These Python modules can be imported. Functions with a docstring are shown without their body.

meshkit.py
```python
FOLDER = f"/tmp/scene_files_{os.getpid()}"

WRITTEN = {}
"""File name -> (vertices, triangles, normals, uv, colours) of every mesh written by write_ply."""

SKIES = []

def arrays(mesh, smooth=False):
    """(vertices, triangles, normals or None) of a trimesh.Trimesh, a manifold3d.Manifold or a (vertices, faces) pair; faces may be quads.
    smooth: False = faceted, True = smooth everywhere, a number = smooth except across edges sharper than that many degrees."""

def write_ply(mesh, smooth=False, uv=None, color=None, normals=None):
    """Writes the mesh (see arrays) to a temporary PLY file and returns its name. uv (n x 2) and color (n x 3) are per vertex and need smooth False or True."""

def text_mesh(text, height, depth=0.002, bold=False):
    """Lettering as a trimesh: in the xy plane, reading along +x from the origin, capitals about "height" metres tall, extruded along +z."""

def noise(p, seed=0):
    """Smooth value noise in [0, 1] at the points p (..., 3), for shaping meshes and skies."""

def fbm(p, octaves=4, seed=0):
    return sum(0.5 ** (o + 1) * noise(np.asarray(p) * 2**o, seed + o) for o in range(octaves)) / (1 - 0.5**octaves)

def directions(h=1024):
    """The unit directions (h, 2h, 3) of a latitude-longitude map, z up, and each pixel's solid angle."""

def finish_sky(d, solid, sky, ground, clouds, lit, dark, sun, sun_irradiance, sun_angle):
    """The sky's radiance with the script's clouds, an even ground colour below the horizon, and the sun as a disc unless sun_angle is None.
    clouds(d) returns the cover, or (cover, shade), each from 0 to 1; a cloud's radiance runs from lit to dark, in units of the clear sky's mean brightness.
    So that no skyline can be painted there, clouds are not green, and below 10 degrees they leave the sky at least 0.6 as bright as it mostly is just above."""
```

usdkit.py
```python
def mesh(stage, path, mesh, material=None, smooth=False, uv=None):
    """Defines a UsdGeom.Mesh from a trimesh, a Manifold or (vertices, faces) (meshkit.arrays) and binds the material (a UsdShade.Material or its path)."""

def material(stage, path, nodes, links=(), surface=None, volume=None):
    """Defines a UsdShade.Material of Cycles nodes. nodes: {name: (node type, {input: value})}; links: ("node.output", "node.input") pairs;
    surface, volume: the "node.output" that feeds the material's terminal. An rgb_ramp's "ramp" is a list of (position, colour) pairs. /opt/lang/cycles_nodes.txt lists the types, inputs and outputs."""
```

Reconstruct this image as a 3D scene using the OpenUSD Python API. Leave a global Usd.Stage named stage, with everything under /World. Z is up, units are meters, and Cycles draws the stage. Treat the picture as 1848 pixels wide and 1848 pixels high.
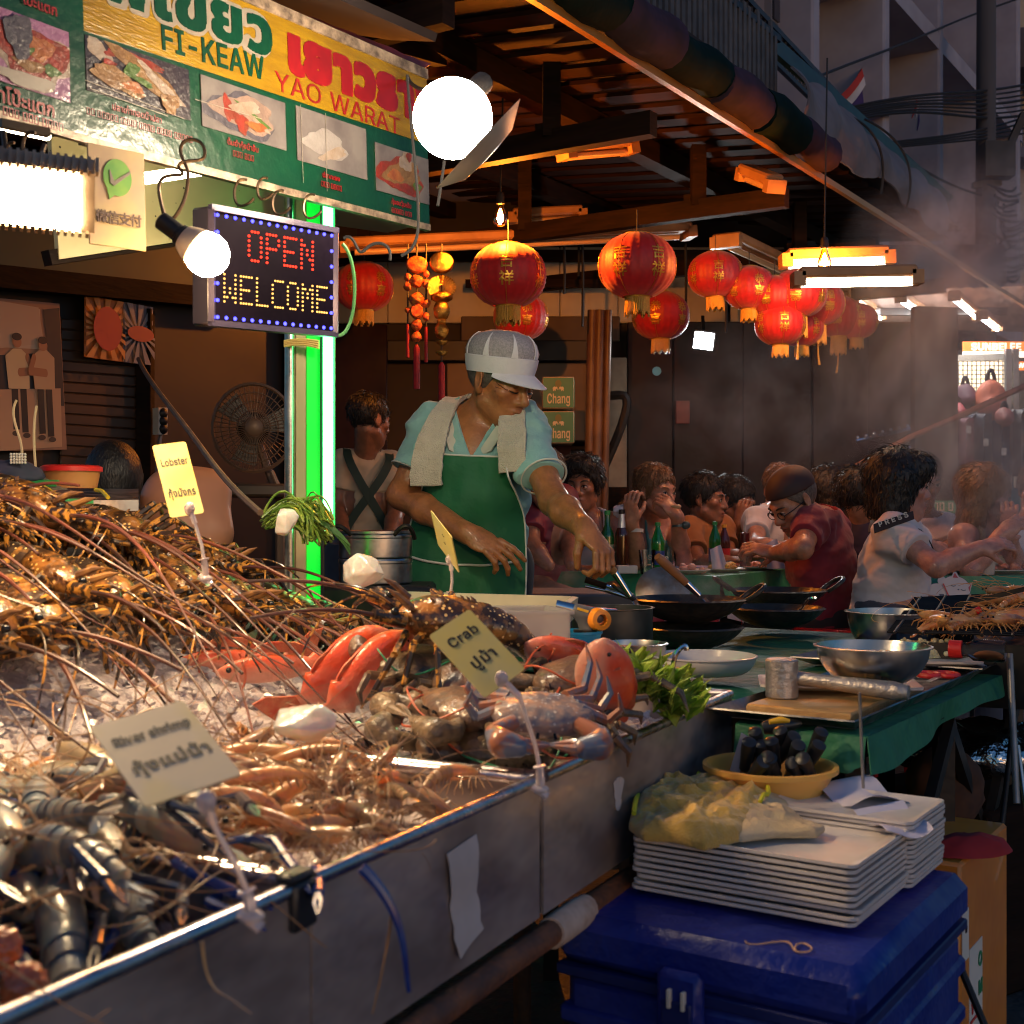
import math, glob, random
import numpy as np, trimesh, shapely
from shapely import affinity, geometry as sg
import usdkit, meshkit
from pxr import Usd, UsdGeom, UsdLux, UsdShade, Gf, Sdf, Vt

stage = Usd.Stage.CreateInMemory()
UsdGeom.SetStageUpAxis(stage, 'Z')
UsdGeom.Xform.Define(stage, '/World')
UsdGeom.Scope.Define(stage, '/World/Looks')
rng = np.random.default_rng(7)
PI = math.pi
A = np.array

# ------------------------------------------------------------ camera, sky, exposure
F, CXY, EYE = 2300.0, 924.0, 1.08
cam = UsdGeom.Camera.Define(stage, '/World/camera')
cam.AddTranslateOp().Set(Gf.Vec3d(0, 0, EYE))
cam.AddRotateXOp().Set(90.0)
cam.CreateHorizontalApertureAttr(36.0)
cam.CreateVerticalApertureAttr(36.0)
cam.CreateFocalLengthAttr(36.0 * F / 1848)
cam.CreateFStopAttr(9.0)
cam.CreateFocusDistanceAttr(3.6)
cam.CreateExposureAttr(0.95)
cam.CreateClippingRangeAttr(Gf.Vec2f(0.05, 2000))

LM = '/World/Looks/'
SUN_EL, SUN_ROT = math.radians(4.0), math.radians(150.0)
usdkit.material(stage, LM + 'sky_look', {
    's': ('sky_texture', {'sky_type': 'single_scattering', 'sun_disc': False, 'sun_elevation': SUN_EL, 'sun_rotation': SUN_ROT, 'ozone_density': 5.0, 'air_density': 1.3}),
    'b': ('background_shader', {"strength": 0.12})}, [('s.color', 'b.color')], surface='b.background')
dome = UsdLux.DomeLight.Define(stage, '/World/sky')
UsdShade.MaterialBindingAPI.Apply(dome.GetPrim()).Bind(UsdShade.Material.Get(stage, LM + 'sky_look'))
dome.GetPrim().SetCustomDataByKey('kind', 'structure')
dome.GetPrim().SetCustomDataByKey('label', 'deep blue dusk sky')
sun = UsdLux.DistantLight.Define(stage, '/World/sun')
sun.CreateIntensityAttr(0.012); sun.CreateAngleAttr(30.0); sun.CreateColorAttr(Gf.Vec3f(1, .75, .8))
sun.CreateNormalizeAttr(True)
sun.AddRotateXYZOp().Set(Gf.Vec3f(87.0, 0.0, 30.0))

# ------------------------------------------------------------ points
def P(px, py, d):
    "pixel of the photograph at depth d metres -> point of the place"
    return A([(px - CXY) * d / F, d, EYE - (py - CXY) * d / F])
def PZ(px, py, z):
    return P(px, py, (EYE - z) * F / (py - CXY))
def unit(v):
    v = np.asarray(v, float); return v / max(np.linalg.norm(v), 1e-12)

# ------------------------------------------------------------ meshes
def TM(v, f): return trimesh.Trimesh(np.asarray(v, float), np.asarray(f, int), process=False)
def cat(*ms):
    ms = [m for m in (ms[0] if len(ms) == 1 and isinstance(ms[0], (list, tuple)) else ms)]
    return ms[0] if len(ms) == 1 else trimesh.util.concatenate(ms)
def xf(m, M):
    m = m.copy(); m.apply_transform(M); return m
def mv(m, t): m = m.copy(); m.apply_translation(t); return m
def frame(o, x=None, y=None, z=None):
    "4x4 from an origin and two of the axes (the first given stays exact)"
    ax = {'x': x, 'y': y, 'z': z}
    k = [n for n in 'xyz' if ax[n] is not None]
    a = unit(ax[k[0]]); b = np.asarray(ax[k[1]], float); b = unit(b - a * a.dot(b))
    d = {k[0]: a, k[1]: b}
    r = [n for n in 'xyz' if n not in d][0]
    d[r] = np.cross(*{'x': (d.get('y'), d.get('z')), 'y': (d.get('z'), d.get('x')), 'z': (d.get('x'), d.get('y'))}[r])
    M = np.eye(4); M[:3, 0], M[:3, 1], M[:3, 2], M[:3, 3] = d['x'], d['y'], d['z'], o
    return M
def Rz(a, t=(0, 0, 0)):
    M = trimesh.transformations.rotation_matrix(a, [0, 0, 1]); M[:3, 3] = t; return M
def rot(a, ax): return trimesh.transformations.rotation_matrix(a, ax)
def box(size, c=(0, 0, 0), M=None, ch=0.0):
    "a box, its edges chamfered by ch"
    sx, sy, sz = [s / 2 for s in size]
    if ch > 0:
        ch = min(ch, sx * .9, sy * .9, sz * .9)
        pts = []
        for a in (-1, 1):
            for b in (-1, 1):
                for g in (-1, 1):
                    pts += [(a * (sx - ch), b * (sy - ch), g * sz), (a * (sx - ch), b * sy, g * (sz - ch)), (a * sx, b * (sy - ch), g * (sz - ch))]
        m = trimesh.convex.convex_hull(np.array(pts))
    else:
        m = trimesh.creation.box((2 * sx, 2 * sy, 2 * sz))
    m = mv(m, c)
    return xf(m, M) if M is not None else m
def bar(a, b, w, h=None, ch=0.0, up=(0, 0, 1)):
    "a square bar from a to b"
    a, b = np.asarray(a, float), np.asarray(b, float); L = np.linalg.norm(b - a); d = (b - a) / L
    if abs(d.dot(unit(up))) > .98: up = (1, 0, .01)
    return box((L, w, h or w), (0, 0, 0), frame((a + b) / 2, x=d, z=up), ch)
def tube(pts, r, n=8, cap=True):
    "a round tube along points; r a number or one radius per point"
    p = np.asarray(pts, float); k = len(p); r = np.broadcast_to(np.asarray(r, float), (k,))
    t = np.gradient(p, axis=0); t /= np.maximum(np.linalg.norm(t, axis=1, keepdims=True), 1e-12)
    u = np.cross(t[0], [0, 0, 1.0]); u = np.cross(t[0], [1.0, 0, 0]) if np.linalg.norm(u) < .1 else u
    rings = []
    for i in range(k):
        u = unit(u - t[i] * t[i].dot(u)); w = np.cross(t[i], u)
        a = np.arange(n) * 2 * PI / n
        rings.append(p[i] + r[i] * (np.cos(a)[:, None] * u + np.sin(a)[:, None] * w))
    v = np.vstack(rings); f = []
    j = np.arange(n); j2 = (j + 1) % n
    for i in range(k - 1):
        a, b = i * n, (i + 1) * n
        f += [np.c_[a + j, a + j2, b + j2], np.c_[a + j, b + j2, b + j]]
    if cap:
        v = np.vstack([v, p[0], p[-1]])
        f += [np.c_[j2, j, np.full(n, k * n)], np.c_[(k - 1) * n + j, (k - 1) * n + j2, np.full(n, k * n + 1)]]
    return TM(v, np.vstack(f))
def spline(pts, n=24):
    p = np.asarray(pts, float)
    if len(p) == 2: return np.linspace(p[0], p[1], n)
    from scipy.interpolate import CubicSpline
    s = np.r_[0, np.cumsum(np.linalg.norm(np.diff(p, axis=0), axis=1))]
    return CubicSpline(s, p)(np.linspace(0, s[-1], n))
def cord(pts, r, n=24, k=6): return tube(spline(pts, n), r, k)
def lathe(prof, n=32, M=None, a0=0, a1=2 * PI):
    "profile of (radius, height) turned about z"
    pr = np.asarray(prof, float); full = abs(a1 - a0 - 2 * PI) < 1e-6
    a = np.linspace(a0, a1, n + (0 if full else 1), endpoint=not full); k = len(a); m = len(pr)
    v = np.stack([pr[:, 0, None] * np.cos(a), pr[:, 0, None] * np.sin(a), np.broadcast_to(pr[:, 1, None], (m, k))], -1).reshape(-1, 3)
    i, j = np.meshgrid(np.arange(m - 1), np.arange(k if full else k - 1), indexing='ij'); j2 = (j + 1) % k
    q = [i * k + j, i * k + j2, (i + 1) * k + j2, (i + 1) * k + j]
    f = np.vstack([np.c_[q[0].ravel(), q[1].ravel(), q[2].ravel()], np.c_[q[0].ravel(), q[2].ravel(), q[3].ravel()]])
    g = TM(v, f); g.merge_vertices(); g.update_faces(g.nondegenerate_faces())
    return xf(g, M) if M is not None else g
def ball(r, c=(0, 0, 0), s=2):
    m = trimesh.creation.icosphere(s, 1.0); m.apply_scale(r if np.ndim(r) else [r] * 3); return mv(m, c)
def prism(poly, h, M=None):
    "a shapely polygon or outline in xy, h thick along z"
    if not hasattr(poly, 'geom_type'): poly = sg.Polygon(poly)
    ms = [trimesh.creation.extrude_polygon(g, h, engine='earcut') for g in getattr(poly, 'geoms', [poly]) if g.area > 1e-9]
    m = cat(ms)
    return xf(m, M) if M is not None else m
def sheet(pts, n, m, th=0.0, fn=None):
    "bilinear patch of four corners (a, b, c, d going round), n x m cells; fn(u, v, p) displaces; th gives it thickness"
    a, b, c, d = [np.asarray(x, float) for x in pts]
    u, v = np.meshgrid(np.linspace(0, 1, n + 1), np.linspace(0, 1, m + 1), indexing='ij'); u, v = u.ravel(), v.ravel()
    p = (a * ((1 - u) * (1 - v))[:, None] + b * (u * (1 - v))[:, None] + c * (u * v)[:, None] + d * ((1 - u) * v)[:, None])
    if fn is not None: p = fn(u, v, p)
    i, j = np.meshgrid(np.arange(n), np.arange(m), indexing='ij'); i, j = i.ravel(), j.ravel(); w = m + 1
    f = np.vstack([np.c_[i * w + j, (i + 1) * w + j, (i + 1) * w + j + 1], np.c_[i * w + j, (i + 1) * w + j + 1, i * w + j + 1]])
    s = TM(p, f)
    if th:
        nrm = np.zeros_like(p); fn_ = np.cross(p[f[:, 1]] - p[f[:, 0]], p[f[:, 2]] - p[f[:, 0]])
        for k in range(3): np.add.at(nrm, f[:, k], fn_)
        nrm /= np.maximum(np.linalg.norm(nrm, axis=1, keepdims=True), 1e-12)
        N = len(p); q = np.vstack([p, p - nrm * th])
        rim = np.r_[np.arange(0, n * w, w), n * w + np.arange(0, m), (n * w + m) - w * np.arange(0, n), m - np.arange(0, m)]
        r2 = np.roll(rim, -1)
        f = np.vstack([f, f[:, ::-1] + N, np.c_[rim, rim + N, r2 + N], np.c_[rim, r2 + N, r2]])
        s = TM(q, f)
    return s
def ribbon(pts, w, nrm, th=0.004, n=16):
    "a flat strip of width w along pts, facing nrm"
    p = spline(pts, n); t = np.gradient(p, axis=0); nr = np.atleast_2d(np.asarray(nrm, float)); nr = np.stack([np.interp(np.linspace(0, 1, n), np.linspace(0, 1, len(nr)), nr[:, q]) for q in range(3)], 1)
    w = np.interp(np.linspace(0, 1, n), np.linspace(0, 1, np.size(w)), np.ravel(w)) if np.ndim(w) else np.full(n, w)
    s = np.cross(t, nr); s /= np.linalg.norm(s, axis=1, keepdims=True); nr = np.cross(s, t); nr /= np.linalg.norm(nr, axis=1, keepdims=True)
    c = [p + s * w[:, None] / 2 + nr * th / 2, p - s * w[:, None] / 2 + nr * th / 2, p - s * w[:, None] / 2 - nr * th / 2, p + s * w[:, None] / 2 - nr * th / 2]
    v = np.stack(c, 1).reshape(-1, 3); f = []
    for i in range(n - 1):
        for k in range(4):
            a, b = i * 4 + k, i * 4 + (k + 1) % 4
            f += [(a, b, b + 4), (a, b + 4, a + 4)]
    e = (n - 1) * 4; f += [(0, 2, 1), (0, 3, 2), (e, e + 1, e + 2), (e, e + 2, e + 3)]
    m = TM(v, f); m.fix_normals(); return m
def hull(pts): return trimesh.convex.convex_hull(np.asarray(pts, float))
def bumpy(m, amp, sc, seed=0, oct=3):
    m = m.copy(); n = m.vertex_normals
    m.vertices = m.vertices + n * ((meshkit.fbm(m.vertices * sc + 31.7, oct, seed) - .5) * 2 * amp)[:, None]; return m
_F = '/opt/blender-4.5.12-linux-x64/*/datafiles/fonts/'
_FONTS = {'latin': 'Inter.woff2', 'thai': 'NotoSansThai-*', 'cjk': 'Noto Sans CJK*'}
def text(s, h, font='latin', depth=.002, stroke=0, wt=None, cx=True, simp=.7):
    "lettering as a mesh in xy, reading along +x, about h tall, from z = 0 up"
    from PIL import Image, ImageDraw, ImageFont
    f = ImageFont.truetype(glob.glob(_F + _FONTS[font])[0], 84)
    if wt and font != 'cjk':
        try: f.set_variation_by_axes([wt, 100] if font == 'thai' else [14, wt])
        except Exception: pass
    x0, y0, x1, y1 = f.getbbox(s, anchor='ls', stroke_width=stroke)
    im = Image.new('L', (int(x1 - x0) + 8, int(y1 - y0) + 8))
    ImageDraw.Draw(im).text((4 - x0, 4 - y0), s, 255, f, anchor='ls', stroke_width=stroke)
    on = np.pad(np.asarray(im) > 127, ((0, 0), (1, 1))).astype(np.int8)
    r, st = np.nonzero(np.diff(on, axis=1) == 1); en = np.nonzero(np.diff(on, axis=1) == -1)[1]
    g = shapely.union_all(shapely.box(st, -r - 1, en, -r)).buffer(.6).buffer(-.6).simplify(simp)
    k = h / 61.0
    g = affinity.affine_transform(g, [k, 0, 0, k, -(x1 - x0) / 2 * k if cx else 0, (4 - y0) * k])
    return prism(g, depth)

# ------------------------------------------------------------ implicit bodies (smoothly joined shapes, meshed by surface nets)
def surface_nets(f, o, h):
    s = f < 0; n = np.array(f.shape); c = n - 1
    cnt = np.zeros(c, np.int8)
    corners = [(i, j, k) for i in (0, 1) for j in (0, 1) for k in (0, 1)]
    sl = lambda i, j, k: (slice(i, i + c[0]), slice(j, j + c[1]), slice(k, k + c[2]))
    for q in corners: cnt += s[sl(*q)]
    I = np.argwhere((cnt > 0) & (cnt < 8))
    val = {q: f[I[:, 0] + q[0], I[:, 1] + q[1], I[:, 2] + q[2]] for q in corners}
    acc = np.zeros((len(I), 3)); num = np.zeros(len(I))
    for q in corners:
        for ax in range(3):
            if q[ax] == 0:
                p = list(q); p[ax] = 1; a, b = val[q], val[tuple(p)]
                x = (a < 0) != (b < 0); t = a[x] / (a[x] - b[x])
                pt = np.tile(np.array(q, float), (x.sum(), 1)); pt[:, ax] = t
                acc[x] += pt; num[x] += 1
    v = o + h * (I + acc / num[:, None])
    idx = np.full(c, -1, np.int32); idx[tuple(I.T)] = np.arange(len(I))
    fs = []
    for ax in range(3):
        lo = [slice(None)] * 3; hi = [slice(None)] * 3; lo[ax] = slice(0, n[ax] - 1); hi[ax] = slice(1, n[ax])
        E = np.argwhere(s[tuple(lo)] != s[tuple(hi)])
        b1, b2 = (ax + 1) % 3, (ax + 2) % 3
        E = E[(E[:, b1] > 0) & (E[:, b2] > 0) & (E[:, b1] < n[b1] - 1) & (E[:, b2] < n[b2] - 1)]
        def at(d1, d2):
            e = E.copy(); e[:, b1] -= d1; e[:, b2] -= d2; return idx[tuple(e.T)]
        q = np.c_[at(1, 1), at(0, 1), at(0, 0), at(1, 0)]
        flip = ~s[tuple(E.T)]; q[flip] = q[flip][:, ::-1]
        fs += [q[:, [0, 1, 2]], q[:, [0, 2, 3]]]
    return TM(v, np.vstack(fs))
def cone(a, b, ra, rb=None):
    a, b = np.asarray(a, float), np.asarray(b, float); rb = ra if rb is None else rb; d = b - a; L = max(d.dot(d), 1e-12)
    def f(p):
        t = np.clip(((p - a) @ d) / L, 0, 1); return np.linalg.norm(p - a - t[..., None] * d, axis=-1) - (ra + (rb - ra) * t)
    m = max(ra, rb); return f, np.minimum(a, b) - m, np.maximum(a, b) + m
def ell(c, r, R=None):
    c, r = np.asarray(c, float), np.asarray(r, float); R = np.eye(3) if R is None else np.asarray(R)[:3, :3]
    def f(p):
        q = (p - c) @ R; k0 = np.linalg.norm(q / r, axis=-1); k1 = np.linalg.norm(q / (r * r), axis=-1); return k0 * (k0 - 1) / np.maximum(k1, 1e-9)
    e = np.abs(R) @ r; return f, c - e, c + e
def moved(s, M):
    f, lo, hi = s; Mi = np.linalg.inv(M)
    cs = np.array([[(lo, hi)[i][0], (lo, hi)[j][1], (lo, hi)[k][2]] for i in (0, 1) for j in (0, 1) for k in (0, 1)]) @ M[:3, :3].T + M[:3, 3]
    return (lambda p: f(p @ Mi[:3, :3].T + Mi[:3, 3])), cs.min(0), cs.max(0)
def blob(items, h, off=0.0, cut=None, wob=None, pad=0.03):
    "items: (shape, k[, -1 to carve]); off grows the shape, cut(p) > 0 removes, wob(p) adds to the distance"
    items = [(i[0], i[1], i[2] if len(i) > 2 else 1) for i in items]
    lo = np.min([s[1] for s, k, m in items if m > 0], 0) - pad - off; hi = np.max([s[2] for s, k, m in items if m > 0], 0) + pad + off
    n = np.ceil((hi - lo) / h).astype(int) + 1
    fld = np.full(n, 1.0, np.float32); ax = [lo[i] + h * np.arange(n[i]) for i in range(3)]
    for (f, a, b), k, m in items:
        g = k + off + 3 * h
        i0 = np.maximum(np.floor((a - g - lo) / h).astype(int), 0); i1 = np.minimum(np.ceil((b + g - lo) / h).astype(int) + 1, n)
        if (i1 <= i0).any(): continue
        S = tuple(slice(i0[t], i1[t]) for t in range(3))
        p = np.stack(np.meshgrid(*[ax[t][S[t]] for t in range(3)], indexing='ij'), -1)
        d = f(p); o = fld[S]
        if m > 0:
            d = d - off; e = np.maximum(k - np.abs(o - d), 0) / max(k, 1e-6); fld[S] = np.minimum(o, d) - e * e * k / 4
        else:
            d = -d; e = np.maximum(k - np.abs(o - d), 0) / max(k, 1e-6); fld[S] = np.maximum(o, d) + e * e * k / 4
    if cut is not None or wob is not None:
        I = np.argwhere(fld < .03); p = lo + h * I; t = tuple(I.T); d = fld[t]
        if wob is not None: d = d + wob(p)
        if cut is not None: d = np.maximum(d, cut(p))
        fld[t] = d
    return surface_nets(fld, lo, h)

# ------------------------------------------------------------ materials
_M = {}
def mat(name, c, r=.5, m=0., c2=None, sc=12., det=3, lo=.35, hi=.65, bump=0., bsc=None, bdist=.01, rv=0., coat=0., sss=0., tr=0., sheen=0., spots=None, vc=None, rnd=0., spec=.5, stretch=None, em=None, ior=1.5, alpha=None):
    """a principled look: base colour c mottled towards c2 at noise scale sc, rv roughness variation, bump relief, spots=(colour, scale, size) a voronoi spotting,
    vc = a colour primvar that multiplies c, rnd = value change from copy to copy"""
    if name in _M: return _M[name]
    N = {'p': ('principled_bsdf', dict(roughness=r, metallic=m, specular_ior_level=spec, ior=ior)), 'tc': ('texture_coordinate', {})}
    Lk = []; vec = 'tc.object'
    if stretch:
        N['mp'] = ('mapping', {'scale': stretch}); Lk.append(('tc.object', 'mp.vector')); vec = 'mp.vector'
    pr = N['p'][1]; col = None
    if c2 is not None:
        N['n'] = ('noise_texture', {'scale': sc, 'detail': float(det), 'roughness': .6}); Lk.append((vec, 'n.vector'))
        N['rp'] = ('rgb_ramp', {'ramp': [(0, c), (lo, c), (hi, c2), (1, c2)]}); Lk.append(('n.fac', 'rp.fac')); col = 'rp.color'
    if spots:
        N['v'] = ('voronoi_texture', {'scale': spots[1]}); Lk.append((vec, 'v.vector'))
        N['vr'] = ('rgb_ramp', {'ramp': [(0, (1, 1, 1)), (spots[2], (1, 1, 1)), (spots[2] * 1.35, (0, 0, 0)), (1, (0, 0, 0))]}); Lk.append(('v.distance', 'vr.fac'))
        N['mx'] = ('mix_color', {'b': spots[0], 'a': c}); Lk.append(('vr.color', 'mx.fac'))
        if col: Lk.append((col, 'mx.a'))
        col = 'mx.result'
    if vc:
        N['at'] = ('attribute', {'attribute': vc}); N['vm'] = ('mix_color', {'blend_type': 'multiply', 'fac': 1.0, 'a': c}); Lk.append(('at.color', 'vm.b'))
        if col: Lk.append((col, 'vm.a'))
        col = 'vm.result'
    if rnd:
        N['oi'] = ('object_info', {}); N['rr'] = ('map_range', {'to_min': 1 - rnd, 'to_max': 1 + rnd}); Lk.append(('oi.random', 'rr.value'))
        N['hs'] = ('hsv', {'color': c}); Lk.append(('rr.result', 'hs.value'))
        if col: Lk.append((col, 'hs.color'))
        col = 'hs.color'
    if col: Lk.append((col, 'p.base_color'))
    else: pr['base_color'] = c
    if rv:
        N['rn'] = ('noise_texture', {'scale': sc * 1.7, 'detail': 3.0}); Lk.append((vec, 'rn.vector'))
        N['rm'] = ('map_range', {'from_min': .3, 'from_max': .7, 'to_min': max(r - rv, .02), 'to_max': min(r + rv, 1)}); Lk += [('rn.fac', 'rm.value'), ('rm.result', 'p.roughness')]
    if bump:
        N['bn'] = ('noise_texture', {'scale': bsc or sc * 3, 'detail': 3.0}); Lk.append((vec, 'bn.vector'))
        N['b'] = ('bump', {'strength': bump, 'distance': bdist}); Lk += [('bn.fac', 'b.height'), ('b.normal', 'p.normal')]
    if coat: pr.update(coat_weight=coat, coat_roughness=.08)
    if sss: pr.update(subsurface_weight=sss, subsurface_scale=.02, subsurface_radius=(1., .35, .2))
    if tr: pr.update(transmission_weight=tr)
    if sheen: pr.update(sheen_weight=sheen)
    if em: pr.update(emission_color=em[0], emission_strength=em[1])
    if alpha is not None: pr['alpha'] = alpha
    _M[name] = usdkit.material(stage, LM + name, N, Lk, surface='p.BSDF'); return _M[name]
def glow(name, c, s):
    if name not in _M: _M[name] = usdkit.material(stage, LM + name, {'e': ('emission', {'color': c, 'strength': float(s)})}, [], surface='e.emission')
    return _M[name]
def leaf(name, c, c2, sc=30.):
    if name not in _M:
        _M[name] = usdkit.material(stage, LM + name, {'tc': ('texture_coordinate', {}), 'n': ('noise_texture', {'scale': sc}), 'rp': ('rgb_ramp', {'ramp': [(.35, c), (.65, c2)]}),
            'p': ('principled_bsdf', {'roughness': .4}), 't': ('translucent_bsdf', {}), 'm': ('mix_closure', {'fac': .3})},
            [('tc.object', 'n.vector'), ('n.fac', 'rp.fac'), ('rp.color', 'p.base_color'), ('rp.color', 't.color'), ('p.BSDF', 'm.closure1'), ('t.BSDF', 'm.closure2')], surface='m.closure')
    return _M[name]
def pane(name, tint=(1, 1, 1), rough=.02, f=1.5):
    if name not in _M:
        _M[name] = usdkit.material(stage, LM + name, {'t': ('transparent_bsdf', {'color': tint}), 'g': ('glossy_bsdf', {'roughness': rough, 'color': (1, 1, 1)}), 'f': ('fresnel', {'IOR': f}), 'm': ('mix_closure', {})},
            [('f.fac', 'm.fac'), ('t.BSDF', 'm.closure1'), ('g.BSDF', 'm.closure2')], surface='m.closure')
    return _M[name]

# ------------------------------------------------------------ things, parts
_count = {}
def _path(parent, name):
    k = (parent, name); _count[k] = _count.get(k, -1) + 1
    return f'{parent}/{name}' + (f'_{_count[k]:03d}' if _count[k] else '')
def _tag(prim, **kw):
    for k, v in kw.items():
        if v: prim.SetCustomDataByKey(k, v)
class Part:
    "a mesh or a thing: add() gives it a child"
    def __init__(self, path, Mi): self.path, self.Mi = path, Mi
    @property
    def prim(self): return stage.GetPrimAtPath(self.path)
    def add(self, name, mesh, m, label=None, smooth=40, local=False, col=None, kind=None):
        p = _path(self.path, name)
        if isinstance(mesh, (list, tuple)): mesh = cat(list(mesh))
        if not local and not np.allclose(self.Mi, np.eye(4)): mesh = xf(mesh, self.Mi)
        if col is not None: smooth = True
        g = usdkit.mesh(stage, p, mesh, m, smooth=smooth)
        if col is not None: UsdGeom.PrimvarsAPI(g).CreatePrimvar('Cd', Sdf.ValueTypeNames.Color3fArray, 'vertex').Set(Vt.Vec3fArray.FromNumpy(np.asarray(col, np.float32)))
        _tag(g.GetPrim(), label=label, kind=kind)
        return Part(p, self.Mi)
def setM(prim, M):
    x = UsdGeom.Xformable(prim); x.ClearXformOpOrder(); x.AddTransformOp().Set(Gf.Matrix4d(*np.asarray(M, float).T.ravel().tolist()))
def thing(name, label, category, at=(0, 0, 0), M=None, group=None, kind=None):
    p = _path('/World', name); M = Rz(0, at) if M is None else M
    g = UsdGeom.Xform.Define(stage, p); setM(g.GetPrim(), M)
    _tag(g.GetPrim(), label=label, category=category, group=group, kind=kind)
    return Part(p, np.linalg.inv(M))
def solo(name, label, category, mesh, m, group=None, kind=None, smooth=40):
    "a thing that is one mesh"
    q = Part('/World', np.eye(4)).add(name, mesh, m, smooth=smooth); _tag(q.prim, label=label, category=category, group=group, kind=kind); return q
def ground(name, mesh, m, label=None, smooth=40):
    return solo(name, label, None, mesh, m, kind='structure', smooth=smooth)
def copy_of(src, M, label=None, group=None):
    "another one of a thing already built, its parts shared"
    base = src.path.split('/')[-1]; base = base[:-4] if base[-4] == '_' and base[-3:].isdigit() else base
    was = src.prim.GetCustomData(); p = _path('/World', base)
    g = UsdGeom.Xform.Define(stage, p).GetPrim(); g.GetReferences().AddInternalReference(src.path); g.SetInstanceable(True)
    setM(g, M); _tag(g, label=label or was.get('label'), category=was.get('category'), group=group or was.get('group'))
    return Part(p, np.linalg.inv(M))
# ============================================================ the setting
E1 = A([.551, .834, 0]); E2 = A([-.834, .551, 0]); UP = A([0, 0, 1.])
asphalt = mat('wet_asphalt', (.028, .026, .028), .45, c2=(.05, .047, .048), sc=3, bump=.5, bsc=40, rv=.2)
ground('ground', box((160, 160, .2), (0, 60, -.1)), asphalt, 'dark damp street paving under the stalls')
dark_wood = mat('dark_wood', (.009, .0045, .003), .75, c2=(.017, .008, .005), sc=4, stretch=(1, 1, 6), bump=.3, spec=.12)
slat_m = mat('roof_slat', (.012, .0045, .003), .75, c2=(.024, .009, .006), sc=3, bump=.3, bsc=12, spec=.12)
black_metal = mat('black_metal', (.018, .018, .02), .45, .6, c2=(.035, .028, .024), sc=9, bump=.2)
steel = mat('brushed_steel', (.52, .5, .48), .28, 1., c2=(.4, .38, .36), sc=7, rv=.12, bump=.12, bsc=60, bdist=.003)
chrome = mat('chrome', (.7, .69, .68), .14, 1.)
grey_metal = mat('grey_metal', (.3, .29, .29), .45, .7, c2=(.2, .18, .17), sc=10)
white_paint = mat('white_enamel', (.62, .58, .5), .4, c2=(.48, .43, .36), sc=4)

# roof of the eating place: battens across, purlins along the street, hanging posts
G0 = A([1.125, 5.6, 2.7])
def G(t, inn=0., up=0.): return G0 + E1 * t + E2 * inn + UP * up
roof = thing('canopy_roof', 'dark slatted canopy roof over the eating place, seen from below', 'roof')
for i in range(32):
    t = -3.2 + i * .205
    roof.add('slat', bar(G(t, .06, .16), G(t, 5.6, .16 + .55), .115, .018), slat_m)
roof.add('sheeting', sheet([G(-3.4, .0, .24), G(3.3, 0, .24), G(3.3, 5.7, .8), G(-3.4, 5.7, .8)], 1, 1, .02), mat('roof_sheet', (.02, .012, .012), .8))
for inn in (.75, 1.75, 2.8, 3.9): roof.add('purlin', bar(G(-3.4, inn, .07 + inn * .1), G(3.3, inn, .07 + inn * .1), .09, .1), dark_wood)
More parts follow.
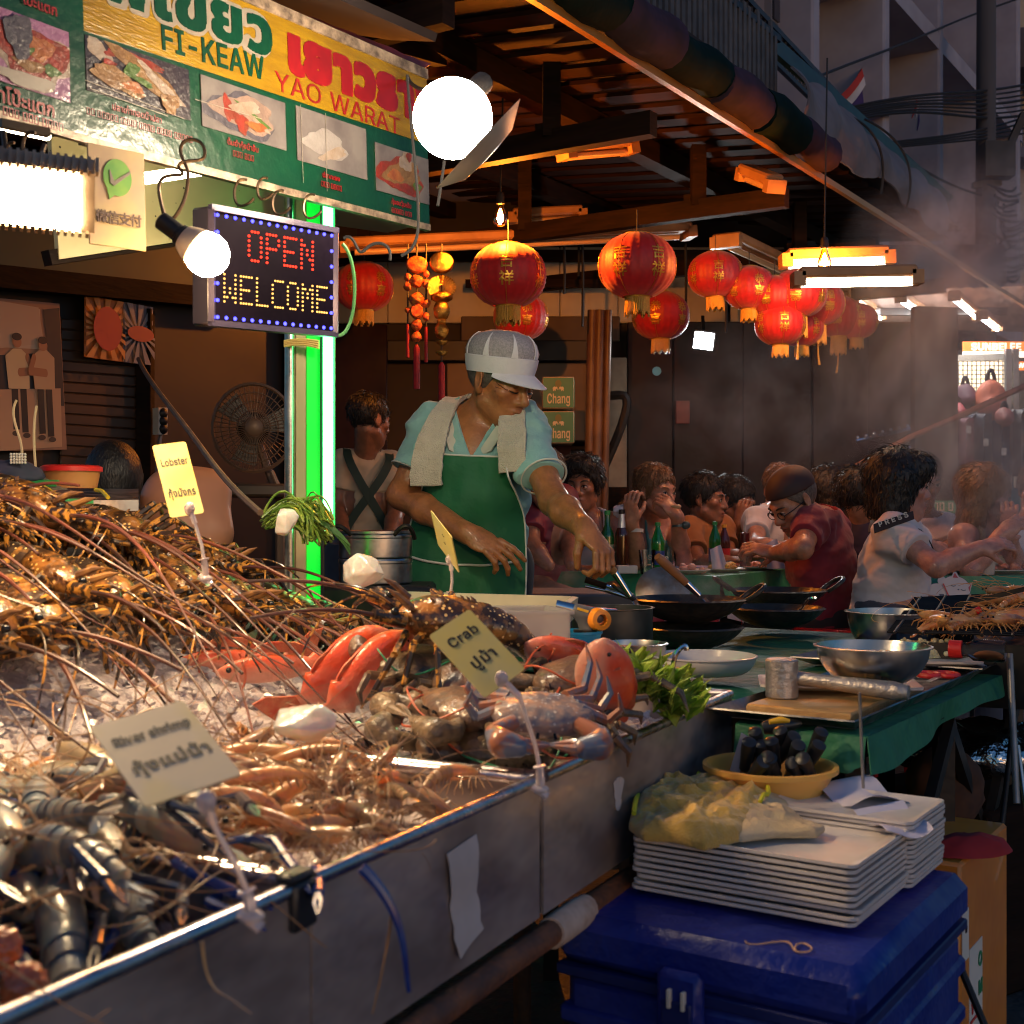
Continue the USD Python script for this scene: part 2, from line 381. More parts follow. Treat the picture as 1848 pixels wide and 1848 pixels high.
for t in (-2.3, -1.0, .35, 1.7, 3.1):
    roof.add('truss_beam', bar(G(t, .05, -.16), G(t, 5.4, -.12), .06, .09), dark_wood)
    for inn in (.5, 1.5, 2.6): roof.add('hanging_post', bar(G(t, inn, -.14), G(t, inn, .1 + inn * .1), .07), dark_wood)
    roof.add('brace', bar(G(t, .55, -.1), G(t + .9, .75, .1), .05), dark_wood)
gold = mat('gold_edge', (.5, .22, .05), .4, .5)
roof.add('edge_trim', bar(G(-3.4, -.02, -.02), G(6.6, -.02, -.02), .025, .03), gold)

# striped rolled awning along the roof edge, slatted screen above it
awn = thing('rolled_awning', 'rolled purple and green striped awning along the roof edge', 'awning')
pur = mat('awning_purple', (.06, .035, .06), .85, c2=(.035, .025, .035), spec=.08, sc=5, bump=.4, bsc=16); grn = mat('awning_green', (.003, .016, .016), .85, c2=(.002, .010, .010), spec=.08, sc=5, bump=.4, bsc=16)
for i in range(7):
    t0 = -2.35 + i * .42; pts = [G(t0 + .42 * k / 5, -.05, .085 + .012 * math.sin(k * 1.3 + i)) for k in range(6)]
    awn.add('stripe', bumpy(tube(pts, .085 + .005 * (i % 3), 14), .008, 9, i), pur if i % 2 == 0 else grn, smooth=60)
scr = thing('slatted_screen', 'dark upright slat screen on the roof edge above the striped awning', 'screen')
slm = mat('dark_slats', (.05, .04, .035), .6, c2=(.10, .085, .075), sc=8)
for i in range(41):
    t = -1.7 + i * .052; hgt = .34 + .03 * math.sin(i * 2.3)
    scr.add('slat', box((.03, .012, hgt), (0, 0, 0), frame(G(t, .12, .3 + hgt / 2), x=E1, z=UP)), slm)
scr.add('rail', bar(G(-1.75, .13, .62), G(.45, .13, .62), .03), black_metal)
tarp_m = mat('grey_tarp', (.17, .15, .16), .7, c2=(.11, .095, .10), sc=3, bump=.5, bsc=9, bdist=.03)
def droop(u, v, p):
    p = p.copy(); p[:, 2] += -.03 * v * np.sin(u * 9) - .02 * np.sin(u * 23) * v + .05 * (meshkit.fbm(p * 3) - .5) * 2
    p += (A([.834, -.551, 0]) * (.05 * np.sin(v * PI) + .012 * np.sin(u * 40 + v * 4))[:, None]); return p
solo('hanging_tarp', 'drooping grey tarpaulin over the end of the striped awning', 'tarpaulin',
     sheet([P(1426, 118, 6.0), P(1690, 345, 8.1), P(1706, 422, 8.0), P(1444, 232, 5.85)], 60, 14, .012, droop), tarp_m, smooth=70)
solo('roof_ledge_sheet', 'dark green sheet ledge behind the slatted screen', 'ledge', sheet([P(1290, -20, 6.4), P(1715, 355, 9.6), P(1700, 366, 9.5), P(1310, 30, 6.4)], 20, 2, .03), mat('dark_green_sheet', (.02, .05, .045), .5, c2=(.012, .03, .03)))
rl = thing('balcony_railing', 'thin black iron railing behind the grey tarpaulin', 'railing')
ra, rb = P(1330, -20, 7.6), P(1545, 208, 10.2)
rl.add('top_rail', bar(ra, rb, .035), black_metal); dn = A([0, 0, -.22]); rl.add('bottom_rail', bar(ra + dn, rb + dn, .03), black_metal)
for i in range(34):
    q = ra + (rb - ra) * i / 33; rl.add('baluster', bar(q, q + dn, .018), black_metal)

# building above: recessed bays between fins
B0 = A([3.25, 12.2, 0])
def Bd(t, z, out=0.): return B0 + E1 * t + A([.834, -.551, 0]) * out + UP * z
con = mat('building_render', (.30, .28, .33), .8, c2=(.22, .20, .245), sc=1.2, det=5, bump=.15, bsc=20)
con2 = mat('building_render_pale', (.36, .34, .39), .8, c2=(.27, .25, .29), sc=1.5, det=5)
dkglass = mat('dark_window', (.02, .02, .03), .15, c2=(.04, .04, .05), sc=2)
wframe = mat('window_frame', (.2, .19, .21), .6)
bl = thing('apartment_building', 'grey concrete building with fins and recessed balconies above the awning', 'building')
bl.add('rear_wall', bar(Bd(-6, 6.7, -1.1), Bd(5.6, 6.7, -1.1), .2, 7.2), con)
bl.add('floor_slab', bar(Bd(-6, 6.0, -.35), Bd(5.6, 6.0, -.35), 1.5, .18), con2)
bl.add('floor_slab', bar(Bd(-6, 3.2, -.35), Bd(5.6, 3.35, -.35), 1.5, .2), con)
bl.add('upper_wall', bar(Bd(-6, 8.2, -.25), Bd(5.6, 8.2, -.25), .2, 4.2), con)
for i in range(-3, 4):
    t = -.2 + i * 1.86
    bl.add('fin', box((.16, .85, 7.8), (0, 0, 0), frame(Bd(t, 7.2, -.02), x=E1, z=UP), .02), con2)
for i in range(-3, 3):
    t = -.2 + i * 1.86
    w = bl.add('window', box((.95, .08, 1.3), (0, 0, 0), frame(Bd(t + .85, 4.7, -.97), x=E1, z=UP)), wframe)
    for k in (-1, 1): w.add('pane', box((.42, .02, 1.18), (k * .23, -.045, 0), frame(Bd(t + .85, 4.7, -.97), x=E1, z=UP)), dkglass)
    if i % 2 == 0:
        w = bl.add('louvre', box((.5, .06, 1.9), (0, 0, 0), frame(Bd(t + .55, 7.4, -.14), x=E1, z=UP)), wframe)
        for k in range(16):
            M = frame(Bd(t + .55, 6.52 + k * .115, -.1), x=E1, z=UP + A([.5, -.33, 0])); w.add('slat', box((.46, .012, .1), (0, 0, 0), M), slm)
    else:
        w = bl.add('window', box((.8, .06, 1.4), (0, 0, 0), frame(Bd(t + .95, 7.3, -.13), x=E1, z=UP)), wframe); w.add('pane', box((.7, .02, 1.3), (0, -.035, 0), frame(Bd(t + .95, 7.3, -.13), x=E1, z=UP)), dkglass)
# side wall of the same house over the canopy, with small windows (left of the first fin)
for k, (px, py, w_, h_) in enumerate([(1392, 12, 22, 60), (1428, 45, 22, 66)]):
    d = 4.79 / (.659 - (px - 924) / 2300) - .4
    w = bl.add('window', box((w_ * d / 2300 * 1.5, .06, h_ * d / 2300), (0, 0, 0), frame(P(px, py, d), x=E1, z=UP)), wframe)
    w.add('pane', box((w_ * d / 2300 * 1.2, .02, h_ * d / 2300 * .9), (0, -.04, 0), frame(P(px, py, d), x=E1, z=UP)), dkglass)
b2 = thing('yellow_building', 'yellowish building with curved balcony at the right edge', 'building')
yel = mat('yellow_render', (.42, .33, .22), .8, c2=(.3, .24, .17), sc=1.5)
b2.add('wall', box((6, 4, 16), (0, 0, 0), Rz(.35, P(1935, 300, 23.5) * A([1, 1, 0]) + A([0, 0, 8]))), yel)
M = Rz(.35, A(P(1832, 110, 20.2)))
b2.add('balcony_slab', lathe([(0, -.45), (.9, -.4), (1.15, -.12), (1.2, .1), (0, .12)], 24, M), mat('slab_dark', (.10, .09, .11), .8))
b2.add('balcony_slab', box((1.5, .9, .16), (0, 0, 0), Rz(.35, A(P(1830, 290, 20.4)))), mat('slab_dark', (.10, .09, .11), .8))
rr = b2.add('balcony_rail', bar(P(1795, 236, 20), P(1860, 222, 20), .05), black_metal)
for k in range(13): rr.add('baluster', bar(P(1796 + 5 * k, 236 - k, 20), P(1796 + 5 * k, 288 - k, 20), .02), black_metal)
w = b2.add('window', bar(P(1818, 150, 20.5), P(1818, 235, 20.5), .35), wframe)
for k in (-1, 1): w.add('pane', bar(P(1818 + 10 * k, 158, 20.2), P(1818 + 10 * k, 228, 20.2), .15), mat('blue_glass', (.08, .11, .18), .2))

# flags
def flag(a, b, c, d, n):
    f = thing('flag', n, 'flag')
    cols = [((.5, .04, .03), 0, 1 / 6), ((.6, .58, .6), 1 / 6, 1 / 3), ((.05, .03, .16), 1 / 3, 2 / 3), ((.6, .58, .6), 2 / 3, 5 / 6), ((.5, .04, .03), 5 / 6, 1)]
    a, b, c, d = map(np.asarray, (a, b, c, d)); lerp = lambda x, y, s: x + (y - x) * s
    for (cl, s, e) in cols:
        f.add('stripe', sheet([lerp(a, d, s), lerp(b, c, s), lerp(b, c, e), lerp(a, d, e)], 16, 3, .01, lambda u, v, p: p + np.c_[0 * u, .12 * np.sin(u * 7 + s * 3), .10 * np.sin(u * 5.)]), mat('flag_%d' % round(cl[0] * 100), cl, .8, c2=tuple(x * .7 for x in cl), sc=3), smooth=70)
    return f
f1 = flag(P(1602, 102, 12.6), P(1516, 150, 11.6), P(1560, 212, 11.6), P(1596, 205, 12.6), 'red, white and blue striped flag sagging from the first balcony'); f1.add('pole', bar(P(1602, 95, 12.6), P(1566, 260, 12.8), .03), grey_metal)
f2 = flag(P(1664, 150, 13.6), P(1676, 275, 13.6), P(1628, 288, 13.4), P(1655, 172, 13.6), 'red, white and blue striped flag hanging straight down beside the power cables'); f2.add('pole', bar(P(1662, 145, 13.6), P(1640, 300, 13.8), .03), grey_metal)

# utility pole and cables
up_ = thing('utility_pole', 'dark utility pole carrying bundles of cables at the right', 'utility pole', P(1779, 600, 13) * A([1, 1, 0]))
up_.add('post', tube([P(1779, 1090, 13), P(1779, 300, 13), P(1781, -300, 13)], [.11, .10, .09], 12), mat('pole_grey', (.08, .075, .08), .8))
up_.add('bracket', [bar(P(1755, 335, 12.95), P(1806, 330, 12.95), .06), bar(P(1800, 312, 12.9), P(1848, 205, 12.9), .07), box((.3, .2, .35), (0, 0, 0), Rz(0, P(1799, 290, 12.85)))], black_metal)
cbm = mat('cable', (.012, .012, .014), .6)
r2 = np.random.default_rng(3)
def cable(label, pts, r=.012): return solo('power_cable', label, 'cable', cord(pts, r, 30, 5), cbm, group='power cables over the street')
for k in range(7):
    y0 = 187 + 3.4 * k; y1 = 152 + 9 * k
    cable(('topmost', 'second', 'third', 'fourth', 'fifth', 'sixth', 'lowest')[k] + ' black cable of the upper bundle crossing the flags', [P(1530 + 3 * k, y0 + 8, 11.5), P(1660, y0 - 4 + (y1 - y0) * .3, 12), P(1779, (y0 + y1) / 2 - 6 + 2 * k, 12.9), P(1870, y1 - 4, 13.5)], .010 + .004 * (k % 3 == 0))
for k in range(4):
    cable(('lowest', 'third', 'second', 'topmost')[k] + ' black cable of the lower bundle under the flags', [P(1590, 268 - 3 * k, 11.8), P(1700, 258 - 4 * k, 12.3), P(1779, 250 - 6 * k, 12.9), P(1870, 238 - 11 * k, 13.4)], .011)
cable('single black cable rising to the right across the building', [P(1465, 143, 9.5), P(1540, 113, 10.5), P(1640, 75, 12), P(1790, 14, 14.5), P(1860, -10, 15)], .012)
cable('two slack cables sloping down from the railing to the pole', [P(1545, 208, 9.5), P(1610, 268, 10.5), P(1700, 325, 11.8), P(1770, 352, 12.9)], .012)
for k, (a, b, c) in enumerate([((1520, 205), (1580, 250), (1590, 350)), ((1560, 215), (1640, 300), (1633, 385))]):
    cable('black cable hanging over the grey tarpaulin', [P(*a, 6.6 + .3 * k), P(*b, 6.7 + .3 * k), P(*c, 6.8 + .3 * k)], .007)
tang = [cord([P(1790 + r2.uniform(-10, 25), 335 + 8 * k + r2.uniform(-6, 6), 12.8), P(1812 + r2.uniform(-12, 12), 345 + 9 * k, 12.6 + r2.uniform(-.3, .3)), P(1840 + r2.uniform(-10, 20), 340 + 9 * k + r2.uniform(-9, 9), 12.8)], .013, 8, 5) for k in range(26)]
tg = solo('cable_tangle', 'mass of tangled black wires hanging below the pole bracket', 'cables', cat(tang), cbm)

# ------------------------------------------------------------ back wall of the eating place
WY = 8.3
def wz(py): return EYE + (CXY - py) * WY / F
def wx(px): return (px - CXY) * WY / F
def wpanel(x0, x1, y0, y1, out=0., th=.03): return box((wx(x1) - wx(x0) - .004, th, wz(y0) - wz(y1) - .004), ((wx(x0) + wx(x1)) / 2, WY - out, (wz(y0) + wz(y1)) / 2), None, .006)
wall = thing('back_wall', 'back wall of the eating place, cream above and dark below', 'wall')
wall.add('boarding', [box((6.3, .12, 3.6), (-1.35, WY + .1, 1.8)), box((.96, .12, 2.28), (2.28, WY + .1, 1.14))], mat('wall_dark', (.012, .007, .006), .7, c2=(.02, .012, .009), sc=3))
cream = mat('cream_panel', (.52, .47, .36), .55, c2=(.40, .35, .26), sc=2, det=5)
brown = mat('lacquer_panel', (.013, .0035, .0035), .3, c2=(.024, .007, .006), sc=2.2, rv=.10, spec=.22, bump=.12, bsc=25, det=5)
brown2 = mat('plywood_panel', (.08, .045, .025), .6, c2=(.055, .03, .017), sc=3)
for i, x in enumerate((610, 700, 800, 905, 1010, 1115, 1215, 1310)): wall.add('panel', wpanel(x, x + (105 if i else 90), 446, 584 if x < 1300 else 590), cream)
for x0, x1, y0, y1 in ((832, 1118, 572, 618),): wall.add('panel', wpanel(x0, x1, y0, y1, .03), brown2)
wall.add('panel', wpanel(700, 1066, 616, 654, .05), mat('black_band', (.012, .012, .016), .5))
for x0, x1 in ((806, 862), (864, 956), (958, 1066)): wall.add('panel', wpanel(x0, x1, 656, 812, .02), mat('tan_panel', (.16, .10, .06), .55, c2=(.12, .075, .045), sc=2.5))
wall.add('panel', wpanel(955, 1030, 744, 900, .05), mat('dark_red_panel', (.12, .012, .014), .5, c2=(.09, .01, .012)))
for i, x in enumerate((1130, 1212, 1336, 1460, 1560)): wall.add('panel', wpanel(x, (1212, 1336, 1460, 1560, 1652)[i], 584, 1010, .06 + .02 * (i % 2), .04), brown)
wall.add('panel', box((.28, .05, 1.9), (0, 0, 0), frame(P(1686, 775, 7.6) * A([1, 1, 0]) + A([0, 0, 1.35]), x=A([1, .2, 0]), z=UP)), brown)
wall.add('panel', wpanel(585, 702, 590, 1010, .1), brown); wall.add('column', wpanel(1090, 1128, 650, 905, .1, .12), mat('cream_column', (.34, .27, .19), .6, c2=(.26, .2, .14)))
wall.add('beam', [bar(P(660, 462, 8.1), P(1335, 462, 8.1), .05, .07), bar(P(840, 512, 8.0), P(1100, 512, 8.0), .04, .05)], dark_wood)
wall.add('conduit', [cord([P(1082, 650, 7.9), P(1083, 700, 7.9), P(1090, 712, 7.9), P(1126, 714, 7.9), P(1130, 740, 7.9), P(1128, 905, 7.9)], .028, 30, 8), tube([P(1082, 640, 7.9), P(1083, 560, 7.9)], .02)], black_metal)
wall.add('shelf', [wpanel(960, 1075, 800, 806, .2, .4), wpanel(1020, 1125, 880, 1000, .2, .3)], dark_wood)
for k, (x, r) in enumerate(((1066, .03), (1079, .035), (1095, .022))):
    solo('bamboo_pole', ('brown bamboo pole nearest the beer cartons', 'thicker dark bamboo pole between two others', 'thin bamboo pole beside the black pipe')[k], 'pole', tube([P(x + 3, 560, 7.6), P(x, 700, 7.6), P(x - 4, 930, 7.6)], r, 10), mat('bamboo_dark', (.16, .075, .03), .45, c2=(.09, .04, .018), sc=6))
for k, (x, y0, y1) in enumerate(((1018, 440, 530), (1044, 440, 498), (1051, 440, 590), (1310, 460, 600), (1237, 440, 590))):
    cable('thin dark wire hanging before the cream wall panels', [P(x, y0, 7.4), P(x + 1, (y0 + y1) / 2, 7.4), P(x, y1, 7.4)], .008)

nb_ = thing('notice_board', 'small dark red notice on the lacquered wall panels', 'notice'); nb_.add('board', wpanel(1214, 1240, 726, 768, .14, .01), mat('notice_red', (.10, .02, .015), .5, c2=(.14, .03, .02), sc=9))
# beer cartons on the shelf
gcard = mat('carton_green', (.012, .13, .085), .5, c2=(.015, .16, .10), sc=5); kraft = mat('carton_edge', (.40, .33, .22), .7, c2=(.33, .26, .17), sc=9); pale = mat('carton_print', (.42, .40, .30), .6)
for k, (y0, y1) in enumerate(((680, 737), (742, 800))):
    d = 7.4; c = thing('beer_carton', ('upper green beer carton with two elephants, on top of another', 'lower green beer carton with two elephants, resting on the shelf')[k], 'carton')
    a, b = P(979, y1, d), P(1036, y0, d); cx, cz = (a[0] + b[0]) / 2, (a[2] + b[2]) / 2; w, h = b[0] - a[0], b[2] - a[2]
    c.add('box', box((w, .26, h), (cx, d + .13, cz), None, .004), kraft)
    fr = c.add('front_panel', box((w * .96, .004, h * .94), (cx, d - .003, cz)), gcard)
    Mx = frame((cx, d - .0055, cz - h * .34), x=(1, 0, 0), y=(0, 0, 1))
    g = text('Chang', h * .30, wt=600, depth=.002); g.vertices[:, 0] *= .72 * w / np.ptp(g.bounds[:, 0]); fr.add('lettering', xf(g, Mx), pale)
    def ele(s):
        g = shapely.union_all([sg.Point(0, 0).buffer(1), sg.Point(1.05, .35).buffer(.62), shapely.box(-.85, -1.5, -.4, 0), shapely.box(.15, -1.5, .6, 0), sg.LineString([(1.5, .3), (1.85, -.3), (1.75, -.8)]).buffer(.16)])
        return affinity.scale(g, .055 * h * s, .055 * h, origin=(0, 0))
    fr.add('emblem', [prism(affinity.translate(ele(-1), w * .12, h * .47), .002, Mx), prism(affinity.translate(ele(1), -w * .12, h * .47), .002, Mx)], pale)
    fr.add('crest', prism(affinity.translate(affinity.scale(sg.Point(0, 0).buffer(1), w * .1, h * .12), 0, h * .62), .002, Mx), mat('crest', (.10, .12, .05), .6))
    sd = c.add('side_panel', box((.004, .2, h * .88), (cx + w / 2 + .003, d + .12, cz)), gcard)
    sd.add('lettering', xf(text('Chang', h * .16, wt=600), frame((cx + w / 2 + .0055, d + .12, cz - h * .3), x=(0, 1, 0), y=(0, 0, 1))), pale)

# ------------------------------------------------------------ lanterns
lan_red = mat('lantern_silk', (.38, .004, .008), .55, c2=(.28, .003, .007), sc=6, sheen=.2, em=((.9, .02, .01), .02)); lan_gold = mat('lantern_gold', (.75, .42, .07), .35, .8, c2=(.55, .28, .04), sc=20); fringe_m = mat('fringe', (.62, .36, .05), .6, c2=(.45, .24, .03), sc=30)
def lantern_body(z):   # radius at height z (unit lantern r = 1)
    return np.sqrt(np.maximum(1 - (np.abs(z) / .86) ** 2.3, 0)) * .999 + .0
def make_lantern(name, label, tail, chars):
    t = thing(name, label, 'lantern', group='red lanterns strung under the canopy')
    zs = np.linspace(-.80, .80, 27); a = np.linspace(0, 2 * PI, 97)[:-1]
    R = lantern_body(zs)[:, None] * (1 - .022 * np.abs(np.sin(a * 12))[None]) * (1 + .010 * np.cos(np.arange(27) * PI))[:, None]
    v = np.stack([R * np.cos(a), R * np.sin(a), np.broadcast_to(zs[:, None], R.shape)], -1).reshape(-1, 3); n = 96
    i, j = np.meshgrid(np.arange(26), np.arange(n), indexing='ij'); j2 = (j + 1) % n; q = [i * n + j, i * n + j2, (i + 1) * n + j2, (i + 1) * n + j]
    t.add('shade', TM(v, np.vstack([np.c_[q[0].ravel(), q[1].ravel(), q[2].ravel()], np.c_[q[0].ravel(), q[2].ravel(), q[3].ravel()]])), lan_red, local=True, smooth=50)
    t.add('top_cap', lathe([(0, .88), (.12, .88), (.34, .83), (.36, .74), (.30, .74)], 24), lan_gold, local=True)
    t.add('bottom_cap', lathe([(.30, -.74), (.36, -.74), (.34, -.82), (.2, -.84), (0, -.84)], 24), lan_gold, local=True)
    seam = [tube([(R2 * math.cos(al), R2 * math.sin(al), z) for z, R2 in [(z, float(lantern_body(np.array(z))) * 1.0 + .004) for z in np.linspace(-.78, .78, 17)]], .008, 4) for al in np.arange(6) * PI / 3 + .2]
    t.add('seam', seam, lan_gold, local=True)
    fr = [tube([(.3 * math.cos(b) * (1 + .1 * math.sin(3 * b)), .3 * math.sin(b), -.82), (.31 * math.cos(b + .05), .31 * math.sin(b + .05), -1.1 - .12 * tail), (.32 * math.cos(b), .32 * math.sin(b), -1.25 - .25 * tail + .06 * math.sin(b * 9))], .022, 4) for b in np.arange(44) * 2 * PI / 44]
    t.add('fringe', fr, fringe_m, local=True)
    if tail: t.add('tassel', [tube([(0, 0, -.8), (0.02, 0, -1.9), (.08, 0, -2.3)], [.03, .03, .05], 6)], fringe_m, local=True)
    for k, al in enumerate(np.arange(6) * PI / 3 - PI / 2 + .2 + PI / 6):
        for s, zz in zip(chars, (.24, -.20)):
            m = text(s, .27, 'cjk', .01, stroke=1); x, y, z = m.vertices.T; zc = zz + (y - .17); rr_ = lantern_body(zc) + .004 + z; an = al + x / .9
            t.add('character', TM(np.c_[rr_ * np.cos(an), rr_ * np.sin(an), zc], m.faces), lan_gold, local=True, smooth=False)
    t.add('hanger', tube([(0, 0, .86), (0, 0, 1.45)], .015, 5), cbm, local=True)
    return t
LNT = [(657, 518, 53), (917, 497, 69), (940, 572, 50), (1150, 480, 70), (1192, 570, 52), (1291, 496, 50), (1352, 520, 47), (1398, 536, 45), (1440, 530, 52), (1408, 585, 46), (1476, 548, 48), (1447, 592, 40), (1513, 572, 44), (1546, 580, 38)]
pos = ['half hidden behind the lit open sign', 'largest one left, above the cook’s cap', 'directly above the cook’s cap, behind a larger one', 'large one above the beer cartons', 'small low one left of the white spotlight', 'leftmost one along the slanting lamp fitting', 'second one along the slanting lamp fitting', 'third one along the slanting lamp fitting', 'brightest one of the slanting row', 'left one of the two below the slanting row', 'just right of the brightest one', 'right of the two hanging below the slanting row', 'last but one of the slanting row', 'last of the slanting row']
l0 = None
for i, (px, py, r) in enumerate(LNT):
    d = min(.165 * F / r, 7.2 + .5 * (i > 11) - .9 * (i > 4 and i < 12) + .25 * (i > 9)); rr3 = r * d / F; lb = 'round red paper lantern with gold characters, ' + pos[i].replace('’s', "'s")
    M = Rz(i * 1.31, P(px, py, d)) @ np.diag([rr3, rr3, rr3, 1])
    if i == 0: l0 = make_lantern('paper_lantern', lb, 0, '恭喜'); setM(l0.prim, M)
    elif i == 1: l1 = make_lantern('paper_lantern', lb, 0, '吉祥'); setM(l1.prim, M)
    elif i == 7: l2 = make_lantern('paper_lantern', lb, 1, '福壽'); setM(l2.prim, M)
    else: copy_of((l0, l1)[i % 2] if i < 7 else (l2, l1)[i % 2], M, lb)

# gold hanging ornaments
orn_red = mat('ornament_red', (.35, .02, .015), .5, c2=(.5, .2, .04), sc=60); orn_gold = mat('ornament_gold', (.85, .5, .1), .22, 1., c2=(.6, .3, .05), sc=40, bump=.8, bsc=160, bdist=.006)
def ornament(px, pts, label, gold_, d=5.6):
    t = thing('hanging_ornament', label, 'ornament')
    t.add('string', tube([P(px, 440, d), P(px, pts[-1][0], d)], .004, 5), cbm)
    for (py, w, h, kind) in pts:
        c = P(px, py, d); s = d / F
        if kind == 'disc': t.add('disc', bumpy(lathe([(0, -.018), (.8, -.018), (1, -.008), (1, .008), (.8, .018), (0, .018)], 28, frame(c, x=(1, 0, 0), z=(0, -1, .1)) @ np.diag([w * s, h * s, 1, 1])), .003, 80), orn_gold if gold_ else orn_red)
        elif kind == 'ball': t.add('bead', bumpy(ball((w * s, w * s * .8, h * s), c, 3), .006, 55), orn_gold if gold_ else orn_red)
        elif kind == 'boat': t.add('ingot', lathe([(0, -.5), (.5, -.5), (.8, -.1), (1, .35), (.85, .35), (.55, .1), (.3, .45), (0, .6)], 20, Rz(0, c) @ np.diag([w * s, w * s * .6, h * s, 1])), orn_gold)
        elif kind == 'rays': t.add('tassel_crown', cat([bar(c + A([math.sin(b) * .2 * w * s, -.01, math.cos(b) * .2 * w * s]), c + A([math.sin(b) * w * s, -.02, math.cos(b) * h * s]), .008) for b in np.linspace(-2.2, 2.2, 22)]), orn_gold)
        elif kind == 'tassel': t.add('tassel', tube([P(px, py - h, d), P(px, py - h * .8, d), P(px, py + h, d)], [.006, w * s, w * s], 8), mat('tassel_red', (.4, .008, .012), .6, c2=(.28, .005, .01), sc=40))
    return t
ornament(797, [(474, 22, 20, 'disc'), (520, 26, 22, 'rays'), (536, 20, 10, 'ball'), (560, 15, 18, 'ball'), (580, 9, 6, 'ball'), (597, 13, 15, 'ball'), (618, 11, 9, 'boat'), (637, 12, 9, 'boat'), (688, 6, 34, 'tassel')], 'gold charm string with disc, coins and ingots, longest of the hanging ornaments', True)
ornament(752, [(478, 20, 16, 'disc'), (508, 12, 12, 'ball'), (540, 14, 12, 'ball'), (562, 12, 14, 'disc'), (586, 10, 10, 'ball'), (608, 9, 9, 'ball'), (662, 6, 40, 'tassel')], 'red and gold charm string hanging left of the long gold one', False)
ornament(736, [(500, 7, 8, 'ball'), (516, 8, 8, 'ball'), (560, 5, 6, 'ball'), (615, 3, 30, 'tassel')], 'thin red charm string at the far left of the hanging ornaments', False)
ornament(769, [(495, 6, 7, 'ball'), (512, 8, 8, 'ball'), (548, 8, 8, 'ball'), (572, 6, 9, 'ball'), (622, 3, 32, 'tassel')], 'thin red charm string between the two broader ornaments', False)

# ------------------------------------------------------------ lamps under the canopy
warm_tube = glow('tube_warm', (1., .86, .64), 18); cool_tube = glow('tube_cool', (.92, .97, 1.), 22)
fit = mat('fitting_bulb_lit', (.45, .22, .09), .5, c2=(.32, .15, .06), sc=6)  # orange bulb light on the fittings is put into this colour
def fluoro(a, b, label, lit=None, w=.09, two=True):
    t = thing('fluorescent_fitting', label, 'ceiling lamp'); a, b = np.asarray(a, float), np.asarray(b, float)
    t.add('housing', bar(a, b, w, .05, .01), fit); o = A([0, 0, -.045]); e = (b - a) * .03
    m = lit or mat('dead_tube', (.55, .35, .2), .3)  # unlit tube, the bulb light likewise put into its colour
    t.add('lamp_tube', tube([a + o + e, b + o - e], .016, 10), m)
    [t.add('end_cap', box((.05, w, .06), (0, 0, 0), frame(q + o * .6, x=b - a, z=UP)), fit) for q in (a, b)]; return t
fluoro(P(1418, 461, 5.75), P(1602, 455, 5.75), 'lit tube lamp behind the right orange bulb, upper of two', warm_tube)
fluoro(P(1440, 494, 5.5), P(1652, 490, 5.5), 'lit tube lamp right of the slanting lantern row, lower of two', warm_tube)
fluoro(P(1022, 265, 5.6), P(1136, 256, 5.8), 'unlit lamp fitting high under the canopy, orange bulb light put into its colour')
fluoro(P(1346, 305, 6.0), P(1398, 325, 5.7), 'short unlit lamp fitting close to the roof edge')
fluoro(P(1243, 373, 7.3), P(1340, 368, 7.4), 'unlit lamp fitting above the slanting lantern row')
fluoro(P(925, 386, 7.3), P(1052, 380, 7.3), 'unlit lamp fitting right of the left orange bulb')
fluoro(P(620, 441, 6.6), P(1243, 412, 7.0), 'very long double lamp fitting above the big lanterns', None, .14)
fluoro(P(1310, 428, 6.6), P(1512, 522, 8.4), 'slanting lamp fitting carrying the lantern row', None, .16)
for k, (a, b) in enumerate((((1540, 533), (1590, 566)), ((1626, 533), (1676, 567)), ((1722, 530), (1764, 566)), ((1684, 566), (1712, 590)), ((1772, 564), (1800, 586)))):
    fluoro(P(*a, 9.8), P(*b, 11.2), 'lit tube lamp under the far scalloped awning, ' + ('first from the left', 'second from the left', 'third from the left', 'short one in front of the dark panel', 'last on the right')[k], cool_tube)
def edison(px, py, d, s, label, r=.032):
    t = thing('light_bulb', label, 'light bulb'); c = P(px, py, d)
    t.add('glass', lathe([(.012, .055), (.016, .035), (r * .75, .015), (r, -.012), (r * .85, -.032), (r * .4, -.043), (0, -.045)], 20, Rz(0, c)), pane('amber_glass', (1., .62, .25), .05, 1.3))
    t.add('filament', lathe([(.003, .03), (.010, .012), (.014, -.012), (.004, -.026), (0, -.027)], 10, Rz(0, c)), glow('filament_%d' % px, (1., .42, .08), s))
    t.add('socket', lathe([(0, .10), (.012, .10), (.017, .09), (.017, .052), (0, .052)], 14, Rz(0, c)), black_metal)
    t.add('cord', tube([c + A([0, 0, .1]), c + A([.02, .03, .9])], .004, 5), cbm)
edison(903, 390, 5.4, 4200, 'bare orange bulb hanging above the large left lantern'); edison(1488, 470, 5.6, 1500, 'bare orange bulb hanging by the slanting lantern row')
sp = thing('spotlight', 'small white floodlight on the dark wall panel, right of the lanterns', 'spotlight')
Ms = frame(P(1270, 615, 7.7), y=unit(A([-.25, -1, -.18])), z=(.15, 0, 1))
sp.add('housing', box((.14, .05, .12), (0, -.03, 0), Ms, .01), black_metal); sp.add('lens', box((.115, .006, .10), (0, .0, 0), Ms, .002), glow('spot_glow', (.95, 1., 1.), 120)); sp.add('bracket', bar(P(1270, 600, 7.75), P(1268, 572, 7.9), .02), black_metal)
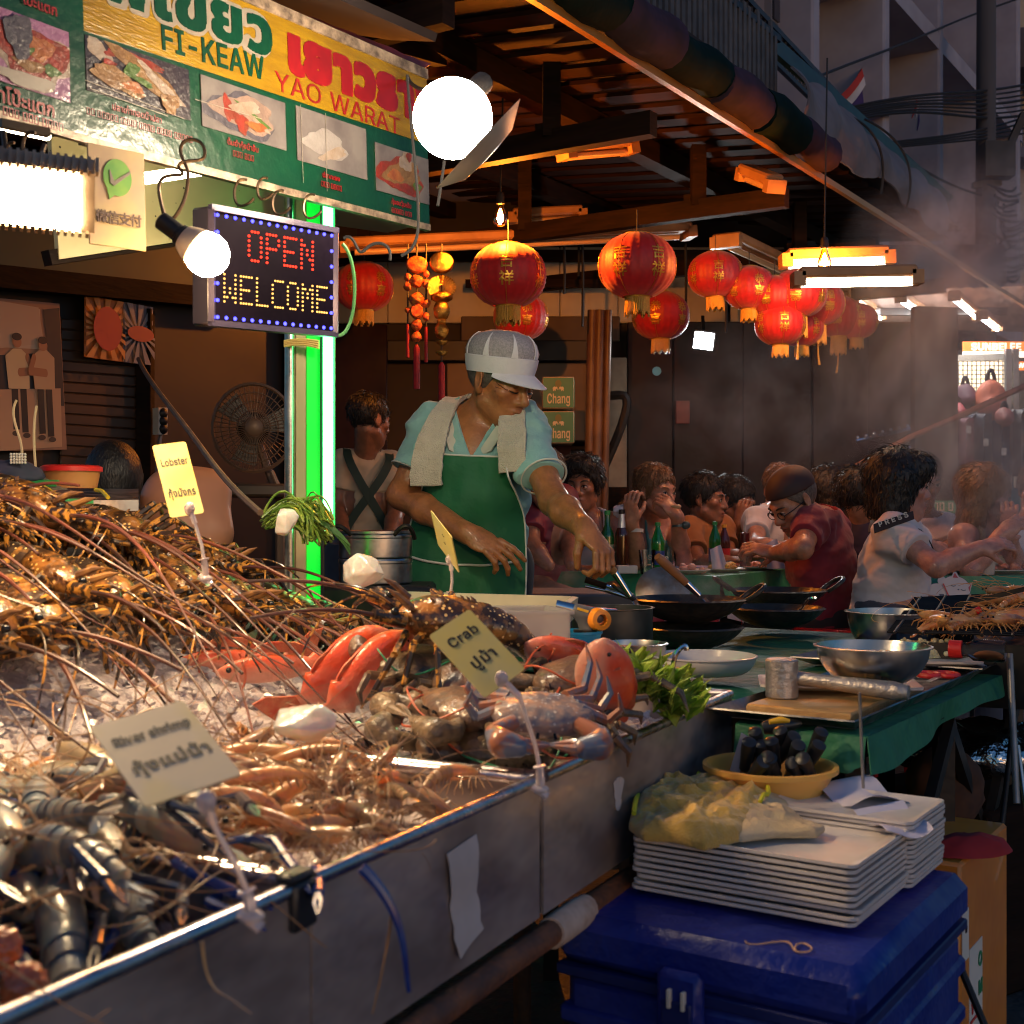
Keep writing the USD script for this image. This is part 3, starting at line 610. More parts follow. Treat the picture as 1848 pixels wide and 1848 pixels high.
f_ = thing('wall_fan_badge', 'small round blue badge on the dark wall panel', 'badge'); f_.add('disc', lathe([(0, .0), (.028, .0), (.028, .01), (0, .01)], 20, frame(P(1185, 670, 8.05), x=(1, 0, 0), z=(0, -1, 0))), mat('badge_blue', (.08, .35, .5), .4))

# far end: scalloped awning with lit ceiling, shop with signs and bags
awf = thing('scalloped_awning', 'far awning with scalloped edge over lit tube lamps', 'awning')
ax_, bx_ = P(1535, 515, 9.6), P(1815, 508, 10.4)
out = [(0, .3)] + [(0, 0)] + [(i / 80, -.012 - .035 * abs(math.sin(i / 80 * PI * 11))) for i in range(81)] + [(1, .3)]
L = np.linalg.norm(bx_ - ax_); awf.add('valance', prism([(x * L, y) for x, y in out], .01, frame(ax_, x=bx_ - ax_, y=UP)), mat('valance_dark', (.035, .03, .045), .7))
awf.add('ceiling', sheet([P(1520, 520, 9.7), P(1850, 512, 10.6), P(1860, 596, 12.6), P(1500, 584, 11.8)], 6, 6, .02), mat('lit_ceiling', (.62, .44, .36), .6, c2=(.5, .34, .28), sc=2))
awf.add('cross_bar', bar(P(1585, 563, 10.6), P(1815, 562, 11), .06), black_metal)
shop = thing('bag_stall', 'stall at the far right with wire grid panel, signs and hanging bags', 'stall', P(1780, 1100, 10.6) * A([1, 1, 0]))
org = mat('sign_orange', (.75, .14, .02), .5, em=((1., .2, .03), .9)); wht = mat('sign_white', (.8, .75, .68), .5, em=((1., .85, .68), 1.0))
def spanel(x0, y0, x1, y1, d, m, nm='panel', th=.03, par=shop, lab=None):
    a, b = P(x0, y1, d), P(x1, y0, d); return par.add(nm, box((b[0] - a[0], th, b[2] - a[2]), ((a[0] + b[0]) / 2, d, (a[2] + b[2]) / 2)), m, lab)
sg1 = spanel(1738, 617, 1862, 634, 10.6, org, 'sign'); sg1.add('lettering', xf(text('SUNBELEE', .058, depth=.004, wt=700, stroke=1), frame(P(1797, 632, 10.58), x=(1, 0, 0), y=UP)), wht)
sg2 = spanel(1738, 634.5, 1862, 645, 10.6, wht, 'sign'); spanel(1832, 653, 1862, 668, 10.5, org, 'sign').add('lettering', xf(text('W', .04, depth=.004, wt=700), frame(P(1842, 664, 10.48), x=(1, 0, 0), y=UP)), wht)
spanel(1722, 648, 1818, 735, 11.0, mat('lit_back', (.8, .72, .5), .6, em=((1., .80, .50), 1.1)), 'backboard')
gr = [bar(P(1722 + 8 * k, 650, 10.8), P(1722 + 8 * k, 760, 10.8), .008) for k in range(12)] + [bar(P(1720, 652 + 8 * k, 10.8), P(1818, 652 + 8 * k, 10.8), .008) for k in range(13)]
shop.add('wire_grid', gr, grey_metal, kind='stuff')
for x in (1819, 1832): shop.add('post', bar(P(x, 630, 10.3), P(x, 880, 10.3), .045), grey_metal)
spanel(1664, 560, 1720, 900, 8.9, brown, 'side_panel', .06)
shop.add('frame_bar', bar(P(1718, 647, 10.4), P(1822, 644, 10.4), .05), white_paint)
def bag(px, py, w, h, d, m, label):
    t = thing('hanging_bag', label, 'bag'); s = d / F; c = P(px, py, d)
    t.add('body', blob([(ell(c, (w * s, .09, h * s)), .02), (ell(c + A([0, -.05, -h * s * .35]), (w * s * .75, .08, h * s * .5)), .04)], .02, wob=lambda p: .02 * (meshkit.fbm(p * 9) - .5)), m, smooth=True)
    t.add('strap', [cord([c + A([-w * s * .3, 0, h * s * .8]), c + A([0, 0, h * s * 1.45]), c + A([w * s * .3, 0, h * s * .8])], .015, 10)], black_metal)
bagm = lambda n, c: mat(n, c, .6, c2=tuple(x * .6 for x in c), sc=5, bump=.3)
bag(1788, 722, 28, 38, 10.2, bagm('bag_orange', (.55, .13, .06)), 'big orange backpack hanging on the lit wire grid'); bag(1742, 715, 19, 24, 10.3, bagm('bag_plum', (.10, .02, .04)), 'plum coloured bag left of the orange backpack'); bag(1728, 742, 12, 16, 10.2, bagm('bag_red', (.3, .02, .03)), 'small red bag at the left end of the wire grid')
bag(1812, 752, 16, 18, 10.0, bagm('bag_brick', (.3, .07, .05)), 'brick red bag below the orange backpack')
for k, (x, y, w, h, m, lb) in enumerate(((1735, 800, 16, 44, ('cloth_red', (.22, .03, .05)), 'dark red garment with a white price tag'), (1766, 800, 18, 52, ('cloth_navy', (.02, .025, .05)), 'navy garment hanging below the orange backpack'), (1798, 812, 16, 52, ('cloth_blue', (.03, .04, .09)), 'dark blue garment at the right of the hanging clothes'), (1834, 800, 16, 60, ('cloth_grey', (.12, .10, .10)), 'grey pleated garment right of the metal post'))):
    t = thing('hanging_garment', lb, 'garment'); s = 10.1 / F; c = P(x, y, 10.1)
    t.add('cloth', sheet([c + A([-w * s, 0, h * s]), c + A([w * s, 0, h * s]), c + A([w * s * 1.1, 0, -h * s]), c + A([-w * s * 1.1, 0, -h * s])], 12, 10, .03, lambda u, v, p: p + np.c_[0 * u, -.05 * np.sin(u * 19) - .06 * np.sin(u * PI), 0 * u]), bagm(*m), smooth=70)
    if k < 3: t.add('price_tag', box((.04, .004, .06), c + A([.01, -.13, (.1, .0, -.02)[k]])), white_paint)
rk = thing('clothes_rack', 'chrome display rack with studded arms behind the diners', 'rack', P(1650, 1000, 8.0) * A([1, 1, 0]))
rk.add('upright', [tube([P(1702, 770, 8.), P(1702, 1020, 8.)], .018), cord([P(1665, 766, 7.9), P(1666, 786, 7.9), P(1642, 808, 7.9), P(1640, 850, 7.9), P(1640, 1000, 7.9)], .016, 30, 8)], chrome)
for k, (a, b) in enumerate((((1544, 796), (1658, 770)), ((1532, 846), (1636, 824)), ((1552, 866), (1575, 859)))):
    ar = rk.add('arm', tube([P(*a, 7.8), P(*b, 7.9)], .014), chrome)
    ar.add('stud', [ball(.012, P(a[0] + (b[0] - a[0]) * t, a[1] + (b[1] - a[1]) * t - 6, 7.8), 1) for t in np.linspace(.03, .95, 8)], chrome)
for k, (a, b) in enumerate((((1655, 768), (1695, 752)), ((1646, 830), (1690, 806)), ((1665, 850), (1688, 835)), ((1665, 890), (1690, 876)))):
    ar = rk.add('arm', tube([P(*a, 7.8), P(*b, 8.2)], .008), black_metal); ar.add('stud', [ball(.011, P(a[0] + (b[0] - a[0]) * t, a[1] + (b[1] - a[1]) * t - 3, 7.75), 1) for t in np.linspace(0, 1, 9)], chrome)
solo('bamboo_pole', 'long bamboo pole leaning diagonally at the right behind the diners', 'pole', tube([P(1495, 868, 6.6), P(1640, 790, 6.7), P(1720, 756, 6.8), P(1860, 692, 6.9)], [.014, .015, .016, .017], 8), mat('bamboo', (.22, .10, .04), .45, c2=(.14, .06, .025), sc=7))
ss = thing('price_board', 'pale green board with white signs behind the smoke', 'sign'); Mp = frame(P(1700, 915, 7.4), x=(1, .1, 0), y=UP)
ss.add('board', box((.235, .075, .02), (0, 0, 0), Mp), mat('board_green', (.10, .26, .16), .5)); ss.add('lettering', xf(text('ๆ l/ U ศ', .045, 'thai', .004, stroke=2), Mp @ Rz(0, (0, -.02, .011))), white_paint)
solo('dark_counter', 'dark blue counter beneath the pale green board', 'counter', box((.75, .5, .9), (0, 0, 0), Rz(.1, P(1705, 924, 7.8) * A([1, 1, 0]) + A([0, 0, .62])), .02), mat('counter_blue', (.012, .02, .05), .45))
# ============================================================ the seafood stall: trays, signs, lamps
RIM = .75
R0 = PZ(975, 1405, RIM); SD = unit(A([.441, .898, 0])); SN = A([-.898, .441, 0])
def S(s, n, z=RIM): return A([R0[0], R0[1], 0]) + SD * s + SN * n + UP * z
tray_m = mat('tray_steel', (.50, .42, .39), .36, .55, c2=(.24, .19, .18), sc=5, rv=.16, bump=.25, bsc=14, bdist=.004, stretch=(1, 1, 2.2))
rim_m = mat('tray_rim', (.66, .60, .62), .25, 1., c2=(.5, .44, .46), sc=20, rv=.1)
tape_m = mat('cloth_tape', (.55, .47, .45), .75, c2=(.48, .41, .39), sc=14)
def tray(s0, s1, n1, label, depth=.17, rim=RIM):
    t = thing('display_tray', label, 'tray', S(s0, 0, rim - depth)); th = .004
    L = s1 - s0; c = lambda s, n, z, sz: box(sz, (0, 0, 0), frame(S(s, n, z), x=SD, z=UP))
    t.add('front_wall', c((s0 + s1) / 2, 0, rim - depth / 2, (L, th, depth)), tray_m)
    t.add('rear_wall', c((s0 + s1) / 2, n1, rim - depth / 2, (L, th, depth)), tray_m)
    for s in (s0 + .002, s1 - .002): t.add('end_wall', c(s, n1 / 2, rim - depth / 2, (th, n1 - .008, depth)), tray_m)
    t.add('bottom', c((s0 + s1) / 2, n1 / 2, rim - depth + .002, (L - .01, n1 - .01, th)), tray_m)
    e = .004
    t.add('rim', [tube([S(s0 + e, 0, rim), S(s1 - e, 0, rim)], .0075, 10), tube([S(s0 + e, n1, rim), S(s1 - e, n1, rim)], .0075, 10), tube([S(s0 + e, 0, rim), S(s0 + e, n1, rim)], .0075, 10), tube([S(s1 - e, 0, rim), S(s1 - e, n1, rim)], .0075, 10)], rim_m)
    return t
t1 = tray(-1.35, -.492, .78, 'steel display tray of big blue river prawns, nearest the camera')
t2 = tray(-.488, -.006, .78, 'steel display tray with white tape on its side, between two others')
t3 = tray(.006, .822, .78, 'steel display tray holding crabs, red fish and lettuce, farthest one')
t2.add('tape', sheet([S(-.245, -.0035, .716), S(-.178, -.0035, .722), S(-.172, -.006, .615), S(-.226, -.006, .598)], 8, 10, .001, lambda u, v, p: p + SN * (-.0022 * np.sin(v * 8))[:, None] + SD * (.004 * np.sin(v * 21 + u * 5) * v)[:, None]), tape_m)
t2.add('clamp', [box((.034, .010, .042), (0, 0, 0), frame(S(-.508, -.006, .735), x=SD, z=UP), .003), box((.034, .022, .008), (0, 0, 0), frame(S(-.508, .002, .760), x=SD, z=UP), .003)], mat('black_plastic', (.012, .012, .014), .4))
hand = shapely.union_all([sg.Point(0, 0).buffer(.011), sg.Point(-.006, .014).buffer(.009)] + [affinity.rotate(shapely.box(-.003, 0, .003, .034), a, origin=(0, 0)).buffer(.002) for a in (-32, -16, 4, 24)])
t3.add('sticker', prism(hand, .001, frame(S(.255, -.003, .668), x=SD, y=UP)), tape_m)
pp = thing('frame_pipe', 'rusty steel pipe under the trays, wrapped with white tape at the joint', 'pipe')
rust = mat('rusty_pipe', (.20, .075, .03), .6, c2=(.09, .04, .025), sc=24, bump=.4)
pp.add('pipe', tube([S(-1.4, -.005, .555), S(-.1, -.005, .555), S(.84, -.005, .545)], .016, 14), rust); pp.add('pipe', tube([S(-1.4, .75, .555), S(.84, .75, .545)], .016, 14), rust)
pp.add('wrap', bumpy(tube([S(.02, -.005, .553), S(.04, -.005, .553), S(.1, -.005, .553), S(.13, -.005, .553)], [.0195, .021, .021, .0195], 16), .0015, 60), mat('white_wrap', (.60, .45, .36), .7, c2=(.42, .28, .2), sc=30))
lg = [pp.add('leg', tube([S(s, n, .55), S(s, n, 0)], .018, 10), rust) for s, n in ((-1.3, .02), (-1.3, .74), (-.05, .5), (-.05, .74), (.78, .4), (.8, .74))]
for k, (a, ln) in enumerate((((520, 1700), .1), ((735, 1600), .2))): pass

# ice beds
ice_m = mat('crushed_ice', (.66, .58, .57), .3, c2=(.46, .38, .38), sc=90, det=5, bump=.9, bsc=170, bdist=.008, coat=.5)
def ice(s0, s1, n0, n1, z, amp, seed):
    def fn(u, v, p): p = p.copy(); p[:, 2] += (meshkit.fbm(p * 22, 4, seed) - .5) * 2 * amp + (meshkit.noise(p * 95, seed) - .5) * .016; return p
    return sheet([S(s0, n0, z), S(s1, n0, z), S(s1, n1, z), S(s0, n1, z)], 110, 90, 0, fn)
solo('crushed_ice', 'crushed ice bed under the river prawns', 'ice', ice(-1.34, -.5, .01, .77, .685, .02, 1), ice_m, kind='stuff', smooth=True)
solo('crushed_ice', 'crushed ice bed under the small shrimps beside the white ice lump', 'ice', ice(-.48, -.014, .01, .77, .69, .02, 2), ice_m, kind='stuff', smooth=True)
solo('crushed_ice', 'crushed ice in the farthest tray around lettuce and red fish', 'ice', ice(.014, .814, .01, .77, .70, .022, 3), ice_m, kind='stuff', smooth=True)

chip_m = mat('ice_chip', (.80, .74, .73), .12, c2=(.62, .56, .56), sc=40, tr=.35, coat=.6)
def chips(label, n, pick, seed):
    r_ = np.random.default_rng(seed); o = []
    for k in range(n):
        g = r_.normal(size=(9, 3)); g /= np.linalg.norm(g, axis=1, keepdims=True); m = hull(g * r_.uniform(.004, .0105) * A([1.2, 1, .8])); o.append(mv(m, pick(r_)))
    solo('ice_chips', label, 'ice', cat(o), chip_m, kind='stuff', smooth=False)
# raised bank behind for the lobsters
def heapz(s, n):
    return .80 + .30 * np.clip((n - .60) / .55, 0, 1) * (1 - .35 * np.clip((s - .15) / .75, 0, 1)) - .05 * np.clip((s - .3) / .5, 0, 1)
bank = thing('lobster_bank', 'sloping ice bank in a cream box that carries the lobsters', 'ice bank')
def bk(u, v, p):
    p = p.copy(); q = p - A([R0[0], R0[1], 0]); s = q @ SD; n = q @ SN; p[:, 2] = heapz(s, n) - .075 + (meshkit.fbm(p * 18, 4, 9) - .5) * .05 + (meshkit.noise(p * 80, 3) - .5) * .016; return p
bank.add('ice', sheet([S(-1.1, .42, .8), S(.98, .42, .8), S(.98, 1.35, .8), S(-1.1, 1.35, .8)], 120, 60, 0, bk), ice_m, smooth=True)
def on_bank(r_): s, n = r_.uniform(-.95, .75), r_.uniform(.41, .84); return S(s, n, float(heapz(np.array(s), np.array(n))) - .072 + r_.uniform(-.004, .008))
chips('loose chips of ice on the sloping bank below the lobsters', 1500, on_bank, 3)
chips('loose chips of ice among crabs and lettuce in the farthest tray', 420, lambda r_: S(r_.uniform(.05, .80), r_.uniform(.03, .5), .708 + r_.uniform(-.004, .01)), 4)
crm = mat('cream_board', (.62, .54, .38), .5, c2=(.50, .42, .29), sc=5)
bank.add('box_side', [box((2.1, .02, .72), (0, 0, 0), frame(S(-.06, .795, .36), x=SD, z=UP)), box((2.1, .02, .95), (0, 0, 0), frame(S(-.06, 1.37, .475), x=SD, z=UP))], crm)
wb = thing('cream_tray', 'cream plastic tray with pale rim behind the crabs, in front of the apron', 'tray')
for nm, q in (('rear_wall', (P(690, 1066, 2.95), P(1035, 1076, 2.75), P(1030, 1112, 2.75), P(700, 1110, 2.95))), ('front_wall', (P(700, 1090, 2.5), P(1000, 1098, 2.35), P(985, 1150, 2.35), P(720, 1140, 2.5)))):
    wb.add(nm, sheet(q, 12, 3, .012), crm)
wb.add('end_wall', sheet((P(1000, 1098, 2.36), P(1034, 1076, 2.74), P(1029, 1112, 2.74), P(986, 1150, 2.36)), 6, 3, .012), crm)
wb.add('bottom', sheet((P(720, 1140, 2.5), P(985, 1148, 2.36), P(1029, 1112, 2.74), P(700, 1112, 2.94)), 6, 3, .01), crm)
cl = thing('clear_container', 'translucent plastic food container beside the gas torch', 'container')
M = frame(P(938, 1140, 2.12), x=SD * .4 + A([.9, 0, -.02]), z=UP)
clr = mat('clear_plastic', (.85, .80, .76), .25, c2=(.8, .74, .68), sc=4, tr=.75)
cl.add('wall', [box((.13, .003, .07), (0, -.06, 0), M), box((.003, .12, .07), (.065, 0, 0), M), box((.003, .12, .07), (-.065, 0, 0), M), box((.13, .003, .07), (0, .06, 0), M)], clr)
cl.add('lip', [bar((M @ A([a, b, .036, 1]))[:3], (M @ A([c, d, .036, 1]))[:3], .009, .006) for a, b, c, d in ((-.069, -.063, .069, -.063), (.069, -.06, .069, .063), (-.069, .063, .069, .063), (-.069, -.06, -.069, .063))], clr)

# ------------------------------------------------------------ sign boards
def plane4(tl, bl, br): # local frame on a board: x along the bottom, y up, z towards the viewer
    x = br - bl; w = np.linalg.norm(x); M = frame(bl, x=x, y=tl - bl); return M, w, np.linalg.norm(tl - bl)
sb = thing('restaurant_sign', 'yellow and green printed signboard with Thai lettering and food pictures', 'sign')
Mb, W, Hh = plane4(P(150, -132, 2.06), P(150, 252, 2.06), P(776, 411, 2.9))
Wm = W
def onb(px, py):   # pixel on the board's plane -> local x, y
    n = Mb[:3, 2]; o = Mb[:3, 3]; d = A([(px - CXY) / F, 1, -(py - CXY) / F]); e = A([0, 0, EYE]); t = n.dot(o - e) / n.dot(d); q = e + d * t - o; return q @ Mb[:3, 0], q @ Mb[:3, 1]
def Lz(z): M = Mb.copy(); M[:3, 3] = Mb[:3, 3] + Mb[:3, 2] * z; return M
ylw = mat('sign_yellow', (.20, .115, .002), .28, c2=(.15, .08, .002), sc=6, bump=.25, bsc=40, stretch=(1, 1, 6)); sgr = mat('sign_green', (.002, .029, .011), .28, c2=(.003, .022, .010), sc=5, bump=.2, bsc=40); sred = mat('sign_red', (.17, .004, .004), .35, c2=(.13, .004, .004), sc=18); swht = mat('sign_cream', (.16, .135, .11), .4); worn = mat('sign_worn', (.07, .058, .058), .3, c2=(.115, .10, .095), sc=14, det=6)
sb.add('board', box((W, Hh, .012), (W / 2, Hh / 2, -.007), Mb), sgr)
yb0, yb1 = onb(150, 55)[1], onb(776, 262)[1]
sb.add('yellow_band', prism([(0, yb0), (W, yb1), (W, Hh), (0, Hh)], .0012, Mb), ylw)
sb.add('frame', [bar((Mb @ A([0, Hh, -.005, 1]))[:3], (Mb @ A([W, Hh, -.005, 1]))[:3], .022), bar((Mb @ A([0, 0, -.005, 1]))[:3], (Mb @ A([W, 0, -.005, 1]))[:3], .014), bar((Mb @ A([0, 0, -.005, 1]))[:3], (Mb @ A([0, Hh, -.005, 1]))[:3], .014)], mat('worn_frame', (.35, .26, .18), .5, .3, c2=(.10, .07, .05), sc=40))
def word(s, px0, px1, pyb0, pyb1, h, font, m, **k):
    x0, y0 = onb(px0, pyb0); x1, y1 = onb(px1, pyb1); g = text(s, h, font, .0012, cx=False, **k); w = g.bounds[1][0]
    g.vertices[:, 0] *= (np.hypot(x1 - x0, y1 - y0)) / w; return sb.add('lettering', xf(g, Lz(.0016) @ Rz(math.atan2(y1 - y0, x1 - x0), (x0, y0, 0))), m)
for st, m, z in ((6, swht, .0014), (1, sgr, .0028)):
    x0, y0 = onb(170, -9); x1, y1 = onb(490, 104); g = text('ฟิเขียว', .088, 'thai', .0012, cx=False, stroke=st, wt=800); g.vertices[:, 0] *= np.hypot(x1 - x0, y1 - y0) / g.bounds[1][0]
    sb.add('lettering', xf(g, Lz(z) @ Rz(math.atan2(y1 - y0, x1 - x0), (x0, y0, 0))), m)
word('เยาวราช', 508, 790, 123, 230, .092, 'thai', sred, stroke=3, wt=900)
word('FI-KEAW', 286, 476, 88, 145, .042, 'latin', sgr, stroke=1, wt=500); word('YAO', 492, 578, 161, 190, .036, 'latin', sred, wt=400); word('WARAT', 592, 720, 196, 244, .035, 'latin', sred, wt=400)
# food pictures
def photo(p0, p1, base, blobs, cap=None, par=sb, seed=0):
    (x0, y1), (x1, y0) = onb(*p0), onb(*p1); ph = par.add('food_picture', box((x1 - x0, y1 - y0, .0012), ((x0 + x1) / 2, (y0 + y1) / 2, .001), Mb), base); w, h = x1 - x0, y1 - y0; r_ = np.random.default_rng(seed); zz = .0018
    for cx, cy, rx, ry, an, m in blobs:
        a = np.linspace(0, 2 * PI, 30)[:-1]; k = 1 + .16 * np.sin(a * 3 + cx * 9) + .08 * np.sin(a * 7 + cy * 20)
        g = affinity.rotate(sg.Polygon(np.c_[rx * w * np.cos(a) * k, ry * h * np.sin(a) * k]), an, origin=(0, 0)); g = affinity.translate(g, x0 + cx * w, y0 + cy * h).intersection(shapely.box(x0, y0, x1, y1))
        if g.is_empty or g.area < 1e-7: continue
        M = Mb.copy(); M[:3, 3] += Mb[:3, 2] * zz; ph.add('picture_patch', prism(g, .0003, M), m); zz += .00035
    if cap:
        for i in range(cap[1]):
            par.add('caption', xf(text(cap[0][i], .011, 'thai', .001, stroke=1), Lz(.0016) @ Rz(0, ((x0 + x1) / 2 - .01, y0 - .02 - .019 * i, 0))), sred)
fm = lambda n, c, c2, sc=40: mat('food_' + n, tuple(q * .36 for q in c), .3, c2=tuple(q * .36 for q in c2), sc=sc, det=6, bump=.2, bsc=90)
dark = fm('dark', (.03, .02, .035), (.06, .04, .05), 12); tan_ = fm('tan', (.40, .22, .08), (.26, .12, .04)); veg = fm('veg', (.07, .16, .02), (.14, .22, .05)); red_ = fm('red', (.42, .04, .02), (.25, .05, .02)); bone = fm('bone', (.55, .45, .38), (.42, .3, .22)); bowlm = fm('bowl', (.09, .08, .10), (.15, .13, .16)); mauve = fm('mauve', (.45, .20, .38), (.38, .16, .32), 6); orng = fm('orange', (.55, .2, .05), (.4, .1, .03))
photo((152, 62), (343, 218), dark, [(.12, .8, .13, .16, -30, bone), (.3, .86, .14, .08, 10, red_), (.55, .85, .2, .07, -8, red_), (.55, .62, .38, .20, -22, tan_), (.7, .52, .25, .10, -28, bone), (.40, .58, .10, .12, 40, veg), (.27, .35, .24, .20, -12, tan_), (.42, .30, .10, .10, 0, orng), (.5, .46, .12, .06, -10, veg), (.78, .2, .09, .2, 15, tan_), (.2, .62, .06, .05, 0, red_)], (('ปลาเก๋าทอดน้ำปลา', 'Deep fried fish with fish sauce'), 2), seed=1)
photo((361, 134), (516, 272), worn, [(.45, .45, .40, .42, 0, bowlm), (.5, .5, .36, .34, 0, fm('soup', (.33, .22, .18), (.45, .3, .24))), (.3, .5, .06, .26, 20, red_), (.45, .28, .09, .18, -40, red_), (.6, .5, .22, .05, -20, veg), (.62, .42, .20, .04, -25, bone), (.5, .62, .18, .12, 10, bone), (.62, .3, .12, .09, 0, orng)], (('ต้มยำกุ้งน้ำข้น', 'Tom Yum'), 2), seed=2)
photo((533, 190), (662, 325), worn, [(.4, .45, .3, .25, 0, fm('faded', (.40, .35, .34), (.5, .46, .44), 20)), (.5, .3, .2, .1, 20, bone)], (('ปลากะพง', 'Sea bass'), 2), seed=3)
photo((676, 256), (774, 370), worn, [(.45, .45, .44, .36, 0, red_), (.5, .5, .34, .28, 10, tan_), (.55, .78, .12, .2, 20, bone), (.35, .42, .14, .12, 0, orng), (.6, .4, .16, .1, 30, tan_), (.5, .2, .2, .1, 0, red_), (.75, .3, .08, .09, 0, veg), (.6, .9, .05, .1, 0, red_)], (('กุ้งอบวุ้นเส้น', 'prawn pot'), 2), seed=4)
sb.add('scuff', [prism(sg.LineString([onb(a, b), onb(c, d)]).buffer(.0006), .0004, Lz(.0034)) for a, b, c, d in ((150, 145, 205, 165), (205, 165, 330, 215), (350, 180, 470, 215), (540, 190, 545, 330), (585, 205, 588, 345), (160, 160, 300, 210))], swht)
# red torn sheet and pelmet on top of the board
solo('torn_awning', 'torn red sheet hanging over the top of the yellow signboard', 'awning', sheet([P(455, -5, 2.62), P(775, 118, 3.0), P(742, 138, 2.92), P(440, 10, 2.5)], 40, 6, .006, lambda u, v, p: p + np.c_[0 * u, 0 * u, .012 * np.sin(u * 31) * v + .012 * (meshkit.fbm(p * 16) - .5)]), mat('red_sheet', (.22, .03, .03), .5, c2=(.10, .02, .025), sc=9, bump=.4), smooth=60)
# left sign
s2 = thing('menu_sign', 'green menu sign with pink picture of a hotpot, left of the yellow signboard', 'sign')
Mb_keep = Mb; Mb, W2, H2 = plane4(P(-330, -240, 1.65), P(-330, 112, 1.65), P(157, 252, 2.045)); 
s2.add('board', box((W2, H2, .012), (W2 / 2, H2 / 2, -.007), Mb), sgr); s2.add('frame', bar((Mb @ A([0, 0, -.004, 1]))[:3], (Mb @ A([W2, 0, -.004, 1]))[:3], .012), mat('worn_frame', (0, 0, 0)))
photo((-140, -40), (126, 186), mauve, [(.72, .47, .30, .42, 0, bone), (.72, .52, .27, .36, 0, red_), (.78, .62, .1, .16, 10, orng), (.70, .34, .12, .08, 0, tan_), (.86, .36, .06, .08, 0, veg), (.66, .5, .08, .05, 20, veg), (.62, .70, .10, .30, 0, bowlm), (.66, .12, .22, .10, 0, swht)], None, s2, 5)
for i, (t_, px, py, h) in enumerate((('ต้มยำโป๊ะแตก', 20, 190, .022), ('Seafood hot pot soup', 20, 212, .013), ('โป๊ะแตก', 70, 18, .016))):
    x, y = onb(px, py); s2.add('lettering', xf(text(t_, h, 'thai', .001, stroke=2), Lz(.0016) @ Rz(0, (x, y, 0))), sred)
Mb = Mb_keep
# payment sign
pay = thing('payment_sign', 'pale yellow hanging sign with green speech bubble tick and dark characters', 'sign')
Mp, w3, h3 = plane4(P(161, 258, 1.98), P(161, 440, 1.98), P(263, 454, 2.05))
pay.add('board', box((w3, h3, .004), (w3 / 2, h3 / 2, 0), Mp, .001), mat('pay_board', (.30, .20, .13), .45, c2=(.36, .29, .12), sc=7, det=5)); Mq = Mp.copy(); Mq[:3, 3] += Mp[:3, 2] * .0025
bub = shapely.union_all([affinity.scale(sg.Point(0, 0).buffer(1), w3 * .25, h3 * .185), sg.Polygon([(-w3 * .2, -h3 * .10), (-w3 * .15, -h3 * .23), (-w3 * .02, -h3 * .16)])])
pay.add('emblem', prism(affinity.translate(bub, w3 * .5, h3 * .70), .0012, Mq), mat('bubble_green', (.07, .22, .03), .45, c2=(.12, .26, .03), sc=30)); Mq[:3, 3] += Mp[:3, 2] * .0013
pay.add('tick', prism(affinity.translate(sg.Polygon([(-.12 * w3, .06 * h3), (-.05 * w3, -.05 * h3), (.24 * w3, .08 * h3), (.22 * w3, .05 * h3), (-.05 * w3, -.085 * h3), (-.11 * w3, -.06 * h3)]).buffer(.0008), w3 * .48, h3 * .70), .001, Mq), swht)
for i, ch in enumerate('微信支付'): pay.add('character', xf(text(ch, w3 * .16, 'cjk', .001, stroke=1), Mq @ Rz(0, (w3 * (.2 + .2 * i), h3 * .24, 0))), mat('dark_print', (.06, .03, .025), .6))

# ------------------------------------------------------------ LED sign
led = thing('led_sign', 'black LED board reading OPEN WELCOME with a border of blue lights', 'sign')
tl, bl_, br_ = P(392, 374, 2.12), P(378, 586, 2.12), P(606, 607, 2.36); Ml, wl, hl = plane4(tl, bl_, br_)
led.add('case', box((wl, hl, .045), (wl / 2, hl / 2, -.0235), Ml, .004), mat('led_case', (.02, .015, .02), .35)); led.add('screen', box((wl * .94, hl * .93, .002), (wl / 2, hl / 2, .001), Ml), mat('led_screen', (.002, .001, .003), .6, spec=.03, c2=(.004, .002, .006), sc=4))
led.add('bezel', [bar((Ml @ A([a * wl, b * hl, .002, 1]))[:3], (Ml @ A([c * wl, d * hl, .002, 1]))[:3], .010) for a, b, c, d in ((0, .015, 1, .015), (0, .985, 1, .985), (.012, .03, .012, .97), (.988, .03, .988, .97))], mat('led_bezel', (.05, .04, .07), .25, .4))
FONT5 = {'O': '01110 10001 10001 10001 10001 10001 01110', 'P': '11110 10001 10001 11110 10000 10000 10000', 'E': '11111 10000 10000 11110 10000 10000 11111', 'N': '10001 11001 10101 10101 10011 10001 10001', 'W': '10001 10001 10001 10101 10101 11011 10001', 'L': '10000 10000 10000 10000 10000 10000 11111', 'C': '01111 10000 10000 10000 10000 10000 01111', 'M': '10001 11011 10101 10101 10001 10001 10001'}
def dots(s, x0, x1, y0, y1):
    o = []; cw = (x1 - x0) / (len(s) * 6 - 1)
    for i, ch in enumerate(s):
        for r_, row in enumerate(FONT5[ch].split()):
            o += [(x0 + cw * (i * 6 + c + .5), y1 - (y1 - y0) * (r_ + .5) / 7) for c, b in enumerate(row) if b == '1']
    return o
def lights(nm, pts, m, r): return led.add(nm, [ball(r, (Ml @ A([x * wl, y * hl, .0025, 1]))[:3], 1) for x, y in pts], m, kind='stuff')
lights('red_lights', dots('OPEN', .27, .80, .57, .86), glow('led_red', (1., .035, .015), 2.2), .0023); lights('yellow_lights', dots('WELCOME', .09, .92, .19, .46), glow('led_amber', (1., .48, .10), 1.7), .0019)
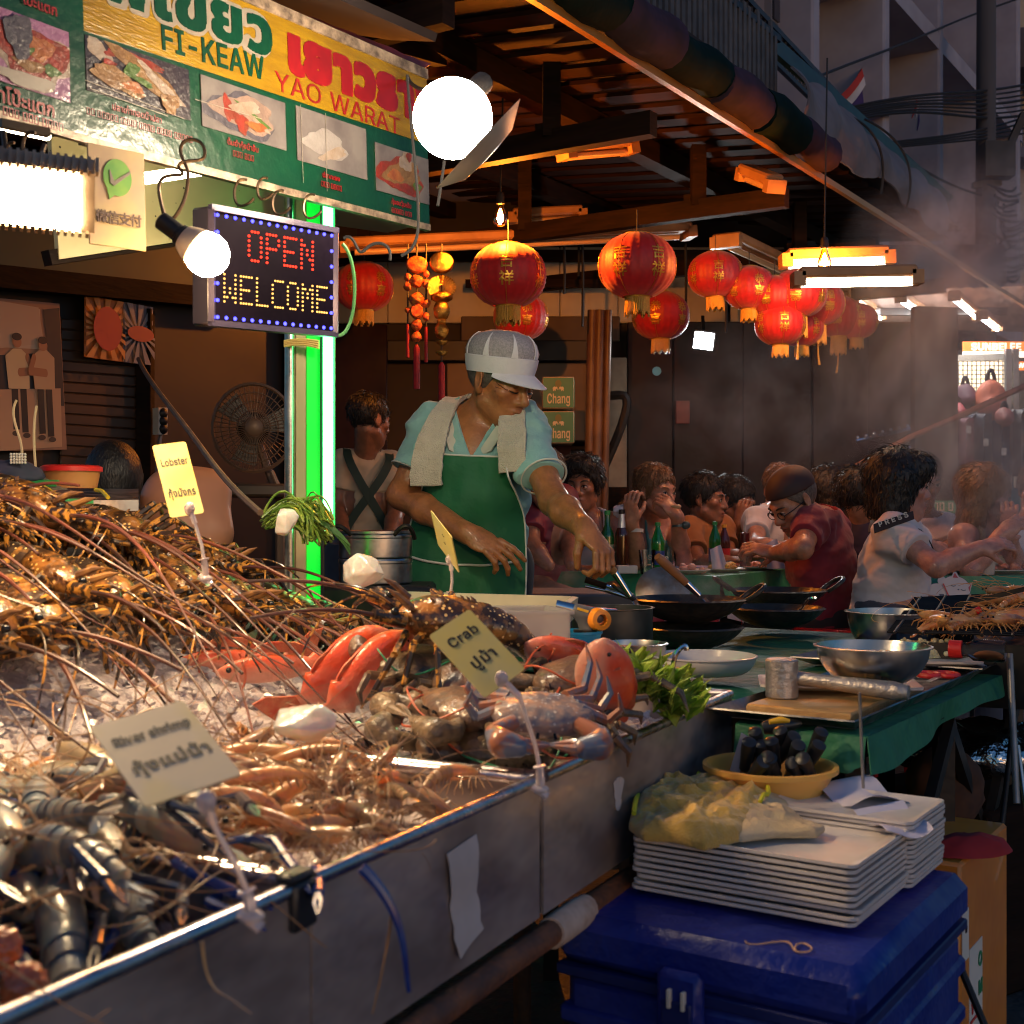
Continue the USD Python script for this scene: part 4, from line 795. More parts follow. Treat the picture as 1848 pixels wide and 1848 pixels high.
lights('blue_lights', [(x, y) for y in (.07, .93) for x in np.linspace(.05, .95, 15)] + [(x, y) for x in (.05, .95) for y in np.linspace(.07, .93, 7)[1:-1]], glow('led_blue', (.05, .05, 1.), 4.5), .0032)
led.add('cable', cord([P(618, 440, 2.4), P(640, 520, 2.42), P(622, 600, 2.41), P(606, 605, 2.38)], .0035, 20, 6), mat('cable_green', (.05, .15, .05), .4))

# ------------------------------------------------------------ lamps over the stall
wire_m = mat('bent_wire', (.10, .065, .04), .4, .8)
gl = thing('globe_lamp', 'large glaring white globe lamp with a metal shade, right of the yellow sign', 'lamp'); gc = P(817, 214, 2.22)
gl.add('globe', ball(.0690, gc, 4), glow('globe_light', (1., .80, .55), 115), smooth=True)
gl.add('shade', lathe([(.02, -.086), (.06, -.083), (.105, -.062), (.106, -.061), (.06, -.087), (.02, -.09)], 32, frame(gc, x=(.6, .2, .7), z=(-.78, -.22, .50))), white_paint); gl.add('socket', tube([gc + A([.02, .05, .05]), gc + A([.05, .11, .10])], .02, 12), black_metal)
gl.add('cord', cord([gc + A([.05, .11, .1]), P(742, 150, 2.75), P(735, 135, 2.85)], .004), cbm)
lb = thing('bulb_lamp', 'glowing LED bulb in a dark holder on a bent wire, left of the LED board', 'lamp'); bc = P(372, 458, 1.93); ax = unit(P(320, 420, 1.95) - P(372, 458, 1.93))
Mx = frame(bc, z=ax, x=(0, -1, 0)); lb.add('globe', lathe([(0, -.036), (.012, -.0335), (.024, -.026), (.032, -.014), (.034, 0), (.032, .010), (.029, .016)], 32, Mx), glow('bulb_light', (1., .66, .33), 170), smooth=True)
lb.add('collar', lathe([(.029, .0155), (.030, .018), (.026, .03), (.020, .042), (.0, .042)], 28, Mx), mat('bulb_collar', (.55, .40, .28), .35)); lb.add('socket', lathe([(0, .042), (.017, .042), (.017, .05), (.014, .052), (.014, .085), (.010, .088), (0, .088)], 24, Mx), black_metal)
lb.add('wire_hanger', [cord([P(290, 404, 1.97), P(288, 330, 1.98), P(300, 318, 1.98), P(330, 312, 1.98), P(322, 300, 1.98), P(332, 292, 1.98), P(368, 284, 1.98), P(366, 262, 1.98), P(350, 252, 1.98), P(330, 258, 1.98), P(326, 276, 1.98), P(336, 300, 1.98), P(338, 336, 1.98), P(318, 388, 1.97), P(304, 405, 1.97)], .0028, 60, 6), ball(.010, P(296, 402, 1.97), 2)], wire_m)
fl = thing('floodlight', 'big bright floodlight with a ribbed metal housing, at the left edge', 'lamp')
Mf = frame(P(40, 352, 1.72), x=A([1, .42, -.02]), z=A([.10, -.32, -1.])); 
fl.add('housing', prism(sg.Polygon([(-.14, -.075), (.10, -.085), (.088, .068), (-.14, .072)]), .022, Mf @ Rz(0, (0, 0, -.024))), mat('flood_housing', (.34, .26, .18), .4, .5, c2=(.22, .16, .11), sc=14)); 
fl.add('glass', prism(sg.Polygon([(-.13, -.066), (.075, -.072), (.066, .055), (-.13, .06)]).buffer(.004), .002, Mf), glow('flood_light', (1., .70, .38), 95))
[fl.add('fin', box((.004, .012, .022), (x, y, -.008), Mf), mat('flood_housing', (0, 0, 0))) for x in np.linspace(-.135, .09, 24) for y in (-.086, .076)]
fl.add('bracket', [tube([P(18, 335, 1.75), P(6, 238, 1.8)], .004), tube([P(55, 340, 1.75), P(80, 262, 1.82)], .004), bar(P(0, 222, 1.8), P(88, 240, 1.85), .012)], wire_m)
fl.add('wing_nut', tube([P(104, 332, 1.78), P(122, 338, 1.78)], .012, 10), grey_metal)
for k, (x, y, s, d) in enumerate(((50, 240, 1., 1.8), (18, 258, .6, 1.78), (432, 325, 1., 2.2), (472, 322, .8, 2.25), (556, 352, .9, 2.5), (500, 345, .9, 2.3))):
    h = 46 * s; solo('wire_hook', ('bent wire hook above the floodlight', 'small wire hook left of the larger one above the floodlight', 'wire hook above the left corner of the LED board', 'leaning wire hook behind the LED board', 'thin hook in front of the green panel', 'wire hook at the middle of the LED board')[k], 'hook', cord([P(x + 14 * s, y, d), P(x - 8 * s, y + h * .75, d), P(x, y + h, d), P(x + 14 * s, y + h * .95, d), P(x + 26 * s, y + h * .7, d)], .0026, 24, 6), wire_m)
for k, pts in enumerate(([(735, 135), (740, 200), (752, 330), (755, 400), (748, 440), (724, 462)], [(802, 290), (795, 340), (790, 372)], [(620, 430), (640, 438), (652, 455), (664, 446), (690, 440), (704, 470)])):
    solo('lamp_cable', ('black cable hanging down the right end of the yellow signboard', 'short frayed cable below the globe lamp', 'looping cable right of the LED board')[k], 'cable', cord([P(*q, 2.68) for q in pts], .0035, 30, 6), cbm)

# post with green tube, fascia behind the signs
pst = thing('stall_post', 'stall post of steel pipe, timber and green panel with a green neon tube', 'post', P(556, 1300, 2.95) * A([1, 1, 0]))
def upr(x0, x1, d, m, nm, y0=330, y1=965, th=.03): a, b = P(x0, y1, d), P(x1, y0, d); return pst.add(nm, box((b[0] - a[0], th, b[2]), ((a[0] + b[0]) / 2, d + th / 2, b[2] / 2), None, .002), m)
pst.add('pipe', tube([P(523, 330, 2.93) * A([1, 1, 0]), P(523, 330, 2.93)], .0125, 16), steel); upr(533, 553, 2.93, mat('pale_timber', (.40, .27, .16), .6, c2=(.28, .18, .10), sc=5, stretch=(1, 1, .15)), 'timber')
upr(553, 580, 2.925, mat('green_panel_tube_glow', (.02, .42, .04), .3, c2=(.015, .34, .03), sc=5, em=((.0, 1., .04), .42)), 'panel'); upr(578, 582, 2.90, black_metal, 'edge_strip')  # panel emits weakly, standing in for the tube light falling on it
pst.add('neon_tube', tube([P(592, 362, 2.89), P(592, 962, 2.89)], .0115, 16), glow('neon_green', (.13, 1., .30), 5.5)); pst.add('neon_backing', box((.034, .006, P(592, 362, 2.9)[2] - P(592, 962, 2.9)[2]), (P(592, 0, 2.92)[0], 2.915, (P(592, 362, 2.9)[2] + P(592, 962, 2.9)[2]) / 2)), mat('neon_green_back', (.05, .6, .12), .5))
pst.add('rubber_bands', [cord([P(513, 616 + 3 * k, 2.91), P(540, 613 + 3 * k, 2.90), P(576, 616 + 4 * k, 2.89)], .003, 8, 5) for k in range(4)], mat('band', (.45, .32, .10), .5))
fs = thing('stall_fascia', 'cream fascia board with fly specks, lit by the bulb behind the hanging signs', 'board')
spk = mat('fascia_cream', (.62, .52, .28), .5, c2=(.48, .40, .2), sc=3, spots=((.05, .04, .02), 34, .07))
fs.add('board', sheet([P(85, 250, 2.55), P(585, 250, 3.1), P(585, 398, 3.1), P(100, 470, 2.55)], 2, 2, .015), spk); fs.add('lower_rail', bar(P(84, 466, 2.54), P(545, 398, 3.05), .03), dark_wood)
fs.add('soffit', sheet([P(600, 300, 3.0), P(775, 396, 3.2), P(700, 414, 3.7), P(600, 400, 3.5)], 2, 2, .01), mat('soffit_grey', (.30, .28, .22), .6))
fs.add('lamp_tube', tube([P(262, 322, 2.5), P(375, 305, 2.6)], .012, 10), glow('tube_fascia', (1., .86, .58), 15))
fs.add('lamp_tube', tube([P(-10, 222, 2.2), P(86, 244, 2.3)], .010, 10), glow('tube_fascia', (1., .86, .58), 15))
roof2 = thing('stall_roof', 'roof of the seafood stall above the signboards', 'roof'); roof2.add('sheeting', sheet([P(-400, -330, 1.6) + UP * .1, P(790, 60, 3.05), P(700, 60, 3.9), P(-700, -120, 3.2)], 4, 4, .02), mat('roof_sheet', (0, 0, 0)))

# shop wall at the left: shutter, posters
def wd(px): return 4.243 / (.659 + (924 - px) / 2300)
def Wl(px, py, out=0.): return P(px, py, wd(px)) + A([.834, -.551, 0]) * out
sw = thing('shop_front', 'dark shop front with roller shutter and green fascia at the left', 'shop front')
sw.add('wall', sheet([Wl(-60, 380, -.06), Wl(575, 380, -.06), Wl(575, 1200, -.06), Wl(-60, 1200, -.06)], 1, 1, .06), mat('shop_wall', (.012, .006, .004), .6, c2=(.008, .004, .003), sc=2))
sw.add('fascia', sheet([Wl(-60, 405, .03), Wl(540, 405, .03), Wl(540, 545, .03), Wl(-60, 492, .03)], 2, 2, .05), mat('fascia_green', (.03, .06, .025), .5, c2=(.02, .04, .018), sc=2)); sw.add('beam', bar(Wl(-60, 500, .05), Wl(440, 548, .05), .07), dark_wood)
slt = mat('shutter_slat', (.06, .032, .02), .45, .3, c2=(.04, .022, .014), sc=5)
for k in range(17):
    y = 585 + 19 * k; a, b = Wl(104, y, .01), Wl(250, y + 10, .01); sw.add('shutter_slat', bar(a, b, .014, .035, .004), slt)
[sw.add('door_frame', bar(Wl(q, 560, .03), Wl(q, 1000, .03), .05), dark_wood) for q in (252, 516)]
pb = thing('banner_poster', 'large poster of two standing people beside a white building, at the left edge', 'poster'); Mq, wq, hq = plane4(Wl(-30, 540, .045), Wl(-30, 815, .045), Wl(104, 812, .045))
pb.add('sheet', box((wq, hq, .004), (wq / 2, hq / 2, 0), Mq), mat('poster_ground', (.30, .16, .10), .5, c2=(.20, .10, .07), sc=3)); z_ = [.0025]
def lay(poly, c, nm='print'):
    M = Mq.copy(); M[:3, 3] += Mq[:3, 2] * z_[0]; z_[0] += .0004; pb.add(nm, prism(affinity.scale(poly, wq, hq, origin=(0, 0)), .0003, M), mat('print_%s' % abs(hash(c)) if 0 else 'print_%03d_%03d_%03d' % tuple(int(x * 999) for x in c), c, .5))
lay(shapely.box(0, .68, .72, .95), (.42, .32, .25)); lay(sg.Polygon([(0, .62), (.8, .66), (.76, .95), (.99, .97), (.99, .3), (.0, .3)]), (.02, .015, .018)); lay(sg.Polygon([(0, .66), (.75, .72), (.7, .96), (0, .99)]), (.40, .29, .22)); lay(sg.Polygon([(0, 0), (.93, .02), (.95, .42), (0, .40)]), (.38, .22, .14))
for cx, hgt, shirt, arm in ((.38, .0, (.50, .36, .22), 1), (.72, -.03, (.42, .26, .16), -1)):
    lay(shapely.union_all([shapely.box(cx - .10, .14 + hgt, cx - .015, .44), shapely.box(cx + .015, .12 + hgt, cx + .10, .44)]), (.015, .012, .012)); lay(affinity.scale(sg.Point(cx - .07, .115 + hgt).buffer(.05), 1, .35), (.05, .03, .025)); lay(affinity.scale(sg.Point(cx + .07, .10 + hgt).buffer(.05), 1, .35), (.05, .03, .025))
    lay(sg.Polygon([(cx - .13, .42), (cx + .13, .42), (cx + .14, .62), (cx + .05, .665), (cx - .05, .665), (cx - .15, .62)]).buffer(.01), shirt); lay(sg.LineString([(cx + .13 * arm, .62), (cx + .19 * arm, .53), (cx + .02, .52)]).buffer(.028), (.30, .12, .06)); lay(affinity.scale(sg.Point(cx, .72 + hgt * .5).buffer(.06), 1, .62), (.34, .15, .08)); lay(affinity.scale(sg.Point(cx, .755 + hgt * .5).buffer(.066), 1, .38), (.015, .01, .01))
ps = thing('drink_poster', 'pair of posters, orange with a round red emblem and blue with rays, on the shutter', 'poster'); Mq, wq, hq = plane4(Wl(134, 535, .05), Wl(134, 646, .05), Wl(256, 662, .05)); z_[0] = .0025
ps.add('sheet', box((wq, hq, .003), (wq / 2, hq / 2, 0), Mq), mat('poster_orange', (.42, .12, .02), .5)); pb = ps
lay(shapely.box(.555, 0, 1, 1), (.10, .10, .13))
for k in range(18):
    a = k * PI / 9; t_ = sg.Polygon([(0, 0), (math.cos(a), math.sin(a)), (math.cos(a + .17), math.sin(a + .17))]); lay(affinity.translate(t_, .28, .5).intersection(shapely.box(0, 0, .55, 1)), (.55, .22, .05)); lay(affinity.translate(t_, .77, .5).intersection(shapely.box(.56, 0, 1, 1)), (.20, .20, .24))
lay(affinity.translate(affinity.scale(sg.Point(0, 0).buffer(1), .205, .36), .29, .5), (.40, .03, .02)); lay(affinity.translate(affinity.scale(sg.Point(0, 0).buffer(1), .20, .13), .78, .5), (.35, .05, .03))
for s_, cx, cy in (('เถ้าแก่', .29, .54), ('มาลาซอง', .29, .40), ('ซ่า', .78, .46)):
    M = Mq.copy(); M[:3, 3] += Mq[:3, 2] * .014; ps.add('lettering', xf(text(s_, hq * .11, 'thai', .0006, stroke=2), M @ Rz(0, (cx * wq, cy * hq, 0))), mat('print_gold', (.55, .40, .12), .5))
pw = thing('power_strip', 'white power strip with plugs hanging on the dark wall', 'power strip'); pw.add('body', sheet([Wl(251, 738, .07), Wl(268, 738, .07), Wl(267, 786, .07), Wl(251, 786, .07)], 2, 4, .03), white_paint); pw.add('plug', [ball(.022, Wl(260, 748 + 14 * k, .09), 1) for k in range(3)], black_metal); pw.add('cord', [cord([Wl(262, 786, .08), Wl(258, 820, .08), Wl(252 + 8 * k, 880, .09)], .007, 12, 5) for k in range(3)], grey_metal)
solo('leaning_stick', 'long bent stick leaning from the wall down onto the lobsters', 'stick', cord([P(250, 648, 3.9), P(290, 712, 3.5), P(350, 790, 3.1), P(410, 868, 2.75), P(470, 925, 2.55)], .007, 30, 7), mat('stick', (.16, .10, .07), .6, c2=(.10, .06, .04), sc=20))
fan = thing('stand_fan', 'stand fan with a round wire cage in the dark corner left of the green post', 'fan', P(458, 1000, 4.0) * A([1, 1, 0])); fc = P(458, 772, 4.0); Mn = frame(fc, x=(1, .25, 0), z=(.25, -1, -.05))
fwm = mat('fan_wire', (.16, .09, .055), .5, .3); Rf = .128
fan.add('cage', [tube([(Mn @ A([Rf * r_ * math.cos(a) * .98, Rf * 1.07 * r_ * math.sin(a), .02 * (1 - r_ * r_), 1]))[:3] for a in np.linspace(0, 2 * PI, 41)], .0022 if r_ < 1 else .006, 4) for r_ in (1, .8, .6, .4, .25)] + [tube([(Mn @ A([Rf * q * math.cos(a), Rf * 1.07 * q * math.sin(a), .03 * (1 - q * q), 1]))[:3] for q in (.2, .6, 1)], .0013, 4) for a in np.linspace(0, 2 * PI, 49)], fwm)
fan.add('hub', lathe([(0, .04), (.02, .038), (.028, .03), (.03, .0), (0, 0)], 20, Mn), fwm)
for k in range(3): fan.add('blade', prism(affinity.rotate(sg.Polygon([(.02, -.02), (.11, -.05), (.118, .03), (.02, .02)]), 120 * k + 20, origin=(0, 0)), .004, Mn @ Rz(0, (0, 0, -.03))), mat('fan_blade', (.05, .03, .025), .4))
fan.add('motor', tube([(Mn @ A([0, 0, z, 1]))[:3] for z in (-.04, -.12)], .05, 14), dark_wood); fan.add('stand', [tube([fc + A([0, .08, -.05]), P(505, 905, 4.05) , P(505, 905, 4.05) * A([1, 1, 0])], .014, 8), tube([P(490, 850, 4.0), P(512, 900, 4.0)], .008)], fwm)
solo('wicker_shelf', 'low wooden shelf below the fan', 'shelf', box((.3, .3, .04), (0, 0, 0), Rz(.3, P(478, 886, 4.0)), .008), brown2)

# counter at the far left with clutter
cn = thing('rear_counter', 'rear counter with a green front edge behind the lobsters', 'counter', P(120, 1300, 3.0) * A([1, 1, 0]))
ca, cb_, cc_, cd_ = P(-60, 905, 2.72), P(250, 902, 2.9), P(250, 882, 3.5), P(-60, 878, 3.3)
cn.add('top', hull([q + UP * z for q in (ca, cb_, cc_, cd_) for z in (0, -.025)]), steel); cn.add('green_edge', bar(ca + A([0, -.006, -.012]), P(170, 902, 2.85) + A([0, -.006, -.012]), .006, .03), mat('edge_green', (.03, .35, .08), .4)); cn.add('front', hull([q * A([1, 1, 0]) + UP * z + A([0, .05, 0]) for q in (ca, cb_) for z in (.0, 1.06)] + [q * A([1, 1, 0]) + UP * z + A([0, .09, 0]) for q in (ca, cb_) for z in (.0, 1.06)]), black_metal); cn.add('red_shelf', bar(P(-20, 915, 2.68), P(130, 918, 2.72), .03), mat('red_shelf', (.4, .06, .03), .5))
tub_ = thing('plastic_tub', 'orange plastic tub with a red lid on the rear counter', 'tub'); c0 = P(129, 881, 3.0); s_ = 3.0 / F
tub_.add('tub', lathe([(0, 0), (44 * s_, 0), (50 * s_, 30 * s_), (51 * s_, 31 * s_), (0, 31 * s_)], 36, Rz(0, c0)), mat('tub_orange', (.5, .2, .06), .4, sss=.2)); tub_.add('lid', lathe([(0, 41 * s_), (48 * s_, 41 * s_), (54 * s_, 38 * s_), (54 * s_, 30 * s_), (52 * s_, 30 * s_), (51 * s_, 33 * s_), (0, 34 * s_)], 36, Rz(0, c0)), mat('lid_red', (.6, .02, .015), .35))
pp_ = thing('paper_pad', 'stack of receipts and a green notebook on the rear counter', 'papers'); pp_.add('sheet', [box((.10, .07, .002), (0, 0, 0), frame(P(80 + 6 * k, 872 - 4 * k, 2.95 + .01 * k), x=(1, .4 + .1 * k, -.05), z=(.2, -.35, 1))) for k in range(4)], swht); pp_.add('notebook', box((.07, .05, .008), (0, 0, 0), frame(P(76, 872, 2.88), x=(1, .2, 0), z=(0, -.2, 1)), .003), mat('edge_green', (0, 0, 0)))
cl_ = thing('folded_cloth', 'dark blue cloth bundle with beaded fringe at the left of the counter', 'cloth'); cl_.add('bundle', bumpy(ball((.09, .06, .035), P(10, 860, 2.9), 3), .016, 22), mat('cloth_dark', (.02, .025, .05), .8, c2=(.05, .04, .08), sc=9)); cl_.add('bead', [ball(.0035, P(20 + 5 * (k % 6), 820 + 5 * (k // 6), 2.85), 1) for k in range(24)], white_paint)
for k, (x, y, x2, y2) in enumerate(((70, 878, 110, 898), (172, 884, 195, 898))): solo('drinking_straw', ('yellow bent straw on the counter left of the orange tub', 'short yellow straw right of the orange tub')[k], 'straw', tube([P(x, y, 2.75), P(x + 12, y + 2, 2.74), P(x2, y2, 2.7)], .0045, 8), mat('straw_yellow', (.75, .5, .03), .35))
for k, x in enumerate((26, 62)): solo('bent_wire_stick', ('pale bent wire standing at the left of the counter', 'pale bent wire standing left of the orange tub')[k], 'wire', cord([P(x + 4, 722 + 10 * k, 2.9), P(x - 2 + 3 * k, 742 + 8 * k, 2.9), P(x, 760, 2.9), P(x + 2, 845, 2.9)], .003, 20, 5), mat('pale_wire', (.55, .42, .25), .4))
# ============================================================ seafood
def loft(c, w, h, n=12, up=(0, 0, 1), cap=True):
    "elliptic skin along c, half widths w, half heights h"
    c = np.asarray(c, float); k = len(c); t = np.gradient(c, axis=0); t /= np.linalg.norm(t, axis=1, keepdims=True); w = np.broadcast_to(w, (k,)); h = np.broadcast_to(h, (k,))
    s = np.cross(np.asarray(up, float), t); s /= np.linalg.norm(s, axis=1, keepdims=True); u = np.cross(t, s); a = np.arange(n) * 2 * PI / n
    v = (c[:, None] + s[:, None] * (np.cos(a)[None, :, None] * w[:, None, None]) + u[:, None] * (np.sin(a)[None, :, None] * h[:, None, None])).reshape(-1, 3)
    j = np.arange(n); j2 = (j + 1) % n; f = []
    for i in range(k - 1): f += [np.c_[i * n + j, i * n + j2, (i + 1) * n + j2], np.c_[i * n + j, (i + 1) * n + j2, (i + 1) * n + j]]
    if cap:
        v = np.vstack([v, c[0], c[-1]]); f += [np.c_[j2, j, np.full(n, k * n)], np.c_[(k - 1) * n + j, (k - 1) * n + j2, np.full(n, k * n + 1)]]
    return TM(v, np.vstack(f))
def spine(bend, tip=0.):
    "point of the back at s (0 tail .. 1 head); the tail half bends down by bend radians"
    def f(s):
        s = np.asarray(s, float); x = np.zeros_like(s); z = np.zeros_like(s); ss = np.linspace(0, 1, 101); an = bend * np.clip((.6 - ss) / .6, 0, 1) ** 1.2 + tip * ss
        dx, dz = np.cos(an) * .01, np.sin(an) * .01; X = np.r_[0, np.cumsum(dx)][:101]; Z = np.r_[0, np.cumsum(dz)][:101]; i60 = 60
        X, Z = X - X[i60], Z - Z[i60]; return np.stack([np.interp(s, ss, X), np.zeros_like(s), np.interp(s, ss, Z)], -1)
    return f
def make_prawn(name, label, group, bend, body, tailm, legm, feel, clawm=None, seed=0, L=.23, side=0.):
    t = thing(name, label, 'prawn', group=group); r_ = np.random.default_rng(seed); sp_ = spine(bend); Sc = np.diag([L, L, L, 1]); add = lambda nm, m, mm, **k: t.add(nm, xf(cat(m) if isinstance(m, list) else m, Sc), mm, local=True, **k)
    s = np.linspace(.56, .99, 12); q = (s - .56) / .43; add('carapace', loft(sp_(s), .078 * np.sqrt(np.clip(1 - q ** 3, .03, 1)) * (.92 + .16 * np.sin(q * PI)), .090 * np.sqrt(np.clip(1 - q ** 2.4, .03, 1)) * (.95 + .12 * np.sin(q * PI)), 14), body, smooth=60)
    sk = np.linspace(.58, .12, 7)
    for k in range(6):
        a, b = sk[k] + .018, sk[k + 1]; s = np.linspace(a, b, 5); q = np.linspace(0, 1, 5); rr_ = (.086 - .0078 * k); add('tail_segment', loft(sp_(s)[::-1], (rr_ * (.95 + .06 * np.sin(q * 2.2)) * .9)[::-1], (rr_ * (.96 + .06 * np.sin(q * 2.2)))[::-1], 14), body if k % 2 == 0 else tailm, smooth=60)
    e = sp_(np.array([.12, .06])); d = unit(e[1] - e[0]); fan_ = []
    for a in (-.55, -.25, 0, .25, .55):
        dd = unit(d + A([0, math.sin(a), -.05 * abs(a)])); p = [e[0] + dd * x for x in (0, .05, .10, .14, .155)]; fan_.append(loft(p, [.012, .026, .030, .022, .004], [.006, .005, .004, .003, .001], 8))
    for f_2 in fan_: add('tail_fin', f_2, tailm, smooth=60)
    h = sp_(np.array([.97, .9, .75])); add('rostrum', loft([h[1] + A([0, 0, .06]), h[0] + A([.02, 0, .055]), h[0] + A([.11, 0, .075]), h[0] + A([.19, 0, .11])], [.009, .008, .005, .001], [.012, .016, .010, .001], 6), legm)
    for sg_ in (-1, 1):
        add('eye', ball(.016, h[0] + A([.035, sg_ * .045, .035]), 2), mat('prawn_eye', (.008, .008, .008), .12))
        ph = r_.uniform(-.2, .2); add('antenna', [cord([h[0] + A([.01, sg_ * .03, 0]), h[0] + A([.22, sg_ * (.12 + ph), .14]), h[0] + A([.40, sg_ * (.35 + ph), .12]), h[0] + A([.30 + ph, sg_ * .75, .02])], [.0042] * 11 + [.0028] * 9, 20, 5), cord([h[0], h[0] + A([.18, sg_ * .06, .12]), h[0] + A([.36, sg_ * (.12 + ph), .10])], .004, 10, 4)], feel)
        for k in range(5):
            b = sp_(np.array(.92 - k * .075)) + A([0, sg_ * .05, -.05]); o = r_.normal(0, .02, 3); add('leg', tube([b, b + A([.05 + o[0], sg_ * (.09 + o[1]), -.03]), b + A([.08 - .03 * k, sg_ * (.13 + o[1]), -.10 + o[2]]), b + A([.09 - .04 * k, sg_ * (.14), -.16])], [.011, .009, .007, .004], 5), legm)
        add('swimmeret', [loft([sp_(np.array(.54 - .075 * k)) + A([0, sg_ * .045, -.05]), sp_(np.array(.54 - .075 * k)) + A([-.02, sg_ * .055, -.13])], [.018, .008], [.005, .003], 6) for k in range(5)], legm)
        if clawm is not None:
            b = h[2] + A([.1, sg_ * .05, -.05]); w = r_.uniform(.7, 1.25); arm = [b, b + A([.10, sg_ * .16 * w, .03]), b + A([.26, sg_ * .20 * w, .06]), b + A([.50, sg_ * .12 * w, .03])]
            c_ = add('claw', [tube([arm[0], arm[1]], [.015, .018], 7), tube([arm[1], arm[2]], [.018, .021], 7), tube([arm[2], arm[3]], [.022, .026], 8)], clawm); dd = unit(arm[3] - arm[2])
            for g_ in (-1, 1): c_.add('pincer', xf(tube([arm[3], arm[3] + dd * .09 + A([0, g_ * .014, .0]), arm[3] + dd * .19 + A([0, g_ * .004, 0])], [.017, .012, .003], 6), Sc), clawm, local=True)
    return t
wet = dict(coat=.25, spec=.5)
pb_blue = mat('prawn_blue', (.10, .155, .20), .42, c2=(.29, .22, .14), sc=22, det=5, sss=.25, bump=.15, bsc=140, bdist=.003, rnd=.35, **wet); pb_dark = mat('prawn_dark', (.06, .10, .145), .42, c2=(.22, .165, .11), sc=34, det=5, rnd=.35, bump=.15, bsc=140, bdist=.003, **wet)
pb_olive = mat('prawn_olive', (.24, .20, .12), .28, c2=(.38, .27, .13), sc=24, det=5, sss=.2, rnd=.3, **wet); pb_tan = mat('prawn_tan', (.38, .27, .14), .3, c2=(.22, .17, .12), sc=30, rnd=.3, **wet)
pb_brown = mat('shrimp_brown', (.25, .115, .05), .26, c2=(.38, .20, .10), sc=34, det=5, sss=.3, rnd=.3, **wet); pb_pink = mat('shrimp_pink', (.38, .20, .11), .26, c2=(.26, .12, .06), sc=40, sss=.3, rnd=.25, **wet)
leg_tan = mat('prawn_leg', (.50, .29, .12), .35, c2=(.30, .18, .12), sc=30, **wet); feel_m = mat('prawn_feeler', (.34, .15, .05), .4, c2=(.42, .26, .14), sc=30); claw_blue = mat('prawn_claw', (.006, .022, .16), .25, c2=(.02, .06, .22), sc=24, **wet); claw_dk = mat('prawn_claw_dark', (.018, .03, .07), .28, c2=(.05, .045, .05), sc=24, **wet)
GP = 'river prawns heaped in the nearest tray'; LP_ = 'grey blue river prawn with blue claws, lying in the heap in the nearest tray'
prawns = [make_prawn('river_prawn', LP_, GP, .35, pb_blue, pb_dark, leg_tan, feel_m, claw_blue, 1), make_prawn('river_prawn', LP_, GP, .8, pb_dark, pb_blue, leg_tan, feel_m, claw_dk, 2), make_prawn('river_prawn', LP_, GP, .15, pb_blue, pb_olive, leg_tan, feel_m, claw_dk, 3)]
GO = 'olive prawns at the back of the prawn heap'; olives = [make_prawn('olive_prawn', 'olive tan prawn lying among the river prawns towards the lobsters', GO, .6, pb_olive, pb_tan, leg_tan, feel_m, None, 4), make_prawn('olive_prawn', 'olive tan prawn lying among the river prawns towards the lobsters', GO, 1.1, pb_tan, pb_olive, leg_tan, feel_m, None, 5)]
GS = 'small brown shrimps in the middle tray'; LS = 'small wet brown shrimp in the heap of the middle tray'; smalls = [make_prawn('small_shrimp', LS, GS, .9, pb_brown, pb_pink, leg_tan, feel_m, None, 6, .12), make_prawn('small_shrimp', LS, GS, 1.5, pb_pink, pb_brown, leg_tan, feel_m, None, 7, .12), make_prawn('small_shrimp', LS, GS, .5, pb_brown, pb_brown, leg_tan, feel_m, None, 8, .12)]
rs = np.random.default_rng(11)
def lay_out(protos, spots, hd, spread, roll=.5, pitch=.25, sc=(.85, 1.15), flip=.35):
    for i, p in enumerate(spots):
        a = hd + rs.normal(0, spread) + (PI if rs.random() < flip else 0); ax_ = A([math.cos(a), math.sin(a), rs.normal(0, pitch)]); up = A([rs.normal(0, roll), rs.normal(0, roll), 1.]); k = rs.uniform(*sc)
        M = frame(p, x=ax_, z=up) @ np.diag([k, k, k, 1]); j = i % len(protos)
        if i < len(protos): setM(protos[j].prim, M)
        else: copy_of(protos[j], M)
def spots_in(s0, s1, n0, n1, ds, dn, z0, amp, jit=.4):
    o = []
    for s in np.arange(s0, s1, ds):
        for n in np.arange(n0, n1, dn):
            ss, nn = s + rs.uniform(-jit, jit) * ds, n + rs.uniform(-jit, jit) * dn; o.append(S(ss, nn, z0 + amp * math.sin(PI * np.clip((nn) / .8, 0, 1)) + rs.uniform(-.008, .008)))
    return o
HD = math.atan2(-.80, .50)
lay_out(prawns, spots_in(-1.0, -.42, .165, .60, .060, .11, .722, .03) + spots_in(-1.0, -.40, .17, .56, .066, .11, .760, .03), HD, .22, .35, .15, (.85, 1.15), .6)
lay_out(olives, spots_in(-.95, -.50, .50, .62, .075, .075, .738, .03) + spots_in(-.46, -.2, .36, .44, .09, .08, .735, .03), HD + .5, .8, .8)
lay_out(smalls, spots_in(-.36, -.06, .10, .36, .05, .06, .732, .03) + spots_in(-.36, -.07, .11, .34, .07, .075, .752, .035) + spots_in(-.30, -.02, .36, .62, .075, .075, .74, .02), HD + .9, 1.1, .9, .35)
